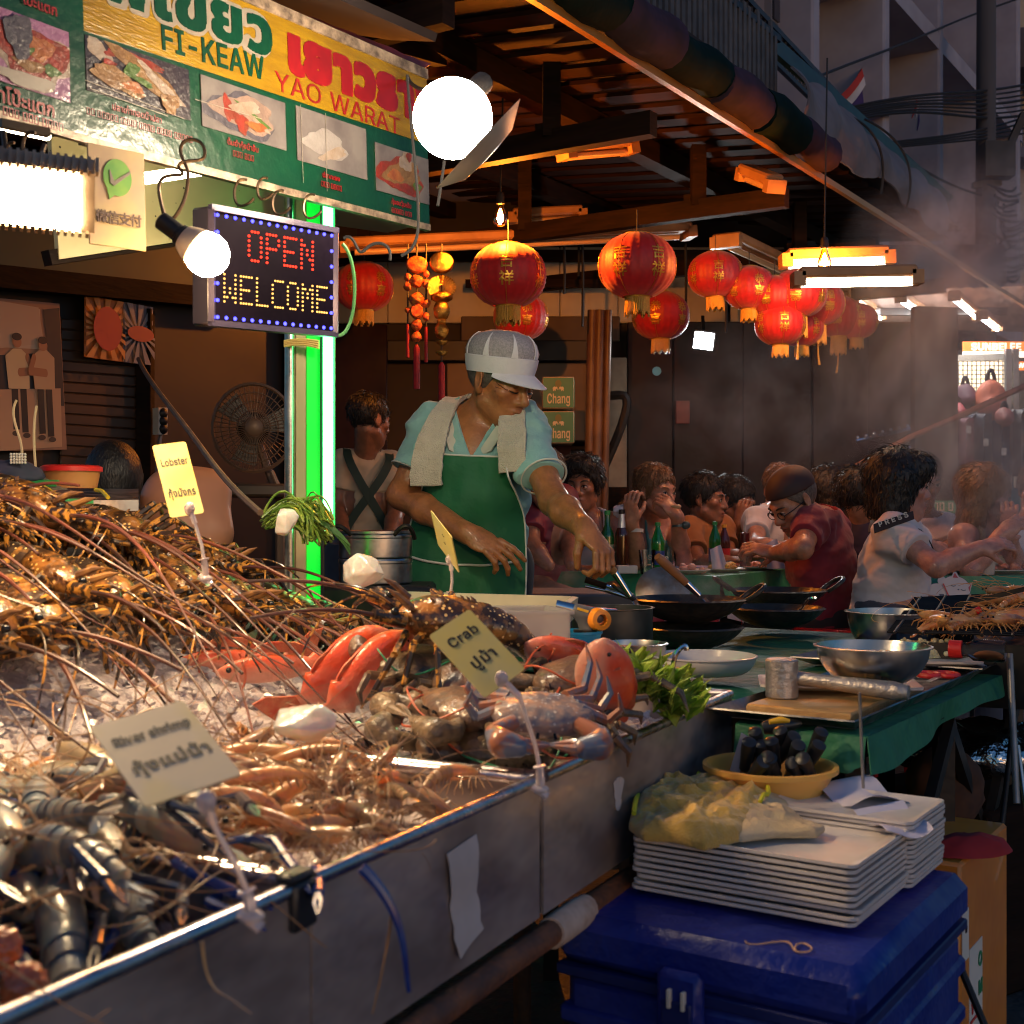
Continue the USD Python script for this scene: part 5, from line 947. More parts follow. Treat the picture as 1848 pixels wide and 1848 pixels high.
for k, (pts, lb) in enumerate((([(652, 1566), (690, 1610), (722, 1680), (732, 1740), (738, 1790)], 'blue prawn claw hanging over the rim beside the white tape'), ([(365, 1700), (372, 1750), (395, 1790), (412, 1800), (440, 1820), (455, 1830)], 'pale prawn feeler hanging down the front of the nearest tray'), ([(690, 1600), (705, 1640), (700, 1700), (688, 1760), (672, 1830)], 'thin brown feeler hanging below the blue claw'))):
    d = (1.10, .99, 1.11)[k]; solo(('prawn_claw', 'prawn_feeler', 'prawn_feeler')[k], lb, 'prawn claw' if k == 0 else 'feeler', tube(spline([P(*q, d) for q in pts], 24), np.linspace(.0052, .002, 24) if k == 0 else np.linspace(.0016, .0008, 24), 7), (claw_blue, leg_tan, feel_m)[k])
for k in range(2):
    solo('spiced_snail', ('orange knobbly shellfish in the bottom left corner', 'second orange knobbly shellfish, half outside the frame at bottom left')[k], 'shellfish', bumpy(ball((.017, .015, .015), P(42, 1778, .90) if k == 0 else P(-6, 1712, .92), 4), .004, 190, 3), mat('roe_orange', (.5, .12, .03), .3, c2=(.32, .06, .02), sc=60, coat=.6))

# ------------------------------------------------------------ spiny lobsters
lobA = mat('lobster_shell', (.030, .014, .007), .28, c2=(.24, .095, .018), sc=30, det=5, lo=.46, hi=.6, spots=((.62, .40, .14), 95, .20), rnd=.35, bump=.5, bsc=90, bdist=.005, **wet)
lobB = mat('lobster_tail', (.028, .017, .012), .25, c2=(.30, .14, .03), sc=24, det=5, lo=.47, hi=.6, spots=((.68, .50, .22), 110, .18), rnd=.35, bump=.3, bsc=70, bdist=.004, **wet)
lobL = mat('lobster_leg', (.022, .011, .007), .35, c2=(.42, .19, .03), sc=60, lo=.50, hi=.56, rnd=.3, **wet); lobF = mat('lobster_feeler', (.13, .024, .010), .5, c2=(.055, .018, .012), sc=9, rnd=.4, **wet)
lobH = mat('lobster_horn', (.10, .05, .035), .35, c2=(.34, .17, .06), sc=40, **wet)
def make_lobster(label, group, seed, bend, sweep, L=.30):
    t = thing('spiny_lobster', label, 'lobster', group=group); r_ = np.random.default_rng(seed); sp_ = spine(bend); Sc = np.diag([L, L, L, 1]); add = lambda nm, m, mm, **k: t.add(nm, xf(cat(m) if isinstance(m, list) else m, Sc), mm, local=True, **k)
    s = np.linspace(.55, .98, 14); q = (s - .55) / .43; c = loft(sp_(s), .125 * (.85 + .25 * np.sin(q * PI)) * np.sqrt(np.clip(1.06 - q ** 4, .05, 1)), .11 * (.9 + .2 * np.sin(q * PI)) * np.sqrt(np.clip(1.05 - q ** 4, .05, 1)), 18); add('carapace', c, lobA, smooth=60)
    sp2 = []
    for k in range(46):
        i = r_.integers(18, 18 * 13); p = c.vertices[i]; n = c.vertex_normals[i]
        if n[2] > -.3: sp2.append(tube([p - n * .004, p + n * .012 + A([.008, 0, 0]), p + n * .024 + A([.022, 0, 0])], [.011, .008, .001], 5, False))
    add('spines', sp2, lobH, kind='stuff')
    sk = np.linspace(.57, .13, 7)
    for k in range(6):
        a, b = sk[k] + .02, sk[k + 1]; s = np.linspace(a, b, 6); q = np.linspace(0, 1, 6); rr_ = .118 - .0095 * k; add('tail_segment', loft(sp_(s)[::-1], (rr_ * (.93 + .1 * np.sin(q * 2.4)))[::-1], (rr_ * .82 * (.92 + .13 * np.sin(q * 2.4)))[::-1], 16), lobB, smooth=60)
    e = sp_(np.array([.14, .06])); d = unit(e[1] - e[0])
    for a in (-.7, -.35, 0, .35, .7):
        dd = unit(d + A([0, math.sin(a), 0])); add('tail_fin', loft([e[0] + dd * x for x in (0, .06, .13, .18, .2)], [.018, .042, .052, .042, .01], [.01, .007, .005, .004, .002], 10), lobB, smooth=60)
    h = sp_(np.array([.98, .93]))
    for sg_ in (-1, 1):
        add('horn', tube([h[1] + A([0, sg_ * .05, .08]), h[0] + A([.04, sg_ * .055, .15]), h[0] + A([.10, sg_ * .05, .18])], [.022, .016, .002], 7), lobH)
        add('eye', ball(.022, h[0] + A([.04, sg_ * .085, .07]), 2), mat('prawn_eye', (0, 0, 0)))
        b = [h[0] + A([-.02, sg_ * .06, .01]), h[0] + A([.06, sg_ * .085, .03]), h[0] + A([.15, sg_ * .10, .05])]; add('antenna_base', [tube(b[:2], [.045, .04], 9), tube(b[1:], [.036, .034], 9), ball(.04, b[1], 1)], lobL)
        w = sweep + sg_ * .13 + r_.uniform(-.06, .06); p = [b[2], b[2] + A([.45, .45 * w, .05]), b[2] + A([1.0, 1.05 * w, -.06]), b[2] + A([1.9, 1.9 * w + .08 * sg_, -.34])]; pt = spline(p, 26); add('antenna', tube(pt[:26 if seed % 2 else 9], np.linspace(.0120, .0028, 26)[:26 if seed % 2 else 9], 7), lobF)
        add('antennule', cord([h[0] + A([.02, sg_ * .03, .03]), h[0] + A([.25, sg_ * .05, .12]), h[0] + A([.45, sg_ * .2, .0]), h[0] + A([.5, sg_ * .28, -.12])], .006, 16, 5), lobL)
        for k in range(5):
            b = sp_(np.array(.94 - k * .085)) + A([0, sg_ * .09, -.05]); o = r_.normal(0, .03, 3); a1 = b + A([.10 - .02 * k, sg_ * (.20 + o[0]), .04 + o[1]]); a2 = a1 + A([.08 - .05 * k, sg_ * (.10 + o[1]), -.16]); add('leg', [tube([b, a1], [.022, .019], 6), tube([a1, a2, a2 + A([.03 - .02 * k, -sg_ * .02 + o[2], -.16])], [.018, .015, .004], 6)], lobL)
    return t
GL = 'spiny lobsters heaped on the ice bank'; LL = 'mottled brown and yellow spiny lobster with long red feelers, in the heap on the bank'
lobs = [make_lobster(LL, GL, 1, .5, .0), make_lobster(LL, GL, 2, .9, .15), make_lobster(LL, GL, 3, .3, -.12), make_lobster(LL, GL, 4, .7, .05)]
rl_ = np.random.default_rng(5); cnt = 0
for row, (n0, dz, s0, s1, ds) in enumerate(((1.22, -.005, -.95, .50, .105), (1.06, .03, -1.0, .74, .098), (.87, .015, -1.0, .86, .095))):
    for s in np.arange(s0, s1, ds):
        ss = s + rl_.uniform(-.03, .03); nn = n0 + rl_.uniform(-.035, .035); p = S(ss, nn, heapz(ss, nn) + dz + rl_.uniform(-.012, .012)); pit = (-.12, -.28, -.42, -.40)[row] + rl_.uniform(-.1, .1)
        a = math.atan2(-.62, .75) + rl_.normal(0, .09); k = rl_.uniform(.85, 1.12); M = frame(p, x=A([math.cos(a), math.sin(a), pit]), z=A([rl_.normal(0, .25), rl_.normal(0, .25), 1])) @ np.diag([k, k, k, 1])
        if cnt < 4: setM(lobs[cnt].prim, M)
        else: copy_of(lobs[cnt % 4], M)
        cnt += 1
big = make_lobster('big dark lobster lying on the crabs with its spotted tail towards the blue bowl', None, 8, 1.25, .2, .30)
setM(big.prim, frame(P(845, 1120, 2.0), x=A([-.93, -.30, .10]), z=A([.1, -.45, .9])))

# ------------------------------------------------------------ crabs
def make_crab(label, group, shell, clawm, seed, wdt=.075):
    t = thing('crab', label, 'crab', group=group); r_ = np.random.default_rng(seed)
    a = np.linspace(0, 2 * PI, 40)[:-1]; o = np.c_[np.cos(a) * (1 + .06 * np.abs(np.sin(a * 9)) * (np.sin(a) > 0)), np.where(np.sin(a) > 0, .62, .70) * np.sin(a)]
    v = [o * k for k in (.55, .9, 1., .9, .5)]; z = (-.26, -.17, 0, .20, .33); V = np.vstack([np.c_[q, np.full(len(q), zz)] for q, zz in zip(v, z)] + [[[0, 0, -.28], [0, 0, .37]]]) * wdt; n = 39; j = np.arange(n); j2 = (j + 1) % n; f = []
    for i in range(4): f += [np.c_[i * n + j, i * n + j2, (i + 1) * n + j2], np.c_[i * n + j, (i + 1) * n + j2, (i + 1) * n + j]]
    f += [np.c_[j2, j, np.full(n, 5 * n)], np.c_[4 * n + j, 4 * n + j2, np.full(n, 5 * n + 1)]]
    m = TM(V, np.vstack(f)); m = m.subdivide(); t.add('carapace', bumpy(m, .004, 45, seed), shell, local=True, smooth=60)
    for sg_ in (-1, 1):
        p = A([[.62, .42, -.05], [1.02, .78, .0], [.92, 1.12, .02], [.42, 1.22, .05]]) * A([sg_, 1, 1]) * wdt
        c = t.add('claw', [tube(p[:2], [.16 * wdt, .2 * wdt], 8), blob([(cone(p[1], p[2], .19 * wdt, .23 * wdt), .01), (cone(p[2], p[3] * .6 + p[2] * .4, .25 * wdt, .21 * wdt), .01)], .004)], clawm, local=True, smooth=60)
        for g_ in (.0, .22): c.add('pincer', tube([p[3] * .6 + p[2] * .4, p[3] + A([0, -g_ * wdt, .02 * wdt]), p[3] + A([-sg_ * .42 * wdt, -.12 * wdt - g_ * .3 * wdt, 0])], [.15 * wdt, .11 * wdt, .02 * wdt], 7), clawm, local=True)
        for k in range(4):
            b = A([sg_ * (.78 - .08 * k), -.05 - .18 * k, -.12]) * wdt; q = b + A([sg_ * .52, .14 - .26 * k, .16]) * wdt; t.add('leg', [tube([b, q], [.11 * wdt, .09 * wdt], 7), tube([q, q + A([sg_ * .22, .05 - .22 * k, -.3]) * wdt, q + A([sg_ * .12, .05 - .3 * k, -.62]) * wdt], [.09 * wdt, .07 * wdt, .015 * wdt], 7)], clawm, local=True)
        t.add('eye', tube([A([sg_ * .16, .60, .08]) * wdt, A([sg_ * .18, .70, .14]) * wdt], [.03 * wdt, .035 * wdt], 6), mat('prawn_eye', (0, 0, 0)), local=True)
    t.add('string', cord([A([math.cos(b) * .95, math.sin(b) * .9 + .1, .36 * abs(math.sin(b * 1.5)) + .06]) * wdt for b in np.linspace(0, 5.4, 9)], .0016, 40, 5), (mat('string_green', (.02, .22, .10), .5), mat('string_red', (.45, .08, .03), .5))[seed % 2], local=True)
    return t
crA = mat('crab_mud', (.085, .065, .045), .28, c2=(.26, .17, .09), sc=40, det=5, bump=.7, bsc=150, bdist=.004, rnd=.3, **wet); crB = mat('crab_claw', (.20, .105, .055), .3, c2=(.08, .055, .045), sc=34, det=5, bump=.6, bsc=120, bdist=.004, rnd=.3, **wet); crC = mat('crab_blue', (.12, .12, .15), .28, c2=(.33, .20, .15), sc=46, det=4, spots=((.42, .36, .34), 120, .2), bump=.4, bsc=150, bdist=.003, **wet); crD = mat('crab_blue_claw', (.30, .11, .06), .3, c2=(.12, .14, .2), sc=26, lo=.45, hi=.55, **wet)
CR = [(752, 1200, 1.98, .5, 'mud crab left of the crab card, under the lobster feelers'), (828, 1282, 1.82, 2.2, 'brown mud crab at the lower left edge of the crab card'), (850, 1225, 1.95, 4., 'mud crab hidden behind the crab card'), (915, 1342, 1.78, 3.4, 'dark mud crab nearest the tray rim, left of the hanging beads'), (815, 1335, 1.80, 1.2, 'very dark crab at the left end of the crab heap'), (1000, 1330, 1.84, 2.7, 'crab tied with green string, right of the hanging beads'), (930, 1300, 1.86, 5., 'crab below the crab card, between the dark crabs'), (1032, 1222, 1.95, .9, 'pale brown crab between the two red fish')]
c0 = None
for i, (x, y, d, a, lb) in enumerate(CR):
    M = frame(P(x, y, d), x=A([math.cos(a), math.sin(a), .15 * math.sin(i * 2)]), z=A([.25 * math.sin(i * 1.7), -.55 + .2 * math.cos(i), .85]))
    if i == 0: c0 = make_crab(lb, 'crabs heaped in the farthest tray', crA, crB, 0); setM(c0.prim, M)
    elif i == 1: c1 = make_crab(lb, 'crabs heaped in the farthest tray', crB, crA, 1); setM(c1.prim, M)
    else: copy_of((c0, c1)[(i + 1) % 2 if i != 7 else 1], M, lb)
cb = make_crab('blue grey flower crab with orange edges, lying across the heap under the crab card', None, crC, crD, 3, .068); setM(cb.prim, frame(P(978, 1290, 1.68), x=A([.97, .15, -.05]), y=A([-.15, -.93, -.3])))

# ------------------------------------------------------------ fish
fish_v = mat('fish_skin', (1., 1., 1.), .25, vc='Cd', bump=.5, bsc=170, bdist=.003, sss=.15, **wet)
def make_fish(label, M, L=.27, hgt=.115):
    t = thing('red_fish', label, 'fish', M=M); s = np.linspace(0, 1, 22); prof = hgt * np.sin(np.clip(s, 0, 1) ** .75 * PI) ** .8 * .5 + .012 * (s > .8) * (1 - s) / .2; prof[0] = .004; prof[-1] = .016
    b = loft(np.c_[(s - .5) * L, 0 * s, 0 * s], prof * .55, prof, 20); z = b.vertices[:, 2] / hgt + .5; nz = meshkit.fbm(b.vertices * 60, 3, 4); k = np.clip((z - .30 + (nz - .5) * .9) * 1.8, 0, 1)[:, None]
    t.add('body', b, fish_v, local=True, col=A([.56, .27, .21]) * (1 - k) + A([.62, .085, .03]) * k)
    fr = mat('fish_fin', (.48, .06, .03), .4, c2=(.55, .2, .10), sc=30, bump=.3, bsc=200)
    t.add('tail_fin', prism([(.0, .014), (.04, .05), (.062, .055), (.048, 0), (.062, -.055), (.04, -.05), (0, -.014)], .003, frame((L * .49, 0.0015, 0), x=(1, 0, 0), y=(0, 0, 1))), fr, local=True)
    t.add('dorsal_fin', prism([(-.05, .030), (-.03, .044), (-.01, .048), (.03, .044), (.05, .034), (.04, .022), (0, .03)], .003, frame((0, .0015, 0), x=(1, 0, 0), y=(0, 0, 1))), fr, local=True)
    for sg_ in (-1, 1): t.add('eye', ball(.0048, (-.4 * L, sg_ * .010, .008), 2), mat('fish_eye', (.02, .02, .02), .1), local=True); t.add('gill', cord([(-.30 * L, sg_ * .017, .025), (-.27 * L, sg_ * .0185, 0), (-.30 * L, sg_ * .016, -.025)], .002, 10, 5), fr, local=True)
    return t
make_fish('orange red fish lying on the ice left of the crabs, upper of two', frame(P(622, 1202, 2.02), x=A([-.75, -.3, -.60]), z=A([-.4, -.60, .7])), .18, .095)
make_fish('orange red fish lying on the ice left of the crabs, lower of two', frame(P(668, 1214, 1.96), x=A([-.72, -.35, -.62]), z=A([-.4, -.6, .7])), .18, .095)
make_fish('big red fish with pale scaly belly standing on end beside the lettuce', frame(P(1092, 1240, 1.87), x=A([.05, .55, -.75]), z=A([.75, -.5, .4])), .19, .09)
make_fish('pink fish behind the pale crab, below the blue bowl', frame(P(1030, 1195, 2.05), x=A([.75, .4, -.35]), z=A([.1, -.6, .75])), .18, .08)
make_fish('red fish half buried in ice under the lobster feelers', frame(P(500, 1205, 2.12), x=A([.9, .3, .05]), z=A([.1, -.3, .95])), .2, .05); make_fish('red fish buried in ice at the left under the lobsters', frame(P(415, 1195, 2.2), x=A([.9, .35, .02]), z=A([.1, -.3, .95])), .2, .05)

# ice lumps, greens
def lump(px, py, d, r, label, seed):
    r5 = np.random.default_rng(seed); g = r5.normal(size=(16, 3)); g /= np.linalg.norm(g, axis=1, keepdims=True); m = hull(g * A(r) * r5.uniform(.85, 1.05, (16, 1))); m = m.subdivide().subdivide().subdivide(); trimesh.smoothing.filter_laplacian(m, iterations=3)
    return solo('ice_lump', label, 'ice', bumpy(mv(m, P(px, py, d)), .002, 60, seed), mat('ice_lump', (.62, .56, .50), .25, c2=(.48, .43, .38), sc=30, bump=.5, bsc=70, bdist=.004, sss=.4, coat=.5), smooth=True)
lump(553, 1303, 1.42, (.040, .032, .025), 'large rounded white ice lump on the small shrimps', 1); lump(516, 945, 2.35, (.03, .03, .034), 'white ice lump on top of the lobster heap before the green vegetables', 2); lump(655, 1035, 2.35, (.042, .035, .042), 'large white block of ice at the right end of the lobster heap', 3)
veg1 = leaf('stem_green', (.10, .22, .02), (.25, .34, .05)); rv_ = np.random.default_rng(9); vb = thing('vegetable_bundle', 'bundle of long green vegetable stems beside the green post', 'vegetables'); stems = []
for k in range(130):
    a = P(rv_.uniform(470, 560), rv_.uniform(918, 955), 2.6 + rv_.uniform(-.12, .12)); b = P(rv_.uniform(545, 605), rv_.uniform(925, 985), 2.55 + rv_.uniform(-.12, .12)); m_ = (a + b) / 2 + UP * rv_.uniform(.005, .05); stems.append(cord([a, m_, b], rv_.uniform(.0014, .003), 8, 5))
vb.add('stems', stems, veg1, kind='stuff'); vb.add('leaf', [ribbon([P(560, 935, 2.5), P(600, 955, 2.5), P(632, 985 + 8 * k, 2.5)], [.004, .016, .003], (0, -.6, .8), .001) for k in range(3)], leaf('leaf_dark', (.03, .10, .015), (.06, .16, .03)))
let_m = leaf('lettuce', (.22, .40, .03), (.42, .52, .10), 40.); lt = thing('lettuce', 'bunch of frilly bright green lettuce leaves on ice in the farthest tray', 'lettuce')
for k in range(16):
    c = P(1130 + 95 * (k % 8) / 7 + rv_.uniform(-8, 8), 1236 + 46 * (k % 8) / 7 + rv_.uniform(-14, 12) - 12 * (k // 8), 2.02 - .03 * (k // 8)); a = rv_.uniform(0, 6.28); r_ = rv_.uniform(.024, .034); M = frame(c, x=A([math.cos(a), math.sin(a), rv_.uniform(-.4, .4)]), z=A([rv_.normal(0, .45), -.8 + rv_.normal(0, .25), .6]))
    def ruf(u, v, p, a=a): q = p.copy(); r = np.hypot(u - .5, v - .5) * 2; th = np.arctan2(v - .5, u - .5); q[:, 2] += .015 * r ** 2 * np.sin(th * 7 + a) + .007 * r * np.sin(th * 17 + a * 3) + .008 * (meshkit.fbm(p * 90 + a * 10, 3) - .5) + .02 * r * r; q[:, :2] *= (1 - .22 * np.maximum(np.abs(u - .5), np.abs(v - .5)) * 2 * (np.hypot(u - .5, v - .5) > .55))[:, None]; return q
    lt.add('leaf', xf(sheet([(-r_, -r_, 0), (r_, -r_, 0), (r_, r_, 0), (-r_, r_, 0)], 26, 26, 0, ruf), M), let_m, smooth=True)

# ------------------------------------------------------------ price cards on clip stands
card_m = mat('card_yellow', (.55, .46, .20), .4, c2=(.62, .48, .10), sc=9, det=3); card_p = mat('card_pale', (.62, .50, .34), .4, c2=(.64, .50, .12), sc=8, lo=.45, hi=.7); ink = mat('card_ink', (.03, .025, .02), .6); clip_m = mat('clip_plastic', (.86, .76, .74), .18, c2=(.80, .66, .64), sc=30, tr=.55, coat=.5); bead_m = mat('bead_white', (.74, .60, .60), .25, coat=.5)
def card(label, q, d, lines, m, chain, cd):
    t = thing('price_card', label, 'price card'); TL, TR, BR, BL = [P(*a, b) for a, b in zip(q, d)]; x = ((TR - TL) + (BR - BL)) / 2; y = ((TL - BL) + (TR - BR)) / 2; w, h = np.linalg.norm(x), np.linalg.norm(y); M = frame((TL + TR + BL + BR) / 4, x=x, y=y)
    if M[:3, 2].dot(A([0, 0, EYE]) - M[:3, 3]) < 0: M[:3, 2] *= -1; M[:3, 0] *= -1
    t.add('card', prism(shapely.box(-w / 2 + .004, -h / 2 + .004, w / 2 - .004, h / 2 - .004).buffer(.004), .0018, M @ Rz(0, (0, 0, -.0009))), m); flow = lambda u, v, p: p
    for s_, f_, hh, yy in lines: g = text(s_, hh * h, f_, .0006, wt=700); g.vertices[:, 0] *= min(1, .80 * w / np.ptp(g.bounds[:, 0])); t.add('lettering', xf(g, M @ Rz(0, (0, yy * h, .0010))), ink)
    pts = [P(*a, cd) for a in chain]; t.add('clip', [ball((.008, .006, .010), pts[0], 2), tube([pts[0] + A([-.006, 0, .004]), pts[0] + A([.006, 0, -.002])], .005), tube(pts[:2], .004)], clip_m); t.add('stem', tube(pts[1:-1], .0026, 8), clip_m)
    for p, p2 in ((pts[1] * .35 + pts[2] * .65, pts[2] * .65 + pts[1] * .35), (pts[2] * .1 + pts[3] * .9, pts[3])): t.add('bead', tube([p, p * .75 + p2 * .25, p * .25 + p2 * .75, p2], [.004, .0078, .0078, .004], 12), bead_m)
    e = pts[-1]; t.add('base_clip', [tube([pts[-2], e], .005, 8), tube([e + A([-.01, 0, .004]), e + A([.008, -.003, -.008])], .005), ball((.010, .008, .006), e, 2)], clip_m); return t
card('cream price card reading River shrimp in black letters, on the nearest prawns', ((150, 1312), (330, 1270), (436, 1392), (274, 1460)), (1.07, 1.12, 1.05, 1.0), (('River shrimp', 'latin', .10, .19), ('กุ้งแม่น้ำ', 'thai', .13, -.16)), card_p, ((372, 1448), (386, 1490), (432, 1575), (446, 1610), (455, 1655)), .985)
card('pale yellow price card reading Crab in black letters, before the crab heap', ((770, 1150), (846, 1101), (949, 1206), (878, 1258)), (1.56, 1.59, 1.55, 1.52), (('Crab', 'latin', .13, .20), ('ปูม้า', 'thai', .15, -.17)), card_m, ((905, 1225), (938, 1258), (966, 1345), (974, 1385), (976, 1425)), 1.5)
card('tall yellow price card reading Lobster, standing on top of the lobster heap', ((279, 804), (341, 797), (362, 926), (303, 936)), (1.88, 1.9, 1.85, 1.83), (('Lobster', 'latin', .10, .19), ('กุ้งมังกร', 'thai', .11, -.24)), card_m, ((342, 918), (352, 945), (364, 985), (368, 1010), (372, 1045)), 1.83)
card('yellow price card seen nearly edge on, before the green apron', ((774, 919), (812, 966), (832, 1037), (795, 985)), (2.32, 2.2, 2.2, 2.32), (('~ ~', 'latin', .10, .12), ('~~', 'latin', .10, -.1)), card_m, ((812, 1010), (815, 1030), (816, 1050), (813, 1070), (812, 1100)), 2.26)
# ============================================================ the work table at the right and what stands on it
C0 = A([.565, 2.04, 0]); TZ = .72
def T(a, b, z=TZ): return C0 + E1 * a + E2 * b + UP * z
MT = frame(C0 + UP * TZ, x=E1, z=UP)
def TB(size, a, b, z, ang=0., ch=0.): return box(size, (0, 0, 0), frame(T(a, b, z), x=E1, z=UP) @ Rz(ang), ch)
gcl = mat('green_cloth', (.012, .12, .06), .6, c2=(.02, .165, .085), sc=8, bump=.4, bsc=26, bdist=.02)
tbl = thing('work_table', 'black framed work table with green cloth, beside the seafood trays', 'table', T(.6, .3, 0)); wood = mat('board_wood', (.50, .28, .10), .5, c2=(.36, .19, .07), sc=7, stretch=(1, 7, 7), bump=.15)
poly = [(0, 0), (1.7, 0), (1.7, .95), (.44, .95), (.37, .5), (.12, .25), (0, .22)]
tbl.add('tabletop', prism(poly, .03, MT @ Rz(0, (0, 0, -.034))), dark_wood)
cw = tbl.add('cloth', prism(sg.Polygon(poly).buffer(.003), .003, MT @ Rz(0, (0, 0, -.003))), gcl)
hang = lambda u, v, p: p + np.outer(.012 * np.sin(u * 17) * v + .006 * np.sin(u * 41) * v, A([.5, -.85, 0])) + np.outer(-.012 * np.sin(u * 9 + 1) * v, UP)
tbl.add('cloth_skirt', sheet([T(-.004, .22), T(-.004, -.004), T(-.012, -.01, .672), T(-.012, .22, .678)], 20, 8, .002, hang), gcl, smooth=70); tbl.add('cloth_skirt', sheet([T(-.004, -.004), T(1.7, -.004), T(1.7, -.01, .676), T(-.01, -.012, .672)], 80, 8, .002, hang), gcl, smooth=70)
for a, b in ((.06, .04), (.62, .04), (1.25, .04), (.12, .2), (1.5, .9), (.5, .9)): tbl.add('leg', bar(T(a, b, 0), T(a, b, .685), .035), black_metal)
for (a, z), (a2, z2) in (((.08, .66), (.6, .12)), ((.08, .2), (.6, .66)), ((.64, .66), (1.22, .1)), ((.64, .15), (1.22, .66)), ((.08, .4), (.6, .4))): tbl.add('brace', bar(T(a, .02 + .02 * (z > .5), z), T(a2, .02 + .02 * (z > .5), z2), .02, .028), black_metal)
dark_tray = mat('dark_tray', (.20, .19, .19), .3, 1., c2=(.30, .28, .27), sc=9, rv=.12)
def flat_tray(label, a0, a1, b0, b1, z, h=.022):
    t = thing('oven_tray', label, 'tray', T(a0, b0, z)); a, b = (a0 + a1) / 2, (b0 + b1) / 2; t.add('base', TB((a1 - a0, b1 - b0, .003), a, b, z + .002), dark_tray)
    for nm, p, q in (('rim', (a0, b0), (a1, b0)), ('rim', (a1, b0), (a1, b1)), ('rim', (a1, b1), (a0, b1)), ('rim', (a0, b1), (a0, b0))): t.add(nm, sheet([T(*p, z + .002), T(*q, z + .002), T(*(A(q) + .06 * (A(q) - [a, b]) / max(abs(A(q) - [a, b]))), z + h), T(*(A(p) + .06 * (A(p) - [a, b]) / max(abs(A(p) - [a, b]))), z + h)], 1, 1, .003), dark_tray)
    return t
flat_tray('steel oven tray under the wooden cutting board and the mallet', .045, .80, .03, .25, .722); flat_tray('steel oven tray at the far right of the work table', .86, 1.5, .04, .40, .722)
cbd = solo('cutting_board', 'wooden cutting board lying in the oven tray under the mallet', 'cutting board', TB((.42, .19, .018), .28, .14, .736, 0, .004), wood)
plate_m = mat('white_melamine', (.66, .60, .56), .3, c2=(.58, .52, .49), sc=5, rv=.08, coat=.3)
def sq_plate(w, d, M, name='serving_plate', lab=None, cat_='plate', group=None, th=.007):
    o, i = shapely.box(-w / 2, -d / 2, w / 2, d / 2).buffer(-.012).buffer(.012), shapely.box(-w / 2, -d / 2, w / 2, d / 2).buffer(-.03)
    ro, ri = [np.array(affinity.scale(o, k, k).exterior.coords)[:-1] for k in (1, .985)], np.array(i.exterior.coords)[:-1]
    rb = np.array(affinity.scale(o, .80, .78).exterior.coords)[:-1]; n = len(ro[0]); lay_ = [(rb, .0), (ro[0], th), (ro[0], th + .0045), (ro[1], th + .0048), (np.array(affinity.scale(o, .82, .80).exterior.coords)[:-1], .003)]
    v = np.vstack([np.c_[q, np.full(n, z)] for q, z in lay_] + [[[0, 0, 0], [0, 0, .003]]]); j = np.arange(n); j2 = (j + 1) % n; f = []
    for k in range(4): f += [np.c_[k * n + j, (k + 1) * n + j2, k * n + j2], np.c_[k * n + j, (k + 1) * n + j, (k + 1) * n + j2]]
    f += [np.c_[j, j2, np.full(n, 5 * n)], np.c_[4 * n + j2, 4 * n + j, np.full(n, 5 * n + 1)]]; m = TM(v, np.vstack(f)); m.fix_normals(); return m
Mpl = lambda px, py, z, ang: Rz(ang, PZ(px, py, z))
solo('serving_plate', 'white square plate under the nearer steel bowl', 'plate', xf(sq_plate(.29, .15, None), Mpl(1512, 1240, .752, -.16)), plate_m); solo('serving_plate', 'white oblong plate under the garlic, lower of two', 'plate', xf(sq_plate(.34, .16, None), Mpl(1625, 1202, .733, -.10)), plate_m); solo('serving_plate', 'white oblong plate with chopped garlic, upper of two', 'plate', xf(sq_plate(.33, .155, None), Mpl(1622, 1196, .745, -.08)), plate_m)
def bowl(label, px, py, z, r, h, m=steel, name='steel_bowl', lip=.006, rb=.5, fill=None, fz=.6):
    c = PZ(px, py, z); t = thing(name, label, 'bowl', c); q = np.linspace(0, 1, 14); pr = [(0, 0)] + [(r * (rb + (1 - rb) * math.sin(x * PI / 2) ** 1.0), h * (1 - math.cos(x * PI / 2)) ** .85) for x in q]
    inn = [(x - .002 if x > .003 else 0, y + .002) for x, y in pr][::-1]; t.add('bowl', lathe(pr + [(r + lip, h + .001), (r + lip, h + .003), (r, h + .004)] + inn[1:], 48, Rz(0, c)), m, smooth=50)
    if fill is not None: k = r * (rb + (1 - rb) * math.sin(math.acos(max(1 - fz ** (1 / .85), 0)))) * .97; t.add('food', bumpy(lathe([(0, h * fz + .01), (k * .5, h * fz + .008), (k, h * fz)], 40, Rz(0, c)), .006, 60), fill, smooth=True)
    return t
mush = mat('mash', (.62, .50, .22), .5, c2=(.72, .62, .38), sc=60, bump=.6, bsc=150)
bowl('big shiny steel bowl with yellow mash, nearest on the work table', 1575, 1233, .768, .100, .066, steel, 'steel_bowl', .006, .42, mush, .72); bowl('wide steel bowl behind the garlic plate', 1612, 1168, .73, .116, .09, steel, 'steel_bowl', .008, .6, mat('water', (.35, .33, .31), .05, spec=.8), .75)
ml = thing('meat_mallet', 'aluminium meat mallet with a thick round head on the cutting board', 'mallet'); alu = mat('cast_aluminium', (.52, .47, .43), .42, .85, c2=(.40, .36, .33), sc=26, bump=.3, bsc=90)
mc = PZ(1411, 1259, .746); hd_ = P(1640, 1250, 2.19); ml.add('head', lathe([(0, 0), (.026, 0), (.029, .003), (.029, .067), (.026, .070), (0, .070)], 30, Rz(0, mc)), alu); h0 = mc + A([.02, .0, .036]); ml.add('handle', tube([h0, h0 * .7 + hd_ * .3, h0 * .12 + hd_ * .88, hd_], [.0135, .0125, .0165, .012], 16), alu)
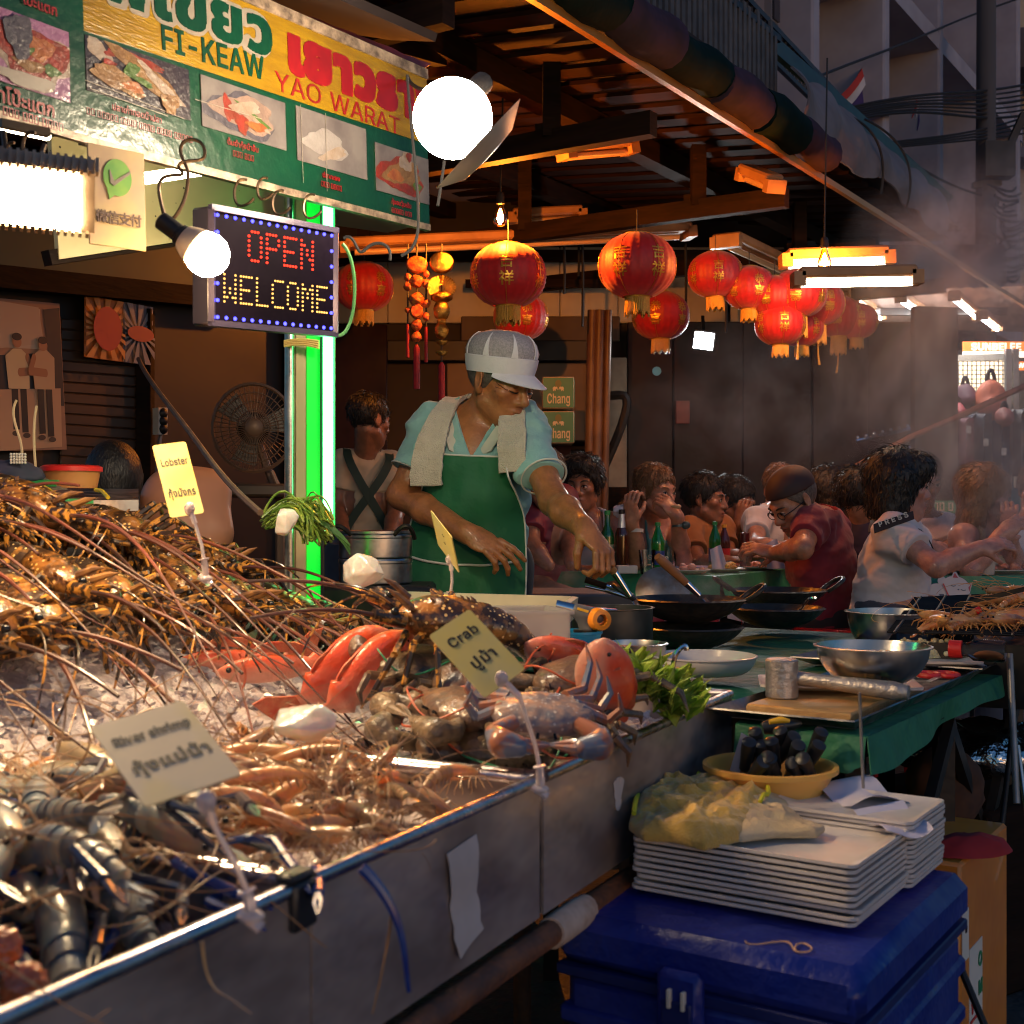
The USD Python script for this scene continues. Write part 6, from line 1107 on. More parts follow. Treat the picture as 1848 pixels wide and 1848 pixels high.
pt2 = thing('sauce_pot', 'small black pot with a wooden brush standing in it', 'pot', PZ(1722, 1160, .735)); c = PZ(1722, 1160, .735); pt2.add('pot', lathe([(0, 0), (.045, 0), (.05, .01), (.05, .058), (.053, .06), (.047, .06), (.046, .012), (0, .01)], 32, Rz(0, c)), black_metal)
br_ = thing('basting_brush', 'basting brush with a red tipped wooden handle resting in the black pot', 'brush'); br_.add('handle', tube([c + A([-.02, 0, .03]), P(1725, 1120, 2.95), P(1768, 1101, 2.95)], [.006, .008, .007], 10), mat('handle_wood', (.52, .2, .05), .4, c2=(.42, .14, .03), sc=9)); br_.add('tip', tube([P(1760, 1104, 2.95), P(1769, 1100, 2.95)], .0085, 10), mat('lid_red', (0, 0, 0)))
gg = thing('chopped_garlic', 'pile of chopped garlic on the white plate', 'garlic'); gp = PZ(1668, 1182, .752); rg = np.random.default_rng(4); gg.add('pile', bumpy(lathe([(.05, -.002), (.04, .015), (.02, .03), (0, .034)], 24, Rz(0, gp)), .006, 60), mush, smooth=True)
gg.add('pieces', [bumpy(ball(rg.uniform(.003, .0065), gp + A([rg.normal(0, .028), rg.normal(0, .024), 0]) + UP * (.004 + .03 * rg.random() ** 1.5), 1), .001, 200) for k in range(120)], mat('garlic', (.72, .60, .36), .4, c2=(.60, .42, .15), sc=40), kind='stuff')
jr = thing('glass_jar', 'glass spice jar with a red lid lying on its side', 'jar'); j0, j1 = P(1738, 1172, 2.70), P(1815, 1174, 2.66); gls = pane('jar_glass', (.88, .85, .82), .03, 1.45); dx = unit(j1 - j0)
Mj = frame(j0, z=dx, x=UP); Lj = np.linalg.norm(j1 - j0); jr.add('jar', lathe([(0, .0), (.014, .0), (.0155, .012), (.023, .022), (.0235, Lj - .006), (.021, Lj), (0, Lj)], 28, Mj), gls); jr.add('lid', lathe([(.0, -.028), (.0185, -.028), (.019, -.026), (.019, -.002), (0, -.002)], 28, Mj), mat('lid_red', (0, 0, 0))); jr.add('spice', xf(ball((.011, .019, .03), (-.011, 0, Lj * .6), 2), Mj), mat('spice', (.25, .10, .03), .8))
sc_ = thing('red_scissors', 'scissors with red handles on the oven tray beside the steel bowl', 'scissors'); m0 = PZ(1690, 1222, .742)
sc_.add('handle', [tube([m0 + A([.022 * math.cos(a) + dx_, .03 * math.sin(a) + .01, .004]) for a in np.linspace(0, 2 * PI, 25)], .0055, 8) for dx_ in (-.014, .024)], mat('red_plastic', (.55, .02, .015), .3)); sc_.add('blade', [bar(m0 + A([.0, -.02, .003]), m0 + A([-.05, -.10, .003]), .012, .003)], steel)

# pots and bowls behind the trays
sp_ = thing('stock_pot', 'steel stock pot with blackened side beside the gas torch', 'pot'); c = P(1105, 1172, 2.95); r_ = 73 * 2.95 / F; sp_.add('pot', lathe([(0, 0), (r_ * .97, 0), (r_, .004), (r_, .095), (r_ + .004, .098), (r_ - .003, .098), (r_ - .004, .006), (0, .006)], 48, Rz(0, c)), mat('black_pot', (.10, .095, .09), .4, .8, c2=(.04, .038, .036), sc=8)); sp_.add('broth', lathe([(0, .085), (r_ - .006, .085)], 40, Rz(0, c)), mat('broth', (.10, .07, .04), .06)); sp_.add('mark', [box((.008, .001, .012), P(1148 + 6 * (k % 2), 1150 + 8 * (k // 2), 2.95 - r_ * .76 + 0.004)) for k in range(5)], white_paint); sp_.add('ladle', tube([P(1030, 1092, 2.85), P(1078, 1100, 2.9), P(1110, 1104, 2.95)], [.006, .005, .008], 8), chrome)
bowl('steel mixing bowl between the red fish and the white bowl', 1146, 1212, .74, .066, .058, steel, 'steel_bowl', .005, .72); bowl('white enamel dish with sauce behind the lettuce', 1270, 1215, .742, .108, .035, plate_m, 'enamel_dish', .004, .7)
cup = bowl('small white sauce cup with a ladle in it, behind the lettuce', 1180, 1232, .745, .04, .035, plate_m, 'sauce_cup', .002, .7, mat('sauce', (.18, .09, .03), .2), .8)
solo('steel_ladle', 'steel ladle with hooked handle standing in the sauce cup', 'ladle', cord([P(1205, 1222, 2.4), P(1216, 1195, 2.4), P(1226, 1172, 2.4), P(1236, 1166, 2.4), P(1239, 1174, 2.4)], .005, 24, 8), chrome)
bb = thing('blue_bowl', 'bright blue plastic bowl under the gas torch', 'bowl'); c = P(1045, 1196, 2.25); k = 42 * 2.25 / F; bb.add('bowl', lathe([(0, 0), (k * .72, 0), (k * .95, .05), (k * 1.02, .053), (k * 1.02, .057), (k * .93, .055), (k * .68, .006), (0, .006)], 36, Rz(0, c)), mat('blue_plastic', (.01, .24, .48), .3, sss=.1)); bb.add('label', sheet([P(1070, 1162, 2.211), P(1089, 1160, 2.235), P(1088, 1188, 2.235), P(1069, 1190, 2.211)], 3, 2, .001), mat('label_grey', (.30, .36, .42), .5)); bb.add('lettering', xf(text('ANE8', .008, depth=.0005, wt=600), frame(P(1079, 1180, 2.205), x=(1, .9, 0), y=UP)), mat('print_navy', (.02, .04, .12), .5))
tc = thing('gas_torch', 'gas torch with orange nozzle and steel tube standing in the blue bowl', 'torch'); d = 2.25; grey_pl = mat('torch_grey', (.10, .10, .105), .45)
tc.add('tube', tube([P(1003, 1093, d), P(1040, 1101, d)], .0105, 18), chrome); tc.add('body', blob([(cone(P(1040, 1102, d), P(1078, 1114, d), .0125, .014), .01), (cone(P(1052, 1112, d), P(1060, 1138, d), .012, .014), .012)], .002), grey_pl, smooth=60); tc.add('strip', bar(P(1042, 1098, d - .0125), P(1062, 1104, d - .0125), .005, .004), mat('torch_yellow', (.75, .42, .02), .4))
Mt = frame(P(1076, 1117, d), z=P(1090, 1121, d - .03) - P(1076, 1117, d), x=UP); tc.add('nozzle', lathe([(.013, -.004), (.0195, 0), (.0205, .004), (.0205, .014), (.018, .024), (.010, .025), (.009, .012), (0, .010)], 20, Mt), mat('torch_orange', (.85, .27, .015), .35), smooth=35); tc.add('canister', tube([P(1056, 1136, d), P(1056, 1196, d)], .021, 22), black_metal)

# stove and woks
wok_m = mat('wok_iron', (.022, .021, .022), .38, .5, c2=(.055, .045, .04), sc=12, rv=.15, bump=.25, bsc=60); stv = thing('stove', 'black iron stove carrying the woks', 'stove', A([.62, 3.65, 0])); stv.add('body', box((.64, .56, .60), (.64, 3.74, .30), None, .012), black_metal)
for x, y in ((.48, 3.55), (.80, 3.62), (.78, 3.92)): stv.add('burner_ring', lathe([(.10, .60), (.115, .60), (.125, .70), (.115, .70), (.10, .61)], 30, Rz(0, (x, y, 0))), black_metal)
stv.add('shelf', box((.66, .2, .012), (.62, 3.40, .69), None, .002), black_metal)
def wok(label, px, py, d, r, tilt=0., hdl=True):
    c = P(px, py, d); t = thing('wok', label, 'wok'); M = Rz(0, c) @ rot(tilt, [1, 0, 0]); h = r * .42; q = np.linspace(0, 1, 12); pr = [(r * math.sin(x * 1.18) / math.sin(1.18), -h * (math.cos(x * 1.18) - math.cos(1.18)) / (1 - math.cos(1.18))) for x in q]
    t.add('pan', lathe(pr + [(r + .004, .001)] + [(max(x - .004, 0), z + .005) for x, z in pr[::-1]], 56, M), wok_m, smooth=60)
    if hdl:
        for s in (-1, 1): t.add('handle', cord([(M @ A([s * r * .97, -.04, 0, 1]))[:3], (M @ A([s * (r + .045), -.03, .035, 1]))[:3], (M @ A([s * (r + .045), .03, .035, 1]))[:3], (M @ A([s * r * .97, .04, 0, 1]))[:3]], .0065, 20, 8), wok_m)
    return t
wok('large black wok the cook is stirring, front left on the stove', 1243, 1082, 3.45, .153); wok('black wok below the large one, its rim showing in front', 1245, 1132, 3.36, .14, 0, False); wok('black wok at the right of the stove behind the others', 1405, 1066, 3.9, .145); wok('dark wok in front right on the stove with a spoon in it', 1400, 1098, 3.6, .135, 0, False)
solo('steel_spoon', 'bent steel spoon handle in the right front wok', 'spoon', cord([P(1440, 1104, 3.52), P(1452, 1090, 3.5), P(1462, 1080, 3.48), P(1474, 1080, 3.47)], .004, 16, 6), chrome)
pl_ = thing('leaning_pan', 'stained steel pan leaning behind the large wok', 'pan'); Ml2 = frame(P(1196, 1070, 3.72), x=(1, 0, 0), z=A([0, -.9, .35])); pl_.add('dish', lathe([(0, .012), (.05, .010), (.075, 0), (.08, .002), (.05, .014), (0, .016)], 36, Ml2), mat('stained_steel', (.4, .32, .26), .35, .9, c2=(.25, .12, .06), sc=14)); 
def turner(label, a, b, c, wood_m, d0, d1):
    t = thing('wok_turner', label, 'turner'); t.add('handle', tube(spline([P(*a, d0), P((a[0] * .5 + b[0] * .5), (a[1] * .5 + b[1] * .5), (d0 + d1) / 2), P(*b, d1)], 10), [.010, .0125, .0135, .0135, .013, .0125, .012, .0115, .011, .0105], 14), wood_m); e = unit(P(*c, d1) - P(*b, d1)); t.add('ferrule', tube([P(*b, d1), P(*b, d1) + e * .05, P(*c, d1)], [.0105, .008, .006], 12), chrome); t.add('blade', box((.055, .004, .06), (0, 0, 0), frame(P(*c, d1) + e * .045, z=-e, x=(.3, 1, 0)), .001), chrome); return t
hw = mat('turner_wood', (.58, .30, .11), .4, c2=(.46, .21, .07), sc=8, stretch=(1, 1, .3)); turner("wooden handled wok turner in the cook's hand", (1072, 984), (1108, 1032), (1138, 1076), hw, 3.22, 3.3); turner('wooden handled wok turner standing in the large wok', (1186, 1004), (1238, 1052), (1262, 1074), mat('turner_wood_dark', (.36, .15, .06), .4, c2=(.28, .11, .045), sc=8), 3.4, 3.45)
for k in range(2): t = thing('wok_ladle', ('ladle with dark wooden grip pointing left beside the large wok', 'ladle with thin steel grip below the dark wooden one')[k], 'ladle'); t.add('grip', tube([P(1056, 1046 + 12 * k, 3.5), P(1094, 1058 + 8 * k, 3.5)], (.009, .004)[k], 10), (dark_wood, chrome)[k]); t.add('shaft', tube([P(1092, 1057 + 8 * k, 3.5), P(1138, 1074 + 5 * k, 3.5)], .006, 10), chrome)
solo('dark_cabinet', 'dark steel cabinet behind the apron, below the green table', 'cabinet', box((.52, .35, .80), (P(1010, 1040, 4.45)[0], 4.55, .40), None, .01), mat('cabinet', (.05, .045, .05), .45, c2=(.08, .07, .075), sc=3))
st = thing('steamer', 'two tier aluminium steamer pot behind the lobsters, left of the cook', 'steamer'); c = P(678, 1052, 3.3); r_ = 66 * 3.3 / F; h = 45 * 3.3 / F
for k in range(2): st.add('tier', lathe([(0, k * h + .002), (r_ * .985, k * h + .002), (r_, k * h + .006), (r_, k * h + h * .80), (r_ * 1.02, k * h + h * .84), (r_ * 1.02, k * h + h * .93), (r_ * .99, k * h + h)], 48, Rz(0, c)), steel, smooth=30)
st.add('lid_rim', lathe([(r_ * 1.03, 2 * h), (r_ * 1.03, 2 * h + .006), (r_ * .9, 2 * h + .004), (0, 2 * h + .002)], 48, Rz(0, c)), steel)
for s in (-1, 1): st.add('handle', cord([c + A([s * r_ * .5, -r_ * .7, h * 1.8]), c + A([s * r_ * .9, -r_ * .95, h * 2.3]), c + A([s * r_ * 1.1, -r_ * .5, h * 1.8])], .006, 14, 8), black_metal)
st2 = solo('steamer_stand', 'dark stand under the steamer pot', 'stand', box((.3, .25, c[2] - .002), (c[0], c[1], c[2] / 2 - .001), None, .01), black_metal); solo('water_pipe', 'steel pole with black taps right of the apron', 'pole', [tube([P(936, 890, 4.6), P(936, 1060, 4.6)], .022, 12)] and tube([P(936, 890, 4.6), P(936, 1060, 4.6)], .022, 12), steel)

# grill with prawns at the right edge
gw = thing('charcoal_grill', 'charcoal grill with wire grate and cooking prawns at the right edge', 'grill', P(1790, 1100, 3.3) * A([1, 1, 0])); g0, g1, g2, g3 = P(1600, 1142, 2.95), P(1900, 1150, 2.75), P(1900, 1066, 3.7), P(1650, 1078, 3.75)
gw.add('trough', [hull([q + UP * z for q in (a, b) for z in (-.02, -.16)] + [q + UP * z + A([.004, .012, 0]) for q in (a, b) for z in (-.02, -.16)]) for a, b in ((g0, g1), (g1, g2), (g2, g3), (g3, g0))], black_metal); gw.add('coal_bed', sheet([q - UP * .09 for q in (g0, g1, g2, g3)], 30, 30, 0, lambda u, v, p: p + np.outer(.03 * (meshkit.fbm(p * 26) - .5), UP)), mat('charcoal', (.03, .028, .028), .9, c2=(.25, .05, .015), sc=30, lo=.5, hi=.75, em=None)); gw.add('grate', [tube([g0 + (g3 - g0) * t, g1 + (g2 - g1) * t], .0028, 5) for t in np.linspace(.02, .98, 30)] + [tube([g0 + (g1 - g0) * t, g3 + (g2 - g3) * t], .004, 5) for t in np.linspace(.05, .95, 6)], black_metal, kind='stuff'); gw.add('leg', [bar(q - UP * .1, q * A([1, 1, 0]), .03) for q in (g0, g3)], black_metal)
ckA = mat('cooked_prawn', (.60, .17, .04), .35, c2=(.68, .36, .14), sc=30, rnd=.25, coat=.4); ckB = mat('cooked_leg', (.60, .26, .07), .4); gp_ = make_prawn('grilled_prawn', 'orange prawn cooking on the grill', 'prawns on the grill', .7, ckA, ckA, ckB, ckB, None, 21, .17)
for i in range(16):
    u, v = rs.uniform(.3, .95), rs.choice([.12, .18, .62, .72, .8]) + rs.uniform(-.06, .06); p = (g0 * (1 - u) + g1 * u) * (1 - v) + (g3 * (1 - u) + g2 * u) * v + UP * .02; M = frame(p, x=A([math.cos(i), math.sin(i * 1.0) * .5, .05]), z=A([rs.normal(0, .3), rs.normal(0, .3), 1])); (setM(gp_.prim, M) if i == 0 else copy_of(gp_, M))
for k, (a, b) in enumerate((((1730, 1092), (1870, 1058)), ((1752, 1118), (1870, 1085)))): solo('grill_tongs', ('long black bar of the grill basket, upper one', 'long black bar of the grill basket, lower one')[k], 'tongs', bar(P(*a, 3.2), P(*b, 3.1), .022, .012), black_metal)

# ------------------------------------------------------------ cooler, plates, gloves, knives, boxes
KZ, KS = .55, .87; K0 = PZ(1556, 1757, KZ); kc = frame(K0 * A([1, 1, 0]), x=-E2 * -1, z=UP); blue = mat('cooler_blue', (.003, .012, .17), .42, c2=(.02, .035, .22), sc=7, det=8, lo=.48, hi=.75, bump=.3, bsc=60, rv=.2); scf = mat('cooler_scuff', (.30, .29, .32), .8, c2=(.10, .12, .2), sc=30)
co = thing('cooler_box', 'blue plastic cooler box carrying the stacks of white plates', 'cooler', K0 * A([1, 1, 0])); wv, dv = -E2, E1   # towards the right front corner; away
def CB(w0, w1, d0, d1, z0, z1, ch=.012):
    w0, w1, d0, d1 = [q_ * KS for q_ in (w0, w1, d0, d1)]; z0, z1 = [KZ - (.47 - q_) * KS for q_ in (z0, z1)]; return box((w1 - w0, d1 - d0, z1 - z0), (0, 0, 0), frame(K0 * A([1, 1, 0]) + E2 * (w0 + w1) / 2 + E1 * (d0 + d1) / 2 + UP * (z0 + z1) / 2, x=E2, y=E1), ch)
co.add('body', CB(.012, .47, .012, .56, -.15, .385, .02), blue); co.add('lid', CB(0, .48, 0, .57, .39, .47, .018), blue); co.add('seam_band', CB(.004, .476, .004, .566, .375, .392, .002), mat('cooler_dark', (.004, .01, .09), .5))
for z in (.06, .14, .22, .30): co.add('rib', CB(.006, .474, .006, .566, z, z + .03, .006), blue)
lt_ = co.add('latch', CB(.225, .295, -.022, .004, .335, .425, .008), blue); lt_.add('slot', CB(.237, .283, -.026, -.018, .35, .385, .002), mat('cooler_dark', (0, 0, 0))); lt_.add('peg', [CB(.245 + .022 * k, .251 + .022 * k, -.03, -.02, .375, .402, .001) for k in range(2)], white_paint)
def scuffed(u, v, p): return p + np.outer(.0015 * meshkit.noise(p * 200), -E2)
co.add('scuff', prism(shapely.union_all([affinity.translate(affinity.scale(sg.Polygon([(math.cos(q_) * (1 + .3 * math.sin(5 * q_ + k_)), math.sin(q_) * (1 + .25 * math.sin(3 * q_ + k_))) for q_ in np.linspace(0, 6.2, 24)]).buffer(0), w_, h_), x_, z_) for k_, (x_, z_, w_, h_) in enumerate(((.05, .415, .035, .014), (.10, .425, .03, .010), (.17, .432, .04, .008), (.26, .436, .035, .006), (.03, .395, .012, .02)))]).intersection(shapely.box(.012, .395, .54, .462)), .0012, frame(K0 * A([1, 1, 0]) + UP * (KZ - .47 * KS) - E2 * .0004, x=E1, y=UP) @ np.diag([KS, KS, 1, 1])), scf)
GPL = 'plates in the front stack'
M1 = frame(PZ(1545, 1690, KZ + .002) + E2 * .182 * KS + E1 * .135 * KS, x=E2, z=UP); p1 = None
for k in range(10):
    M = M1 @ Rz(rg.normal(0, .006), (rg.normal(0, .0015), rg.normal(0, .0015), .0094 * KS * k))
    nth = ('lowest', 'second', 'third', 'fourth', 'fifth', 'sixth', 'seventh', 'eighth', 'ninth', 'tenth', 'eleventh', 'twelfth', 'thirteenth', 'topmost')
    lb9 = f'white oblong plate, {nth[k]} from the bottom of the front stack on the cooler'
    if k == 0: p1 = thing('dinner_plate', 'white oblong plate at the bottom of the front stack on the blue cooler', 'plate', M=M, group=GPL); p1.add('plate', sq_plate(.363 * KS, .27 * KS, None, th=.0095), plate_m, local=True, smooth=35)
    else: copy_of(p1, M, 'top white plate of the front stack, under the work glove' if k == 9 else lb9)
M2 = frame(PZ(1652, 1615, KZ + .002) + E2 * .13 * KS + E1 * .10 * KS, x=E2, z=UP); p2 = None
for k in range(14):
    M = M2 @ Rz(rg.normal(0, .008), (rg.normal(0, .0015), rg.normal(0, .0015), .0077 * KS * k))
    if k == 0: p2 = thing('small_plate', 'lowest white plate of the smaller stack behind, at the right', 'plate', M=M, group='plates in the rear stack'); p2.add('plate', sq_plate(.25 * KS, .20 * KS, None, th=.0075), plate_m, local=True, smooth=35)
    else: copy_of(p2, M, f'white plate, {nth[k]} from the bottom of the smaller rear stack' if k < 13 else 'topmost white plate of the smaller rear stack')
ztop = M1[2, 3] + .0094 * KS * 9 + .010
def onst(px, py, z=ztop): return PZ(px, py, z)
glv = mat('work_glove', (.62, .37, .06), .85, c2=(.46, .28, .06), sc=18, bump=.6, bsc=260, bdist=.004, sheen=.3); glp = mat('glove_pale', (.52, .42, .28), .85, c2=(.42, .33, .2), sc=14, bump=.6, bsc=260, bdist=.004); gly = mat('glove_edge', (.62, .56, .02), .7)
gv = thing('work_glove', 'crumpled yellow knitted work glove on the plate stack', 'glove'); q = lambda x, y, z: onst(x, y) + UP * z
def crumple(outline, seed, hmax, th, m, t, nm='palm'):
    pg = sg.Polygon([q(a, b, 0)[:2] for a, b in outline]).buffer(.006).buffer(-.002); z0 = ztop; b0 = pg.bounds
    def hf(x, y):
        p = np.stack([x, y, 0 * x], -1); w = p + (meshkit.noise(p * 14, seed)[..., None] - .5) * .05; r = 1 - np.abs(2 * meshkit.fbm(w * 17, 4, seed + 1) - 1); r2 = 1 - np.abs(2 * meshkit.fbm(w * A([42, 24, 1]), 3, seed + 2) - 1); return z0 + th + hmax * (.55 * r ** 2 + .30 * r2 ** 2 + .15 * meshkit.noise(p * 7, seed + 3))
    def f(p):
        flat = p.reshape(-1, 3); pts = shapely.points(flat[:, 0], flat[:, 1]); d = shapely.distance(pg, pts) - np.where(shapely.contains_xy(pg, flat[:, 0], flat[:, 1]), shapely.distance(pg.exterior, pts), 0); e = np.clip(-d / .03, 0, 1) ** .6; h_ = z0 + th + (hf(flat[:, 0], flat[:, 1]) - z0 - th) * e; return np.maximum(d, np.maximum(flat[:, 2] - h_ - th, z0 - .0005 - flat[:, 2])).reshape(p.shape[:-1])
    t.add(nm, blob([((f, A([b0[0], b0[1], z0 - .002]), A([b0[2], b0[3], z0 + hmax + 2 * th + .004])), .0)], .003, pad=.008), m, smooth=True)
    return pg, hf
pg, hf = crumple([(1140, 1500), (1150, 1455), (1178, 1425), (1240, 1432), (1300, 1428), (1385, 1440), (1392, 1462), (1355, 1490), (1330, 1520), (1270, 1535), (1215, 1520), (1165, 1518)], 3, .034, .005, glv, gv)
for a_, b_ in ((.0, .30), (.36, .62)):
    pts = [pg.exterior.interpolate(k, normalized=True) for k in np.linspace(a_, b_, 26)]; ce = pg.centroid; pts = [A([p.x * .93 + ce.x * .07, p.y * .93 + ce.y * .07]) for p in pts]; gv.add('cuff_edge', tube([A([p[0], p[1], float(hf(A([p[0]]), A([p[1]]))[0]) * .75 + ztop * .25 + .006]) for p in pts], .0035, 6), gly)
g2_ = thing('work_glove', 'pale cotton glove flattened beneath the yellow glove', 'glove'); crumple([(1320, 1470), (1372, 1432), (1412, 1440), (1420, 1470), (1450, 1492), (1484, 1502), (1470, 1512), (1400, 1512), (1335, 1520)], 9, .022, .004, glp, g2_)
paper = mat('white_paper', (.62, .58, .68), .7, c2=(.55, .52, .62), sc=6); crl = lambda k: (lambda u, v, p: p + np.outer(.010 * np.sin(u * 4 + k) * v + .006 * np.sin(v * 7 + k), UP))
solo('paper_sheet', 'white paper sheet lying across the two plate stacks, upper one', 'paper', sheet([q(1460, 1432, .012), q(1560, 1420, .02), q(1640, 1458, .012), q(1538, 1472, .010)], 14, 14, .0006, crl(0)), paper, smooth=60); solo('paper_sheet', 'folded white paper sheet below the other, at the corner of the front stack', 'paper', sheet([q(1540, 1474, .004), q(1630, 1460, .008), q(1685, 1502, .004), q(1600, 1518, .002)], 14, 14, .0006, crl(2)), paper, smooth=60)
solo('rubber_band', 'thin brown rubber band on the cooler lid', 'rubber band', cord([PZ(1345, 1698, KZ + .003), PZ(1400, 1700, KZ + .003), PZ(1422, 1700, KZ + .005), PZ(1440, 1718, KZ + .003), PZ(1462, 1716, KZ + .003), PZ(1455, 1704, KZ + .003), PZ(1435, 1712, KZ + .004)], .0012, 40, 5), mat('rubber', (.45, .26, .16), .6))
solo('plastic_crate', 'dark crate behind the plate stack carrying the knife basket', 'crate', box((.13, .10, P(1390, 1447, 2.02)[2] - KZ - .004), (0, 0, 0), Rz(.58, P(1388, 1440, 2.03) * A([1, 1, 0]) + UP * (P(1390, 1447, 2.02)[2] + KZ) / 2), .006), mat('crate_dark', (.03, .03, .035), .6))
kb = thing('knife_basket', 'yellow plastic basin full of black handled knives', 'basin'); c = P(1390, 1447, 2.02); kb.add('basin', lathe([(0, 0), (.075, 0), (.098, .05), (.106, .052), (.106, .060), (.100, .061), (.094, .055), (.072, .006), (0, .006)], 48, Rz(0, c)), mat('basin_yellow', (.68, .34, .07), .35, sss=.15, c2=(.60, .28, .06), sc=5)); blk = mat('knife_handle', (.016, .016, .018), .35)
for k in range(15):
    a = P(1350 + (k % 5) * 28 + rg.uniform(-8, 8), 1400 - 14 * (k // 5), 2.0 + .03 * (k // 5)); b = a + A([rg.uniform(-.03, .03), -.030 + rg.uniform(-.012, .01), .030 + .010 * (k // 5) + rg.uniform(-.006, .008)]); t = thing('knife', 'black handled knife standing in the yellow basin', 'knife', group='knives in the yellow basin'); t.add('handle', tube([a, a * .7 + b * .3, a * .25 + b * .75, b, b + (b - a) * .04], [.009, .0095, .0115, .0115, .006], 12), blk); t.add('blade', bar(a, a - (b - a) * .8, .012, .002), steel)
t = thing('box_cutter', 'black knife with yellow grip lying on top of the other knives', 'knife'); t.add('handle', tube([P(1376, 1315, 2.1), P(1395, 1310, 2.1), P(1425, 1308, 2.1), P(1446, 1304, 2.1)], [.010, .014, .012, .006], 14), blk); t.add('grip', tube([P(1388, 1303, 2.089), P(1410, 1299, 2.09), P(1425, 1301, 2.09)], [.004, .006, .003], 10), mat('torch_yellow', (0, 0, 0)))
for k, (a, b, c_, d_) in enumerate((((1338, 1322), (1370, 1338), (1345, 1395), (1318, 1390)), ((1375, 1340), (1395, 1334), (1372, 1392), (1352, 1394)))): solo('folded_paper', ('folded white paper standing in the yellow basin', 'narrow pale paper slip beside the folded paper in the basin')[k], 'paper', sheet([P(*x, 2.04 + .01 * i) for i, x in enumerate((a, b, c_, d_))], 6, 6, .001, lambda u, v, p: p + np.outer(.008 * np.sin(u * 3), A([0, -1., 0]))), (paper, mat('pale_slip', (.6, .42, .34), .7))[k])
cbx = thing('cardboard_box', 'orange brown cardboard box with arrow labels beside the cooler', 'box'); B_ = P(1734, 1560, 2.25); card_ = mat('cardboard', (.58, .20, .018), .6, c2=(.48, .15, .015), sc=7, coat=.35, bump=.12, bsc=30)
def BB(w, d_, z0, z1, off=0.): return box((w, d_, z1 - z0), (0, 0, 0), frame(B_ * A([1, 1, 0]) + E2 * (w / 2 + off) + E1 * (d_ / 2 + off) + UP * (z0 + z1) / 2, x=E2, y=E1), .006)
zb = B_[2]; cbx.add('box', BB(.30, .36, .01, zb), card_); cbx.add('tape', [BB(.306, .05, .05, zb + .001, 0) if 0 else box((.05, .362, .001), (0, 0, 0), frame(B_ + E2 * .15 + E1 * .18 + UP * .001, x=E2, y=E1))], mat('clear_tape', (.6, .34, .1), .15, coat=.8)); lb_ = lambda a0, a1, z0, z1, m, o=.001: cbx.add('label', box((a1 - a0, .0012, z1 - z0), (0, 0, 0), frame(B_ * A([1, 1, 0]) + E1 * (a0 + a1) / 2 - E2 * o + UP * (z0 + z1) / 2, x=E1, z=UP)), m)
lab_w = mat('label_white', (.66, .62, .56), .5); lb_(.005, .05, .28, .37, lab_w); lb_(.055, .15, .12, .29, lab_w); Ma = frame(B_ * A([1, 1, 0]) - E2 * .0022, x=E1, y=UP); arrow = lambda x, z, s: prism(sg.Polygon([(x - .35 * s, z), (x + .35 * s, z), (x + .35 * s, z + s * 1.4), (x + .8 * s, z + 1.4 * s), (x, z + 2.4 * s), (x - .8 * s, z + 1.4 * s), (x - .35 * s, z + 1.4 * s)]), .001, Ma)
cbx.add('arrow_mark', [arrow(.073, .17, .012), arrow(.095, .17, .012), prism(shapely.box(.058, .155, .11, .161), .001, Ma)], mat('arrow_red', (.5, .03, .02), .5)); cbx.add('emblem', [prism(sg.Point(.13, .255).buffer(.014).difference(sg.Point(.13, .255).buffer(.008)), .001, Ma), xf(text('M', .026, depth=.001, wt=700), Ma @ Rz(0, (.13, .19, 0)))], mat('emblem_green', (.02, .2, .08), .5)); cbx.add('lettering', [xf(text('w', .014, depth=.001), Ma @ Rz(0, (.027, .33, 0)))], mat('dark_print', (0, 0, 0)))
solo('red_cloth', 'bright red cloth on top of the cardboard box', 'cloth', bumpy(lathe([(.085, -.004), (.07, .014), (.03, .026), (0, .024)], 30, Rz(.3, P(1748, 1538, 2.33) + UP * .006) @ np.diag([1, .6, 1, 1])), .009, 30), mat('red_cloth', (.42, .02, .02), .8, c2=(.3, .012, .015), sc=14), smooth=True)
solo('bamboo_skewer', 'thin upright skewer before the corner of the green table', 'skewer', tube([P(1551, 1250, 1.93), P(1558, 1422, 1.95)], .0025, 6), grey_metal); solo('dark_rod', 'dark rod leaning against the cardboard box', 'rod', tube([P(1698, 1662, 2.1), P(1735, 1750, 2.05), P(1785, 1870, 2.0)], .006, 8), black_metal)
for k, (a, b) in enumerate((((1826, 1330), (1800, 1560)), ((1836, 1345), (1870, 1600)), ((1822, 1180), (1835, 1450)))): solo('steel_pole', ('dark thin pole leaning left at the right edge', 'shiny steel pole leaning right at the right edge', 'upright pole at the right edge behind the others')[k], 'pole', tube([P(*a, 2.7), P(*b, 2.6)], (.006, .0055, .007)[k], 10), (black_metal, steel, grey_metal)[k])
foil = mat('foil', (.75, .68, .62), .18, 1., bump=.8, bsc=26, bdist=.02, c2=(.6, .52, .46), sc=8); solo('foil_bundle', 'crumpled silver foil bundle under the work table', 'foil', bumpy(ball((.22, .14, .06), P(1765, 1352, 3.0), 4), .035, 14), foil, smooth=30); solo('wooden_crate', 'dark wooden crate under the foil bundle', 'crate', box((.5, .4, .42), (0, 0, 0), Rz(.6, P(1770, 1500, 3.1) * A([1, 1, 0]) + UP * .21), .01), dark_wood)
solo('stored_bag', 'brown sack of goods under the work table', 'sack', bumpy(ball((.08, .08, .10), P(1705, 1430, 2.8), 3), .02, 16), mat('sack', (.12, .045, .02), .8, c2=(.06, .025, .015), sc=20), smooth=True)
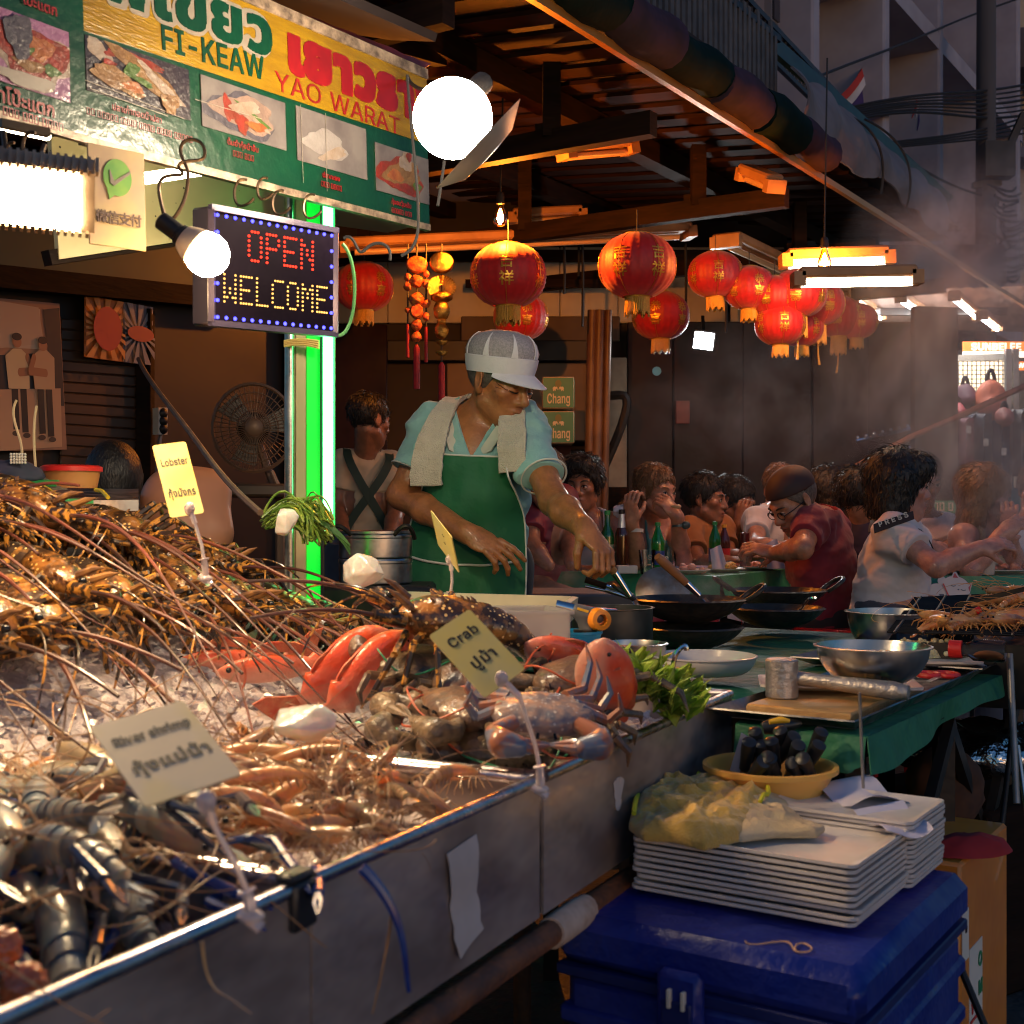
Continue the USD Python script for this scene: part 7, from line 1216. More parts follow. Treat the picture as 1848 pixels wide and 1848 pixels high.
pv = mat('paving_tile', (.10, .095, .09), .5, c2=(.16, .15, .14), sc=14, bump=.3); pvt = thing('paving', 'small patch of grey paving tiles at the lower right', 'paving', kind='structure')
for i in range(7):
    for j in range(9): pvt.add('tile', box((.115, .115, .012), (0, 0, 0), frame(A([1.2, 2.5, .003]) + E1 * (.12 * j) - E2 * (.12 * i) * 1., x=E1, z=UP), .003), pv)
# ============================================================ people
skin_m = lambda n, c: mat('skin_' + n, c, .42, c2=tuple(x * .66 for x in c), sc=26, det=5, sss=.06, bump=.35, bsc=150, bdist=.004, rv=.12, coat=.12, vc='Cd', spec=.45)
def head_M(p, yaw, pitch, roll=0., s=1.):
    "yaw 0 looks at the camera, + to the right of the picture; pitch + looks down"
    f = A([math.sin(yaw) * math.cos(pitch), -math.cos(yaw) * math.cos(pitch), -math.sin(pitch)]); up = A([math.sin(yaw) * math.sin(pitch), -math.cos(yaw) * math.sin(pitch), math.cos(pitch)])
    M = frame(p, y=f, z=up) @ rot(roll, [0, 1, 0]); return M @ np.diag([s, s, s, 1])
def head_prims(M, fem=0., hook=0.):
    H_ = lambda s: moved(s, M); o = [(H_(ell((0, -.018, .040), (.074, .094, .086))), .02), (H_(ell((0, .030, -.035), (.056 - .004 * fem, .060, .076))), .03), (H_(cone((0, .062, -.094), (0, .064, -.100), .022)), .03)]
    for s in (-1, 1): o += [(H_(cone((s * .052, .004, -.055), (s * .018, .058, -.095), .018 - .003 * fem, .016)), .025), (H_(ell((s * .044, .058, -.014), (.020, .020, .016))), .025), (H_(cone((s * .010, .082, .022), (s * .040, .068, .024), .011)), .018)]
    for s in (-1, 1): o += [(H_(ell((s * .031, .096, .002), (.017, .016, .011))), .012, -1), (H_(ell((s * .031, .074, .001), (.0135, .0135, .0125))), .004)]
    o += [(H_(cone((0, .083, .012), (0, .104 + hook, -.026), .009, .0125)), .014), (H_(ell((0, .101 + hook, -.031), (.012, .012, .010))), .008)]
    for s in (-1, 1): o += [(H_(ell((s * .0135, .090, -.034), (.009, .011, .008))), .008)]
    o += [(H_(ell((0, .078, -.064), (.026, .018, .016))), .015), (H_(ell((0, .094, -.058), (.021, .008, .0055))), .006), (H_(ell((0, .092, -.071), (.018, .009, .0065))), .006), (H_(cone((-.024, .094, -.0645), (.024, .094, -.0645), .0035)), .004, -1), (H_(ell((0, .076, -.092), (.018, .016, .013))), .012)]
    for s in (-1, 1):
        R = trimesh.transformations.rotation_matrix(-s * .45, [0, 0, 1]) @ rot(.2, [1, 0, 0]); o += [(H_(ell((s * .078, -.012, .002), (.008, .021, .033), R)), .010), (H_(ell((s * .087, -.006, .004), (.006, .011, .020), R)), .006, -1), (H_(ell((s * .074, -.004, -.026), (.008, .009, .011))), .008)]
    return o
def hand(w, d, nrm, th, curl=.5, s=1., thumb=.5, spread=.06):
    y = unit(d); z = unit(np.asarray(nrm) - y * y.dot(nrm)); x = th * np.cross(y, z); R = np.stack([x, y, z], 1); w = np.asarray(w, float); o = [(ell(w + y * .048 * s, A([.040, .050, .0145]) * s, R), .018), (cone(w - y * .01, w + y * .03 * s, .023 * s, .021 * s), .02)]
    for i, bx in enumerate((.030, .0105, -.0095, -.028)):
        p = w + (y * (.088 - .006 * (i == 3)) + x * bx) * s; a = 0.; q = (.95, 1.05, 1., .8)[i]; c_ = curl if np.ndim(curl) == 0 else curl[i]
        for j, (L, r0, r1) in enumerate(((.042, .0092, .0086), (.027, .0086, .0078), (.021, .0078, .0066))):
            a += c_ * (.75, 1.05, .8)[j]; dd = unit(math.cos(a) * y - math.sin(a) * z + x * spread * (1.5 - i) * .6); p2 = p + dd * L * q * s; o.append((cone(p, p2, r0 * s, r1 * s), .004 if j or i else .006)); p = p2
    b = w + (y * .022 + x * .026 - z * .006) * s; d1 = unit(.75 * x + .75 * y - .35 * z - thumb * .6 * z - thumb * .4 * x); m = b + d1 * .044 * s; d2 = unit(.25 * x + .9 * y - .4 * z - thumb * z - thumb * .5 * x); e = m + d2 * .034 * s
    return o + [(cone(w + y * .012 * s + x * .012 * s, b, .016 * s, .014 * s), .012), (cone(b, m, .0135 * s, .011 * s), .008), (cone(m, e, .0108 * s, .0085 * s), .004)]
hair_blk = mat('hair_black', (.006, .005, .0045), .5, c2=(.013, .010, .008), sc=60, bump=.8, bsc=160, stretch=(1, 1, .3), bdist=.006)
eye_w = mat('eye_white', (.55, .50, .46), .2); eye_d = mat('eye_dark', (.015, .010, .008), .12); lips_m = mat('lips', (.22, .06, .04), .4)
def cloth(n, c, k=.75): return mat('cloth_' + n, c, .8, c2=tuple(x * k for x in c), sc=6, bump=.25, bsc=30, bdist=.01, sheen=.15)
def strands(mesh, Mh, n, L, lift, down, m_, t, seed=1):
    r_ = np.random.default_rng(seed); Ri = np.linalg.inv(Mh[:3, :3]).T; pl = (mesh.vertices - Mh[:3, 3]) @ Ri; ok = np.where((pl[:, 2] > -.14))[0]; ii = r_.choice(ok, n); nv = mesh.vertex_normals; top = (Mh @ A([0, -.03, .14, 1]))[:3]; o = []
    dn = Mh[:3, :3] @ A([0, -.35, -1.]) ; dn = unit(dn)
    for i in ii:
        p, q = mesh.vertices[i], nv[i]; d = unit(p - top) * (1 - down) + dn * down + r_.normal(0, .35, 3); d = unit(d - q * d.dot(q)); l = L * r_.uniform(.6, 1.25); a = p - q * .003 - d * l * .3; b = p + q * (.003 + lift * l * .5) + d * l * .3; c = p + q * lift * l + d * l
        o.append(tube([a, b, c], [.0022, .0020, .0004], 3, False))
    t.add('hair_strands', o, m_, smooth=True, kind='stuff')
def person(label, J, yaw=0., pitch=0., roll=0., skin=('mid', (.38, .17, .09)), shirt=None, sleeve=.62, neck=.066, hair='short', hair_m=None, pants=None, h=.0055, hands=(None, None), back=False, fem=0., hs=.96, fat=1., stand=False, group=None, face=True, v=0., wr=.007, eyes='open', tank=False, sh_off=.011):
    t = thing('person', label, 'person', J['pelvis'] * A([1, 1, 0]), group=group); Mh = head_M(J['head'], yaw, pitch, roll, hs); r, l = J['rs'], J['ls']; mid = (r + l) / 2; pe = J['pelvis']; up = unit(mid - pe); x = unit(l - r); fwd = unit(np.cross(x, up)); R = np.stack([x, fwd, up], 1); hw = np.linalg.norm(l - r) / 2; nb = mid + up * .035 + fwd * -.005; Lt = np.linalg.norm(mid - pe)
    torso = [(ell(mid - up * .13 + fwd * .012, (max(hw * .94, .13) * fat, .112 * fat, .185), R), .05), (ell(pe + (mid - pe) * .42 + fwd * .01, (.152 * fat, .112 * fat, .19), R), .06), (ell(pe, (.165 * fat, .122 * fat, .14), R), .06)]
    for s in (r, l): torso += [(cone(nb - up * .01, s + up * .012, .046, .050), .04), (cone(s, s - up * .03, .058), .03)]
    arm = lambda a, b, ra, rb: (cone(a, b, ra, rb), .018); limbs = []
    for s, e, w_ in (('rs', 're', 'rw'), ('ls', 'le', 'lw')):
        if J.get(e) is None: continue
        limbs += [arm(J[s], J[e], .050 * fat ** .5, .040 * fat ** .5), (cone(J[e], J[e] * .62 + J[w_] * .38, .040, .041), .02), arm(J[e] * .62 + J[w_] * .38, J[w_], .041, .0275)]
    legs = []
    if stand: legs = [(cone(pe + x * s * .09 - up * .02, pe * A([1, 1, 0]) + x * s * .10 + UP * .48, .088, .06), .04) for s in (-1, 1)] + [(cone(pe * A([1, 1, 0]) + x * s * .10 + UP * .48, pe * A([1, 1, 0]) + x * s * .10 + UP * .09, .06, .042), .03) for s in (-1, 1)]
    else:
        f2 = unit(fwd * A([1, 1, 0])); 
        for s in (-1, 1): k = pe + f2 * .42 + x * s * .12 - UP * .03; legs += [(cone(pe + x * s * .09, k, .085, .06), .04), (cone(k, k * A([1, 1, 0]) - f2 * .05 + UP * .09, .058, .04), .03)]
    neck_ = [(cone(nb - up * .03, (Mh @ A([0, -.022, -.045, 1]))[:3], .056, .052 - .008 * fem), .03)]
    hp = []
    for hd, w_ in zip(hands, ('rw', 'lw')):
        if hd is not None: hp += hand(J[w_], *hd)
    body = blob(torso + [(s, k) for s, k in limbs] + legs + neck_ + head_prims(Mh, fem) + hp, h); pl = (body.vertices - Mh[:3, 3]) @ np.linalg.inv(Mh[:3, :3]).T; col = np.ones_like(pl)
    m = np.exp(-((pl[:, 0] / .024) ** 2 + ((pl[:, 1] - .09) / .02) ** 2 + ((pl[:, 2] + .0645) / .012) ** 2)); col *= 1 - m[:, None] * A([.25, .5, .45]); m = np.exp(-((np.abs(pl[:, 0]) - .045) / .02) ** 2 - ((pl[:, 1] - .065) / .03) ** 2 - ((pl[:, 2] + .02) / .02) ** 2); col *= 1 - m[:, None] * A([0, .14, .12])
    t.add('body', body, skin_m(*skin), col=col)
    if face:
        for s in (-1, 1):
            if eyes == 'open':
                e = t.add('eye', xf(ball((.0125, .0055, .0075), (s * .031, .0845, .001), 2), Mh), eye_w); e.add('pupil', xf(ball((.0058, .003, .0066), (s * .031 + .002, .0885, .001), 2), Mh), eye_d); t.add('eyelid', xf(tube(spline([(s * .018, .087, .001), (s * .031, .0915, .0085), (s * .044, .083, .001)], 9), .0022, 5), Mh), eye_d)
            else: t.add('eyelid', xf(tube(spline([(s * .016, .088, -.001), (s * .030, .0905, -.005), (s * .048, .080, -.001)], 9), [.001] * 2 + [.0024] * 5 + [.001] * 2, 5), Mh), eye_d)
            t.add('eyebrow', xf(tube(spline([(s * .014, .0925, .0215), (s * .030, .090, .028), (s * .050, .072, .023)], 9), [.0022, .0036, .004, .004, .004, .0036, .003, .002, .001], 6), Mh), hair_m or hair_blk)
    hm = hair_m or hair_blk; hc = [(ell((0, -.020, .045), (.0785, .098, .088)), .02)]; p0, nn = A([0, .084, .072]), A([0, .78, -.63])
    hcut = lambda p: np.maximum(((p - Mh[:3, 3]) @ np.linalg.inv(Mh[:3, :3]).T - p0) @ nn, 0) * hs + (((p - Mh[:3, 3]) @ np.linalg.inv(Mh[:3, :3]).T - p0) @ nn < 0) * ((((p - Mh[:3, 3]) @ np.linalg.inv(Mh[:3, :3]).T - p0) @ nn) * hs)
    wob = lambda p: .007 * (meshkit.fbm(p * 55, 3, 3) - .5) + .004 * (meshkit.fbm(p * A([150, 150, 40]), 2) - .5)
    if hair in ('short', 'bun', 'spiky'):
        it = [(moved(s, Mh), k) for s, k in hc] + ([(moved(ell((0, .03, .10), (.055, .05, .035)), Mh), .03)] if hair == 'spiky' else []); mh = blob(it, h * .9, off=.006 if hair != 'spiky' else .014, cut=hcut, wob=wob); t.add('hair', mh, hm, smooth=True); strands(mh, Mh, 620, .030 if hair != 'spiky' else .034, .22 if hair != 'spiky' else .5, .3, hm, t)
        if hair == 'bun': t.add('hair_bun', bumpy(xf(ball(.042, (0, -.10, .075), 3), Mh), .009, 40), hm, smooth=True)
    elif hair in ('long', 'bob'):
        it = [(moved(s, Mh), k) for s, k in hc]
        for s in (-1, 0, 1): it.append((moved(cone((s * .052, -.045 + .01 * abs(s), .02), (s * .058, -.05, -.13 if hair == 'long' else -.075), .045, .035), Mh), .03))
        if hair == 'bob': it += [(moved(ell((0, .062, .075), (.062, .035, .03)), Mh), .03), (moved(cone((-.066, .0, .03), (-.064, -.01, -.06), .022, .012), Mh), .02), (moved(cone((.066, .0, .03), (.064, -.01, -.06), .022, .012), Mh), .02)]
        fc = lambda p: .055 - np.linalg.norm((((p - Mh[:3, 3]) @ np.linalg.inv(Mh[:3, :3]).T) - A([0, .105, -.03])) / A([1.15, 1, 1.75]), axis=-1); mh = blob(it, h * .9, off=.010 if hair == 'long' else .020, cut=fc, wob=wob); t.add('hair', mh, hm, smooth=True); strands(mh, Mh, 760, .036, .22, .6, hm, t)
    # clothes follow the body
    if shirt is not None:
        it = torso + [(cone(nb - up * .02, nb + up * .015, .062, .056), .02)]; cuts = []
        for s, e in (('rs', 're'), ('ls', 'le')):
            if J.get(e) is None or tank: continue
            a, b = J[s], J[e]; dv = unit(b - a); q = a + (b - a) * sleeve; it.append((cone(a, a + (b - a) * (sleeve + .15), .054 * fat ** .5, .054 * fat ** .5), .03)); cuts.append((q, dv, a))
        def cut(p):
            c = (pe - up * .10 - p) @ up; dn = p - nb; al = dn @ up; ra = np.linalg.norm(dn - al[..., None] * up, axis=-1)
            c = np.maximum(c, np.minimum(neck - ra, al + .022)); fr = (p - nb) @ fwd; la = np.abs((p - nb) @ x)
            if v > 0: c = np.maximum(c, np.minimum(np.minimum(.035 + (al + .0) * .55 * (.10 / v) - la + .02, al + v), fr - .02))
            if tank: c = np.maximum(c, np.minimum(np.abs((p - mid) @ x) - hw * .72, (p - (mid - up * .12)) @ up)); c = np.maximum(c, np.minimum(np.minimum(.075 - la, al + .075), 1.0 * fr + .0))
            for q, dv, a in cuts:
                w = p - a; tt = w @ dv; rad = np.linalg.norm(w - tt[..., None] * dv, axis=-1); c = np.maximum(c, np.minimum((p - q) @ dv, .10 - rad))
            return c
        wrk = lambda p: wr * 2 * (meshkit.fbm(p * A([9, 9, 15]) + 3, 3, 8) - .5) + wr * .7 * np.sin((p @ up) * 60 + 6 * meshkit.noise(p * 7) * 2) * meshkit.noise(p * 6 + 9) ** 2
        sm = blob(it, h, off=sh_off, cut=cut, wob=wrk); t.add('shirt', sm, shirt, smooth=True)
    pt = pants or cloth('jeans', (.02, .03, .06)); t.add('trousers', blob([(ell(pe - up * .01, (.168 * fat, .125 * fat, .14), R), .05)] + legs, .009, off=.010, cut=lambda p: np.maximum((p - pe) @ up - .05, (.10 if stand else .12) - p[..., 2])), pt, smooth=True)
    fl_ = unit(fwd * A([1, 1, 0]))
    for q in ([pe * A([1, 1, 0]) + x * k * .10 + UP * .05 for k in (-1, 1)] if stand else [(pe + fl_ * .37 + x * k * .12) * A([1, 1, 0]) + UP * .05 for k in (-1, 1)]):
        t.add('shoe', blob([(cone(q, q + fl_ * .14 - UP * .012, .046, .038), .02)], .012), black_metal)
    return t, dict(sm=sm if shirt is not None else None, Mh=Mh, nb=nb, up=up, x=x, fwd=fwd, mid=mid, pe=pe, R=R, hw=hw)

# ------------------------------------------------------------ the cook
D = 3.7
JC = dict(head=P(903, 690, 3.62), pelvis=P(848, 1010, 3.72), rs=P(783, 772, 3.70), ls=P(948, 779, 3.66), re=P(724, 893, 3.66), le=P(1000, 905, 3.46), rw=P(842, 962, 3.47), lw=P(1056, 955, 3.27))
cook_shirt = mat('cook_shirt', (.28, .50, .46), .8, c2=(.24, .44, .42), sc=5, bump=.35, bsc=160, bdist=.004, sheen=.2); cgreen = mat('cook_apron', (.008, .13, .045), .7, c2=(.010, .10, .04), sc=5, bump=.3, bsc=60, bdist=.006); twl = mat('cook_towel', (.60, .52, .40), .95, c2=(.52, .44, .33), sc=20, bump=.9, bsc=230, bdist=.006, sheen=.4); piping = mat('cook_piping', (.62, .60, .52), .7)
ck, B = person('cook in a white mesh cap and dark green apron stirring the wok', JC, .86, .36, .04, ('cook', (.42, .155, .055)), cook_shirt, .66, .064, None, pants=cloth('black', (.015, .015, .018)), h=.0042, stand=True, eyes='shut', v=.11, hs=1.02, wr=.018, fat=.95,
    hands=((P(925, 1005, 3.42) - P(842, 962, 3.47), A([.25, -.75, .6]), -1, (.25, .35, .55, .7), 1.02, .4), (P(1090, 997, 3.22) - P(1056, 955, 3.27), A([.55, -.62, .55]), 1, 1.05, 1.02, .9)))
Mh = B['Mh']; HX = lambda a: (Mh @ A([*a, 1]))[:3]
for s in (-1, 1):
    for k in range(3): ck.add('crease', xf(tube(spline([(s * .050, .076, -.003 + .002 * k), (s * .060, .060, .004 - .006 * k), (s * .067, .044, .010 - .012 * k)], 6), [.0006, .001, .0012, .001, .0008, .0004], 4), Mh), mat('crease', (.11, .035, .015), .7))
hairband = blob([(moved(ell((0, -.020, .035), (.0765, .096, .088)), Mh), .02)], .004, off=.001, cut=lambda p: np.maximum((((p - Mh[:3, 3]) @ np.linalg.inv(Mh[:3, :3]).T) - A([0, .0, -.03])) @ A([0, .85, -.5]), 0) + np.minimum((((p - Mh[:3, 3]) @ np.linalg.inv(Mh[:3, :3]).T) - A([0, .0, -.03])) @ A([0, .85, -.5]), 0)); ck.add('hair', hairband, mat('hair_grey', (.05, .04, .035), .6, c2=(.12, .10, .09), sc=90), smooth=True)
net = mat('cap_net', (.36, .32, .34), .7, c2=(.26, .23, .25), sc=180, det=1, bump=.6, bsc=340, bdist=.003); capw = mat('cap_white', (.66, .62, .66), .7, c2=(.60, .56, .60), sc=9, bump=.2, bsc=160)
cap = thing('cook_cap', "white cap with grey net crown and visor on the cook's head", 'cap'); MC = Mh @ Rz(0, (0, -.012, .040)) @ rot(.20, [1, 0, 0]); E = lambda z: 1.0
a = np.linspace(0, 2 * PI, 49)
cap.add('crown', xf(bumpy(lathe([(.094, .026), (.098, .045), (.090, .070), (.068, .090), (.035, .101), (0, .104)], 48) .apply_transform(np.diag([.93, 1.14, 1, 1])), .003, 30), MC), net, smooth=70); cap.add('band', xf(lathe([(.0885, -.016), (.0905, -.016), (.0955, .004), (.0985, .028), (.096, .030), (.090, .028)], 48).apply_transform(np.diag([.93, 1.14, 1, 1])), MC), capw, smooth=50)
for k in range(8): an = k * PI / 4 + .2; cap.add('pleat', xf(TM(*(lambda m: (m.vertices, m.faces))(ribbon([(.095 * .93 * math.cos(an) * q_, .095 * 1.14 * math.sin(an) * q_, z + .0015) for q_, z in ((1.03, .028), (1.038, .045), (.955, .070), (.73, .0915))], [.020, .012, .006, .002], [(math.cos(an) * .8, math.sin(an) * .8, .6)] * 4, .0016, 10))), MC), capw)
def vis(u, v_, p): an = (u - .5) * 2.3; r_ = 1 + .62 * v_ * np.maximum(np.cos(an * 1.30), 0) ** .8; return np.c_[.0885 * .93 * np.sin(an) * (1 + .12 * v_), .0885 * 1.14 * np.cos(an) * r_, -.012 - v_ * (.030 * np.maximum(np.cos(an * 1.30), 0) ** .5 + .004)]
cap.add('visor', xf(sheet([(0, 0, 0), (1, 0, 0), (1, 1, 0), (0, 1, 0)], 30, 8, .003, vis), MC), capw, smooth=50)
# apron: bib, straps, skirt, piping, pocket
nb, up, x, fwd, mid, pe = B['nb'], B['up'], B['x'], B['fwd'], B['mid'], B['pe']; LC = lambda a, b, c: mid + x * a + fwd * b + up * c
from scipy.spatial import cKDTree
qv = (B['sm'].vertices - mid) @ np.stack([x, fwd, up], 1); qv = qv[qv[:, 1] > -.02]; qv = qv[np.abs(qv[:, 0]) < .24]; kt = cKDTree(qv[:, [0, 2]])
def tor_front(a, c): i = kt.query_ball_point((a, c), .013); return max(qv[i, 1]) if i else .03
gu, gv = 25, 33; Lp = (mid - pe) @ up
def apron_pt(u, v_):
    c = -.060 - v_ * .64; wid = np.interp(v_, [0, .28, .5, 1], [.105, .165, .185, .215]); a = (u - .5) * 2 * wid; cc = max(c, -Lp - .06); f_0 = max(tor_front(a, cc), .045) ; f_0 = f_0 + .008 + .010 + .075 * np.clip((v_ - .40) / .35, 0, 1) + .010 * math.sin(u * 17 + v_ * 3) * v_ + .010 * math.sin(u * 27 + 4 * v_) * (.3 + v_) + .007 * math.sin(v_ * 22 + u * 5) * (1 - v_) + .008 * v_ + .012 * math.sin(u * 7 + 2 * v_) * v_ * v_; return LC(a, f_0, c)
ap = np.array([[apron_pt(u, v_) for v_ in np.linspace(0, 1, gv)] for u in np.linspace(0, 1, gu)])
from scipy.ndimage import gaussian_filter
ap = np.stack([gaussian_filter(ap[..., k], 1.0, mode='nearest') for k in range(3)], -1); i, j = np.meshgrid(np.arange(gu - 1), np.arange(gv - 1), indexing='ij'); i, j = i.ravel(), j.ravel()
fA = np.vstack([np.c_[i * gv + j, (i + 1) * gv + j, (i + 1) * gv + j + 1], np.c_[i * gv + j, (i + 1) * gv + j + 1, i * gv + j + 1]]); apm = TM(np.vstack([ap.reshape(-1, 3), ap.reshape(-1, 3) - fwd * .004]), np.vstack([fA, fA[:, ::-1] + gu * gv])); aprn = ck.add('apron', apm, cgreen, smooth=True)
for e in (ap[:, 0], ap[0], ap[-1]): aprn.add('piping', tube(e + fwd * .001, .0028, 6), piping)
pk = [ap[k, 15] + fwd * .008 - up * .012 * math.sin(k / (gu - 1) * PI) for k in range(2, gu - 2)]; aprn.add('pocket_edge', tube(pk, .0035, 6), piping)
for s, k in ((-1, 1), (1, gu - 2)):
    tp = B['mid'] + x * s * .085 + up * .062 + fwd * .0; aprn.add('strap', ribbon([ap[k, 0], LC(s * .105, .130, -.035), LC(s * .112, .105, .008), LC(s * .115, .045, .050), LC(s * .11, -.05, .055)], .032, [fwd, fwd, fwd * .8 + up * .4, up + fwd * .3, up], .004, 16), cgreen)
for s in (-1, 1):   # shirt collar and towel ends
    ck.add('collar', sheet([LC(s * .016, .112, -.075), LC(s * .070, .075, .030), LC(s * .088, .078, .004), LC(s * .060, .122, -.055)], 8, 4, .004, lambda u, v_, p: p + np.outer(.006 * np.sin(u * PI), fwd)), mat('collar', (.58, .57, .46), .8, c2=(.52, .50, .4), sc=8))
    ck.add('sleeve_trim', [tube([q + (e1_ * math.cos(a_) + e2_ * math.sin(a_)) * .0655 for a_ in np.linspace(0, 2 * PI, 33)], .0028, 6) for q, e1_, e2_ in [(lambda a0, b0: (a0 + (b0 - a0) * .655, *(lambda d_: (unit(np.cross(d_, [0, 0, 1.])), unit(np.cross(d_, np.cross(d_, [0, 0, 1.])))))(unit(b0 - a0))))(JC['rs' if s < 0 else 'ls'], JC['re' if s < 0 else 'le'])]], piping)
tw = thing('neck_towel', "white towel hanging around the cook's neck", 'towel'); tpts = [LC(-.108, .166, -.155), LC(-.110, .160, -.07), LC(-.10, .120, .01), LC(-.088, .05, .068), LC(-.072, -.045, .085), LC(0, -.085, .082), LC(.080, -.045, .086), LC(.102, .048, .066), LC(.114, .124, .008), LC(.124, .156, -.055), LC(.132, .158, -.105)]
tn = [fwd, fwd, fwd + up * .4, up + fwd * .5, up - fwd * .4, -fwd + up, up - fwd * .4, up + fwd * .5, fwd + up * .4, fwd, fwd]; tw.add('towel', bumpy(ribbon(tpts, [.090, .086, .070, .055, .05, .05, .05, .058, .070, .080, .078], tn, .016, 60).subdivide().subdivide(), .005, 40), twl, smooth=True)

# ------------------------------------------------------------ helper and diners
olive = ('tan', (.33, .145, .08)); fair = ('fair', (.50, .25, .17)); deep = ('deep', (.25, .105, .055))
def seat(px, py, d, hgt=.5): return P(px, py, d)
wh = cloth('white', (.62, .57, .58), .88)
hp_, Bh = person('helper seen from behind in a cream shirt with crossed dark apron straps', dict(head=P(668, 760, 6.1), pelvis=P(655, 1000, 6.2), rs=P(703, 842, 6.2), ls=P(620, 838, 6.15), re=P(716, 920, 6.1), le=P(604, 915, 6.1), rw=P(700, 975, 5.95), lw=P(625, 975, 5.9)), 2.3, .15, 0, deep, cloth('cream', (.50, .40, .27)), .62, stand=True, hs=1.0, h=.007)
for s in (-1, 1): hp_.add('apron_strap', ribbon([Bh['mid'] + Bh['x'] * s * .10 + Bh['up'] * .075 + Bh['fwd'] * -.02, Bh['mid'] + Bh['x'] * s * .085 - Bh['fwd'] * .118, Bh['mid'] - Bh['up'] * .14 - Bh['fwd'] * .138, Bh['mid'] - Bh['x'] * s * .12 - Bh['up'] * .36 - Bh['fwd'] * .13], .04, -Bh['fwd'], .005, 14), mat('strap_green', (.012, .035, .025), .7))
person('diner in a bright red shirt, half hidden by the cook', dict(head=P(978, 862, 5.5), pelvis=P(975, 1060, 5.75), rs=P(955, 915, 5.6), ls=P(1015, 905, 5.7), re=P(958, 985, 5.45), le=P(1030, 970, 5.6), rw=P(990, 1020, 5.4), lw=P(1030, 1018, 5.45)), .9, .5, 0, olive, cloth('red', (.52, .02, .015), .8), .66, hair='short', hair_m=mat('hair_greyish', (.10, .07, .05), .6, c2=(.18, .14, .10), sc=60))
HB = lambda d_, n_, s_, c_=.8, t_=.7: (d_, n_, s_, c_, .98, t_)
person('young man in a white tank top looking to the left', dict(head=P(1051, 878, 6.0), pelvis=P(1062, 1075, 6.15), rs=P(1010, 950, 6.05), ls=P(1108, 948, 6.05), re=P(1003, 1015, 5.9), le=P(1112, 1020, 5.9), rw=P(1040, 1030, 5.72), lw=P(1080, 1030, 5.72)), -.30, .05, 0, ('brown', (.30, .125, .065)), wh, hair='spiky', tank=True, hs=1.02, hands=(HB(A([1, -.4, 0]), A([0, -.3, 1]), -1), HB(A([-1, -.4, 0]), A([0, -.3, 1]), 1)))
wn, Bw = person('woman with tied back hair and pale top eating with both hands', dict(head=P(1184, 888, 5.95), pelvis=P(1160, 1075, 6.15), rs=P(1140, 950, 6.05), ls=P(1215, 952, 6.15), re=P(1150, 1012, 5.75), le=P(1232, 1010, 5.8), rw=P(1140, 940, 5.62), lw=P(1222, 932, 5.65)), .72, .10, 0, ('rosy', (.48, .22, .13)), cloth('aqua', (.10, .30, .28)), hair='bun', hair_m=mat('hair_brown', (.11, .055, .025), .5, c2=(.20, .11, .05), sc=70, bump=.6, bsc=160), fem=1, tank=True, hs=.98, hands=(HB(A([-.1, -.3, 1]), A([-.5, -.8, -.1]), 1, .9), HB(A([-.55, .1, .7]), A([.4, -.8, .3]), 1, .9)))
wn.add('bracelet', lathe([(.031, -.008), (.033, -.008), (.033, .008), (.031, .008)], 20, frame(P(1148, 958, 5.64), z=A([-.1, .1, 1]), x=(1, 0, 0))), white_paint); wn.add('watch', [lathe([(.031, -.010), (.034, -.01), (.034, .01), (.031, .01)], 20, frame(P(1226, 948, 5.67), z=A([-.15, .1, 1]), x=(1, 0, 0))), ball((.02, .012, .018), P(1238, 948, 5.64), 2)], mat('watch', (.04, .06, .06), .3)); wn.add('earring', ball(.006, (Bw['Mh'] @ A([-.080, -.002, -.034, 1]))[:3], 1), white_paint)
bun_ = solo('sandwich', "wrapped bread roll in the eating woman's hands", 'food', [bumpy(ball((.05, .03, .03), P(1126, 922, 5.64), 3), .014, 60)][0], paper, smooth=True); solo('snack', 'thin crisp snack held at the mouth of the eating woman', 'food', bumpy(ball((.022, .014, .008), P(1220, 914, 5.60), 2), .006, 70), mat('snack', (.55, .35, .18), .6), smooth=True)
person('man in an orange brown shirt in profile at the table', dict(head=P(1273, 902, 6.25), pelvis=P(1255, 1080, 6.35), rs=P(1240, 958, 6.2), ls=P(1300, 955, 6.4), re=P(1262, 1020, 6.0), le=P(1318, 1008, 6.2), rw=P(1300, 1012, 5.8), lw=P(1345, 1005, 6.0)), 1.15, .06, 0, ('brown', (.30, .125, .065)), cloth('rust', (.36, .13, .03)), hair='short', hs=1.0, hands=(HB(A([.9, -.3, .1]), A([0, -.2, 1]), 1), HB(A([.9, -.2, 0]), A([0, 0, 1]), -1)))
person('woman with dark tied hair eating noodles behind the bottles', dict(head=P(1328, 905, 6.7), pelvis=P(1310, 1080, 6.8), rs=P(1300, 965, 6.7), ls=P(1352, 960, 6.8), re=P(1318, 1010, 6.5), le=P(1362, 1005, 6.55), rw=P(1334, 945, 6.42), lw=P(1372, 990, 6.35)), .85, .35, 0, ('brown', (.30, .125, .065)), cloth('ochre', (.26, .17, .03)), hair='bun', fem=1, hs=1.0, hands=(HB(A([.2, -.1, .9]), A([-.4, -.8, 0]), 1), HB(A([.8, -.5, 0]), A([0, 0, 1]), -1)))
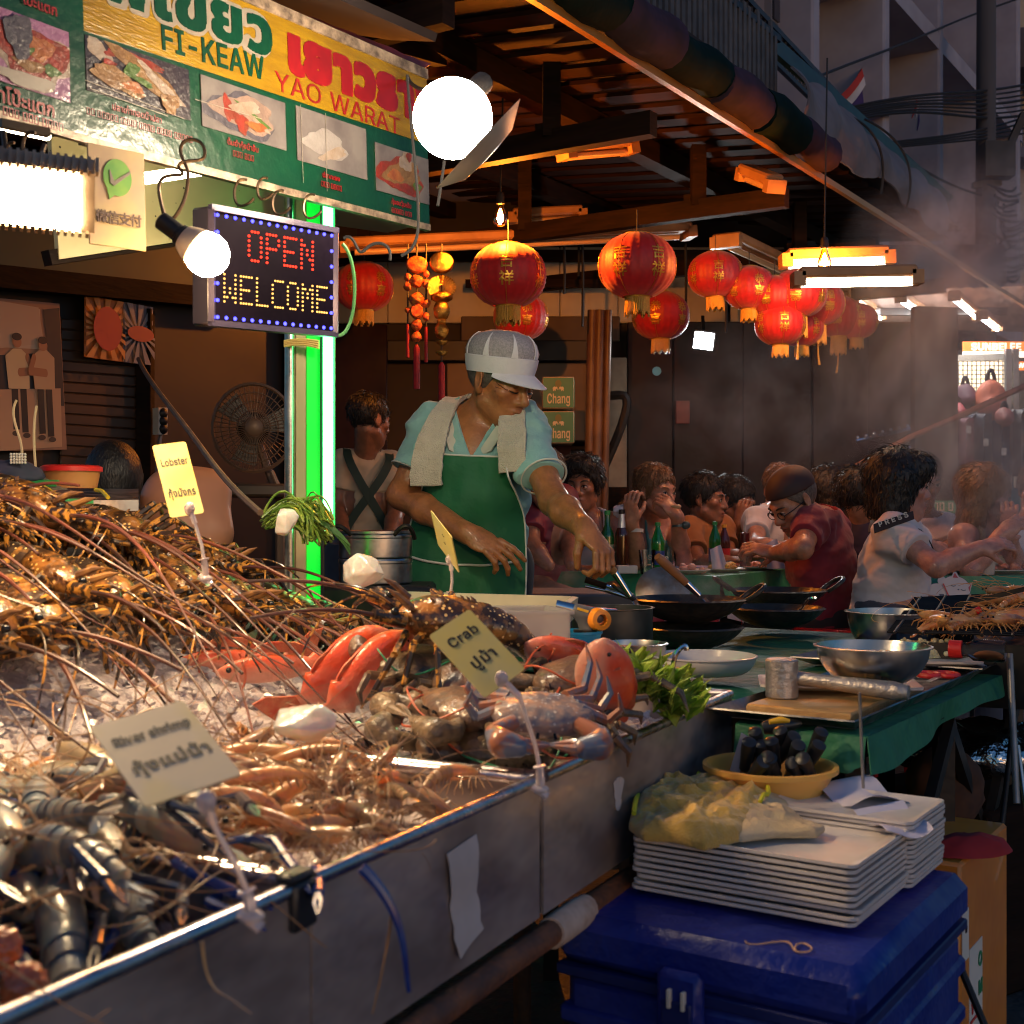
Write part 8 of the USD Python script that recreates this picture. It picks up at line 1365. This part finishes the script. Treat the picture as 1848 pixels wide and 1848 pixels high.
person('diner in a white tee shirt behind the man with the dark cap', dict(head=P(1408, 885, 6.6), pelvis=P(1400, 1070, 6.5), rs=P(1365, 942, 6.3), ls=P(1432, 925, 6.5), re=P(1366, 985, 6.05), le=P(1450, 975, 6.3), rw=P(1405, 988, 5.95), lw=P(1430, 985, 6.0)), .1, .3, 0, fair, wh, .5, hair='short', hair_m=mat('hair_brown', (0, 0, 0)), hs=.98, hands=(HB(A([.9, -.3, 0]), A([0, -.2, 1]), -1), HB(A([-.5, -.5, 0]), A([0, 0, 1]), 1)))
mm, Bm = person('man in a maroon tee shirt with dark cap and glasses, bent over his plate', dict(head=P(1431, 906, 5.15), pelvis=P(1492, 1098, 5.35), rs=P(1502, 950, 5.5), ls=P(1462, 946, 5.1), re=P(1475, 1015, 5.4), le=P(1448, 990, 4.95), rw=P(1405, 1000, 5.35), lw=P(1396, 998, 5.12)), -1.15, .60, 0, ('ruddy', (.44, .20, .12)), cloth('maroon', (.20, .012, .028), .75), .60, hair=None, pants=cloth('black', (0, 0, 0)), hs=1.04, fat=1.06, wr=.010, hands=(HB(A([-1, .0, .2]), A([0, -.2, 1]), -1), HB(A([-.95, .1, .25]), A([-.1, -.6, .8]), 1)))
Mq = Bm['Mh']; mm.add('beard', blob([(moved(ell((0, .042, -.085), (.050, .040, .034)), Mq), .02)], .005, wob=lambda p: .006 * (meshkit.fbm(p * 90) - .5)), mat('beard', (.10, .045, .025), .7), smooth=True); mm.add('hair', blob([(moved(ell((0, -.022, .030), (.0775, .096, .088)), Mq), .02)], .005, off=.002, cut=lambda p: (((p - Mq[:3, 3]) @ np.linalg.inv(Mq[:3, :3]).T) - A([0, .0, -.02])) @ A([0, .8, -.6])), mat('hair_grey', (0, 0, 0)), smooth=True)
mm.add('cap', blob([(moved(ell((0, -.018, .048), (.082, .102, .086)), Mq), .02)], .005, off=.004, cut=lambda p: (((p - Mq[:3, 3]) @ np.linalg.inv(Mq[:3, :3]).T) - A([0, .0, .045])) @ A([0, .18, -.98])), mat('cap_dark', (.03, .012, .012), .7), smooth=True); mm.add('cap_strap', xf(tube([(.078 * math.cos(a_), -.02 + .095 * math.sin(a_), .043) for a_ in np.linspace(PI, 2 * PI, 20)], .006, 6), Mq), mat('cap_dark', (0, 0, 0)))
mm.add('glasses', [xf(tube([(s * .032 + .021 * math.cos(a_), .096, -.002 + .016 * math.sin(a_)) for a_ in np.linspace(0, 2 * PI, 21)], .0018, 5), Mq) for s in (-1, 1)] + [xf(tube([(s * .053, .094, 0), (s * .074, .06, .004), (s * .080, -.005, .006)], .0022, 5), Mq) for s in (-1, 1)], black_metal)
person('woman with a dark bob in an orange top, seen from behind', dict(head=P(1497, 898, 6.2), pelvis=P(1520, 1080, 6.2), rs=P(1555, 955, 6.2), ls=P(1488, 952, 6.2), re=P(1570, 1010, 6.1), le=P(1480, 1010, 6.2), rw=P(1530, 1020, 6.4), lw=P(1480, 1000, 6.4)), 2.2, .1, 0, olive, cloth('orange', (.62, .22, .015), .85), .6, hair='bob', hs=1.05)
person('dark haired man looking to the right behind the white tee shirt', dict(head=P(1556, 898, 5.8), pelvis=P(1570, 1080, 5.9), rs=P(1600, 950, 5.8), ls=P(1535, 950, 5.9), re=P(1610, 1010, 5.7), le=P(1530, 1010, 5.9), rw=P(1625, 1030, 5.9), lw=P(1560, 1030, 6.0)), 1.9, .05, 0, ('ruddy', (.44, .20, .12)), cloth('dark', (.02, .02, .025)), .6, hair='spiky', hs=1.0)
yw, By = person('bushy haired person in a white tee shirt reaching over the right table', dict(head=P(1624, 880, 5.0), pelvis=P(1598, 1105, 5.05), rs=P(1612, 962, 4.88), ls=P(1625, 955, 5.20), re=P(1690, 1022, 4.72), le=P(1690, 1000, 5.3), rw=P(1768, 990, 4.72), lw=P(1700, 990, 5.4)), 1.55, .05, 0, ('pink', (.52, .26, .20)), wh, .52, hair='bob', hs=1.06, fat=1.02, wr=.012, hands=(HB(A([1, 0, .25]), A([-.1, -.6, .7]), 1, .7, .8), None), pants=cloth('denim', (.05, .06, .09)), sh_off=.014)
q0 = By['nb']; yw.add('bag_strap', ribbon([q0 + By['x'] * -.14 - By['fwd'] * .08 - By['up'] * .04, q0 + By['x'] * -.075 - By['fwd'] * .045 + By['up'] * .03, q0 + By['x'] * -.07 + By['fwd'] * .05 + By['up'] * .012, q0 + By['x'] * .04 + By['fwd'] * .13 - By['up'] * .16], .034, [By['up'] - By['fwd'], By['up'] - By['x'] * .6, By['fwd'] + By['up'], By['fwd']], .004, 20), mat('strap_black', (.012, .012, .014), .6))
yw.add('strap_front', sheet([P(1578, 962, 4.80), P(1650, 936, 4.80), P(1648, 922, 4.82), P(1576, 946, 4.82)], 6, 2, .004), mat('strap_black', (0, 0, 0)))
for k, ch in enumerate('PRESS'): yw.add('lettering', xf(text(ch, .020, depth=.002, wt=700), frame(P(1590 + 11.5 * k, 950 - 4 * k, 4.79), x=(1, .0, .35), y=(-.35, .3, 1))), white_paint)
person('person in a white shirt and dark waistcoat behind the reaching arm', dict(head=P(1662, 870, 5.75), pelvis=P(1672, 1080, 5.9), rs=P(1640, 955, 5.8), ls=P(1708, 955, 5.8), re=P(1645, 1010, 5.6), le=P(1722, 1005, 5.65), rw=P(1680, 1010, 5.45), lw=P(1690, 1010, 5.45)), .3, .2, 0, olive, wh, .6, hair='short', hs=.98, hands=(HB(A([1, -.3, 0]), A([0, -.3, 1]), -1), HB(A([-1, -.3, 0]), A([0, -.3, 1]), 1)))
person('woman with long fair hair and bare shoulders in the smoke', dict(head=P(1778, 898, 5.5), pelvis=P(1760, 1085, 5.6), rs=P(1738, 972, 5.4), ls=P(1800, 975, 5.65), re=P(1752, 1030, 5.25), le=P(1830, 1025, 5.5), rw=P(1806, 965, 5.25), lw=P(1822, 960, 5.35)), 1.35, .1, 0, ('pink', (.52, .26, .20)), cloth('cream', (0, 0, 0)), .6, hair='long', hair_m=mat('hair_fair', (.20, .10, .04), .5, c2=(.30, .17, .08), sc=60, bump=.5, bsc=150), fem=1, tank=True, hs=1.06, hands=(HB(A([.7, 0, .5]), A([-.3, -.8, .2]), 1), HB(A([0, 0, 1]), A([-.3, -.8, .2]), -1)))
person('diner at the right edge in a pale top, partly outside the picture', dict(head=P(1872, 885, 5.9), pelvis=P(1850, 1085, 5.9), rs=P(1815, 968, 5.8), ls=P(1885, 962, 5.9), re=P(1815, 1025, 5.6), le=P(1900, 1010, 5.7), rw=P(1840, 1010, 5.5), lw=P(1880, 1000, 5.5)), -.5, .2, 0, fair, wh, .6, hair='short', hair_m=mat('hair_brown', (0, 0, 0)))
person('seated person in an orange shirt hidden behind the lobster heap, left of the green post', dict(head=P(205, 850, 4.0), pelvis=P(300, 960, 3.9), rs=P(250, 890, 3.9), ls=P(375, 893, 3.9), re=P(245, 930, 3.9), le=P(392, 930, 3.9), rw=P(260, 960, 3.8), lw=P(380, 960, 3.8)), 2.6, .2, 0, deep, cloth('rust', (0, 0, 0)), .6, hair='short', h=.007, face=False) if 0 else None
sh_ = solo('person', 'bare shoulder and arm of a person crouching behind the lobster heap', 'person', blob([(cone(P(320, 905, 3.2), P(375, 888, 3.25), .05, .055), .03), (cone(P(375, 890, 3.25), P(392, 960, 3.2), .05, .04), .03), (cone(P(320, 905, 3.2), P(330, 990, 3.2), .09, .1), .05)], .006), mat('skin_plain', (.36, .15, .08), .45), smooth=True)
bh = solo('person', 'back of a dark haired head behind the orange tub, before the shutter', 'person', blob([(ell(P(205, 858, 3.55), (.078, .09, .10)), .02), (cone(P(205, 890, 3.55), P(205, 960, 3.55), .05, .12), .05)], .007, wob=lambda p: .006 * (meshkit.fbm(p * 60) - .5)), hair_blk, smooth=True)

# ------------------------------------------------------------ diners' tables, stools, food
dcl = mat('diner_cloth', (.015, .20, .085), .5, c2=(.03, .27, .13), sc=5, bump=.3, bsc=20, bdist=.02, coat=.15); trim_m = mat('cloth_trim', (.55, .42, .40), .6, c2=(.45, .03, .04), sc=9, lo=.48, hi=.52)
def dtable(label, K, e1, e2, L1, L2, z, drop):
    t = thing('dining_table', label, 'table', K * A([1, 1, 0])); Q = lambda a, b, zz: K * A([1, 1, 0]) + e1 * a + e2 * b + UP * zz
    t.add('tabletop', hull([Q(a, b, zz) for a in (.01, L1 - .01) for b in (.01, L2 - .01) for zz in (z - .035, z - .004)]), dark_wood); c = t.add('cloth', sheet([Q(0, 0, z), Q(L1, 0, z), Q(L1, L2, z), Q(0, L2, z)], 30, 30, .003, lambda u, v_, p: p + np.outer(.003 * (meshkit.fbm(p * 9) - .5), UP)), dcl)
    for (a, b), (a2, b2), out_ in (((0, 0), (L1, 0), -e2), ((0, L2), (0, 0), -e1), ((L1, 0), (L1, L2), e1), ((L1, L2), (0, L2), e2)):
        f_ = lambda u, v_, p, out_=out_: p + np.outer(.03 * v_ + .030 * np.sin(u * 24) * v_, out_) + np.outer(-.05 * v_ * np.abs(np.sin(u * 6.0)), UP)
        t.add('cloth_skirt', sheet([Q(a, b, z), Q(a2, b2, z), Q(a2, b2, z - drop), Q(a, b, z - drop)], 60, 10, .003, f_), dcl, smooth=70); t.add('cloth_border', sheet([Q(a, b, z - drop), Q(a2, b2, z - drop), Q(a2, b2, z - drop - .05), Q(a, b, z - drop - .05)], 60, 2, .003, lambda u, v_, p, out_=out_: p + np.outer(.03 + .030 * np.sin(u * 24), out_) + np.outer(-.05 * np.abs(np.sin(u * 6.0)), UP)), trim_m, smooth=70)
    for a in (.08, L1 - .08):
        for b in (.08, L2 - .08): t.add('leg', bar(Q(a, b, 0), Q(a, b, z - .036), .03), grey_metal)
    return Q
DZ = .818; Q1 = dtable('diners table with green cloth and bottles, behind the wok', A([.85, 5.2, 0]), E1, E2, 1.15, .92, DZ, .12); Q2 = dtable('diners table with green cloth and a printed white cat, at the right', A([1.62, 5.2, 0]), A([1., .0, 0]), A([.25, .97, 0]), 1.3, .8, DZ, .14)
def cat_print():
    t = thing('cat_print', 'white cartoon cat printed on the hanging green cloth at the right', 'print'); Mk = frame(P(1706, 1068, 5.11), x=(1, 0, .0), y=(0, .1, 1)); s = .0022; wm, pk_, nv = mat('print_white', (.62, .58, .58), .5), mat('print_rose', (.55, .08, .10), .5), mat('print_slate', (.08, .10, .16), .5); z = [0]
    def put(nm, g, m): z[0] += .0006; t.add(nm, prism(affinity.scale(g, s, s, origin=(0, 0)), .0005, Mk @ Rz(0, (0, 0, z[0]))), m)
    E_ = lambda x_, y_, a_, b_, an=0: affinity.translate(affinity.rotate(affinity.scale(sg.Point(0, 0).buffer(1), a_, b_), an), x_, y_); put('patch', sg.Polygon([(-48, -24), (-30, -24), (-24, -4), (-42, -8)]), pk_)
    put('outline', shapely.union_all([E_(-14, -6, 25, 21, -10), E_(20, 8, 26, 20, -20)]).buffer(.8), nv); put('figure', shapely.union_all([E_(-14, -6, 25, 21, -10), E_(20, 8, 26, 20, -20), sg.Polygon([(10, 24), (18, 40), (28, 24)]), sg.Polygon([(38, 10), (50, 18), (44, -4)])]), wm); put('ear', sg.Polygon([(14, 26), (18, 35), (24, 25)]), pk_); put('ear', sg.Polygon([(42, 8), (47, 14), (44, 0)]), pk_); put('paw', E_(-6, 20, 8, 8), wm); put('bib', sg.Polygon([(-12, -4), (-4, -4), (6, -24), (-4, -26)]), nv)
    for q in ((14, 12), (32, 4)): put('eye', sg.LineString([(q[0] - 4, q[1]), (q[0], q[1] - 2), (q[0] + 4, q[1] - 1)]).buffer(.7), nv)
    put('nose', E_(23, 4, 1.6, 1.2), nv); put('collar', sg.LineString([(-4, 14), (4, -6), (14, -12)]).buffer(1.2), pk_)
cat_print()
gl_green, gl_brown = mat('bottle_green', (.02, .20, .05), .06, tr=.75, coat=.6), mat('bottle_brown', (.06, .015, .006), .06, tr=.4, coat=.6)
def bottle(label, px, d, h_, r, m, cap_m, kind='beer', lab_m=None, writ=None):
    c = P(px, 924, d); c[2] = DZ + .003; t = thing('bottle', label, 'bottle', c); pr = dict(beer=[(0, 0), (r, 0), (r, .56), (r * .9, .62), (r * .42, .76), (r * .38, .95), (r * .40, .96), (0, .96)], soda=[(0, 0), (r * .85, 0), (r, .08), (r * .92, .3), (r, .55), (r * .92, .66), (r * .36, .88), (r * .34, .93), (0, .93)], sauce=[(0, 0), (r, .02), (r * 1.02, .3), (r * .85, .5), (r, .8), (r * .9, .97), (0, 1.)])[kind]
    t.add('glass', lathe([(a_, z * h_) for a_, z in pr], 24, Rz(0, c)), m, smooth=40)
    if kind != 'sauce': t.add('cap', lathe([(r * .43, .93 * h_), (r * .43, h_), (0, h_ * 1.005), (0, .97 * h_)], 16, Rz(0, c)), cap_m)
    else: t.add('spout', tube([c + UP * h_, c + UP * (h_ + .07) + A([.004, 0, 0])], [.006, .002], 8), white_paint)
    if lab_m: t.add('label', lathe([(r * 1.012, .16 * h_), (r * 1.015, .17 * h_), (r * 1.012, .44 * h_)], 24, Rz(0, c)), lab_m)
    if writ: w = t.add('lettering', xf(text(writ, .022, depth=.001, wt=700), frame(c + A([-.003, -r * 1.03, .26 * h_]), x=(1, -.12, .0), y=UP)), mat('label_pale', (.55, .52, .42), .5))
    return t
lab_g = mat('beer_label', (.10, .16, .07), .5, c2=(.35, .34, .22), sc=50); wcap = mat('cap_foil', (.6, .55, .5), .3, .6)
bottle('green beer bottle with a round label, left of the brown one', 1096, 5.62, .265, .031, gl_green, mat('green_cap', (.02, .25, .06), .4), 'beer', lab_g, 'beer'); b_ = bottle('brown beer bottle with a pale foil neck', 1122, 5.6, .27, .031, gl_brown, black_metal, 'beer'); b_.add('neck_foil', lathe([(.0135, .2), (.0125, .25), (.021, .172)][::-1], 16, Rz(0, A([P(1122, 924, 5.6)[0], 5.6, DZ + .003]))), wcap)
bottle('green soda bottle with a blue label, beside the drinking glass', 1187, 5.42, .215, .029, mat('soda_green', (.01, .32, .04), .1, tr=.7, coat=.5), mat('green_cap', (0, 0, 0)), 'soda', mat('label_blue', (.02, .05, .2), .4), 'Sprite'); bottle('green soda bottle farther right, before the orange shirt', 1290, 5.8, .215, .028, mat('soda_green', (0, 0, 0)), mat('green_cap', (0, 0, 0)), 'soda', mat('label_blue', (0, 0, 0))); bottle('cola bottle with an orange cap and red label', 1307, 6.0, .20, .028, mat('cola', (.12, .02, .01), .1, tr=.5, coat=.5), mat('cap_orange', (.8, .35, .03), .4), 'soda', mat('label_red', (.6, .02, .02), .4)); bottle('dark red sauce bottle with a pointed spout', 1344, 5.7, .17, .022, mat('sauce_red', (.10, .008, .008), .35), black_metal, 'sauce'); bottle('orange sauce bottle beside the dark cap', 1424, 5.75, .13, .02, mat('sauce_orange', (.7, .16, .02), .35), black_metal, 'sauce')
for k, (px, d) in enumerate(((1168, 5.35), (1208, 5.75))): c = A([P(px, 924, d)[0], d, DZ + .003]); t = thing('drinking_glass', ('clear drinking glass left of the green soda bottle', 'clear drinking glass with water right of the soda bottle')[k], 'glass', c); t.add('glass', lathe([(0, 0), (.028, 0), (.036, .10), (.034, .10), (.027, .006), (0, .006)], 24, Rz(0, c)), pane('clear_glass', (.92, .92, .90), .02, 1.5)); t.add('water', lathe([(0, .007), (.0265, .007), (.029, .04), (0, .04)], 20, Rz(0, c)), pane('clear_water', (.85, .88, .88), .03, 1.33)) if k else None
def dish(label, px, d, r, m, food=None, n=12, fc=None, th=.014):
    c = A([P(px, 924, d)[0], d, DZ + .003]); t = thing('dish', label, 'dish', c); t.add('dish', lathe([(0, 0), (r * .6, 0), (r, th), (r, th + .003), (r * .62, .005), (0, .004)], 32, Rz(0, c)), m)
    if fc is not None: t.add('food', [bumpy(ball((rg.uniform(.012, .022), rg.uniform(.012, .02), rg.uniform(.008, .014)), c + A([rg.normal(0, r * .35), rg.normal(0, r * .3), .012 + .02 * rg.random()]), 2), .004, 80) for k in range(n)], fc, kind='stuff')
    return t
pinkf, yelf, redf = mat('food_pink', (.55, .32, .26), .5, c2=(.45, .2, .15), sc=40), mat('food_yellow', (.65, .42, .05), .4, c2=(.5, .25, .04), sc=30), mat('food_redmeat', (.50, .14, .07), .4, c2=(.62, .30, .2), sc=40); lil = mat('plate_lilac', (.36, .32, .62), .4, c2=(.5, .46, .66), sc=12)
dish('grey plate of shrimp shells at the left end of the table', 1008, 5.75, .095, mat('plate_slate', (.16, .17, .19), .4), 1, 10, pinkf); dish('lilac oval plate tilted on another dish', 1244, 5.7, .10, lil, None); dish('white plate of leftovers in front of the lilac plate', 1240, 5.40, .10, plate_m, 1, 8, pinkf); dish('white plate of yellow fruit beside the green bottle', 1308, 5.55, .09, plate_m, 1, 12, yelf, .012); dish('long platter of brown food before the man with the dark cap', 1362, 5.75, .13, plate_m, 1, 22, redf); dish('plate of red crab pieces behind the brown bottle', 1140, 5.9, .09, plate_m, 1, 14, redf); dish('white plate heaped with orange pink prawns on the right table', 1795, 5.45, .15, plate_m, 1, 46, redf); dish('flat pale plate near the elbow on the right table', 1700, 5.4, .11, plate_m, None)
bw_ = thing('food_bowl', 'white bowl at the right edge of the right table', 'bowl'); c = A([P(1845, 924, 5.7)[0], 5.7, DZ + .003]); bw_.add('bowl', lathe([(0, 0), (.06, 0), (.11, .07), (.107, .07), (.055, .005), (0, .005)], 32, Rz(0, c)), plate_m); bx_ = thing('paper_cup', 'squat paper cup before the reaching hand', 'cup'); c = A([P(1782, 924, 5.25)[0], 5.30, DZ + .003]); bx_.add('cup', lathe([(0, 0), (.045, 0), (.052, .08), (.05, .08), (.043, .004), (0, .004)], 24, Rz(0, c)), mat('cup_card', (.55, .42, .34), .6))
solo('napkin_box', 'white napkin box on the green table before the brown bottle', 'box', box((.085, .05, .035), (0, 0, 0), Rz(.1, A([P(1131, 924, 5.35)[0], 5.35, DZ + .021])), .004), white_paint); solo('foam_box', 'open white foam box beside the lilac plate', 'box', box((.07, .06, .04), (0, 0, 0), Rz(.3, A([P(1262, 924, 6.0)[0], 6.0, DZ + .024])), .004), white_paint)
for k, (px, d, s) in enumerate(((1300, 5.5, 1.), (1104, 5.64, .9), (1402, 5.6, 1.2))): c = A([P(px, 924, d)[0], d, DZ]); solo('napkin', ('folded white napkin standing on the yellow fruit plate', 'folded white napkin standing between the two beer bottles', 'crumpled paper wrapping before the man with the dark cap')[k], 'napkin', sheet([c + A([-.035 * s, 0, .012]), c + A([.035 * s, .01, .012]), c + A([.005, .02, .12 * s]), c + A([-.045 * s, .0, .10 * s])], 6, 6, .002, lambda u, v_, p: p + np.outer(.012 * np.sin(u * 6), A([0, -1., 0]))), paper, smooth=60)
red_pl = mat('stool_red', (.50, .012, .015), .35)
def stool(label, px, py, d):
    c = P(px, py, d); t = thing('stool', label, 'stool', c * A([1, 1, 0])); z = c[2]; t.add('seat', box((.30, .30, .03), (c[0], c[1], z), None, .012), red_pl)
    for a_ in (-1, 1):
        for b_2 in (-1, 1): t.add('leg', tube([A([c[0] + a_ * .11, c[1] + b_2 * .11, z - .01]), A([c[0] + a_ * .16, c[1] + b_2 * .16, 0])], [.025, .018], 8), red_pl)
    for a_ in (-1, 1): t.add('apron', [box((.24, .012, .06), (c[0], c[1] + a_ * .125, z - .04)), box((.012, .24, .06), (c[0] + a_ * .125, c[1], z - .04))], red_pl)
    return t
stool('red plastic stool under the man in the maroon shirt', 1495, 1138, 5.25); stool('red plastic stool under the person in the white tee shirt', 1590, 1150, 5.0)
# ============================================================ smoke from the grill, steam from the wok
def smoke(label, c, rad, dens, sc, seed, tilt=0., col=(.90, .93, 1.)):
    n = f'smoke_look_{seed}'
    m = usdkit.material(stage, LM + n, {'tc': ('texture_coordinate', {}), 'g': ('gradient_texture', {'gradient_type': 'spherical'}), 'mp': ('mapping', {'location': (seed * 3.1, seed, 0), 'scale': (1, 1, .6)}),
        'n': ('noise_texture', {'scale': sc, 'detail': 5.0, 'roughness': .62, 'distortion': .6}), 'r': ('map_range', {'from_min': .46, 'from_max': .66, 'to_min': .0, 'to_max': 1., 'clamp': True}), 'gm': ('map_range', {'from_min': .0, 'from_max': .7, 'to_min': 0., 'to_max': dens, 'clamp': True}),
        'x': ('math', {'math_type': 'multiply'}), 'v': ('principled_volume', {'color': col, 'anisotropy': .25})},
        [('tc.object', 'g.vector'), ('tc.object', 'mp.vector'), ('mp.vector', 'n.vector'), ('n.fac', 'r.value'), ('g.fac', 'gm.value'), ('r.result', 'x.value1'), ('gm.result', 'x.value2'), ('x.value', 'v.density')], volume='v.volume')
    q = Part('/World', np.eye(4)).add('smoke', ball(1., s=3), m, smooth=True); setM(q.prim, Rz(0, c) @ rot(tilt, [0, 1, 0]) @ np.diag([*rad, 1])); _tag(q.prim, label=label, category='smoke', kind='stuff')
smoke('thick bluish smoke rising from behind the charcoal grill', P(1775, 900, 5.35), (.52, .30, .62), 3.2, 2.6, 1)
smoke('bluish smoke drifting up before the far awning', P(1735, 600, 5.9), (.72, .45, .85), 2.2, 2.4, 2, .25)
smoke('thin smoke drifting across the dark wall panels', P(1480, 745, 6.4), (1.1, .4, .62), .55, 2.8, 3)
smoke('pale smoke at the end of the roof edge', P(1790, 430, 6.6), (.80, .5, .55), 2.4, 2.4, 4)
smoke('faint steam above the large wok', P(1290, 1045, 3.5), (.16, .12, .10), 3.0, 2.6, 5, 0., (.9, .88, .88))
smoke('faint steam before the dark cabinet', P(1000, 1040, 4.1), (.16, .12, .09), 3.0, 2.6, 6, 0., (.9, .85, .85))
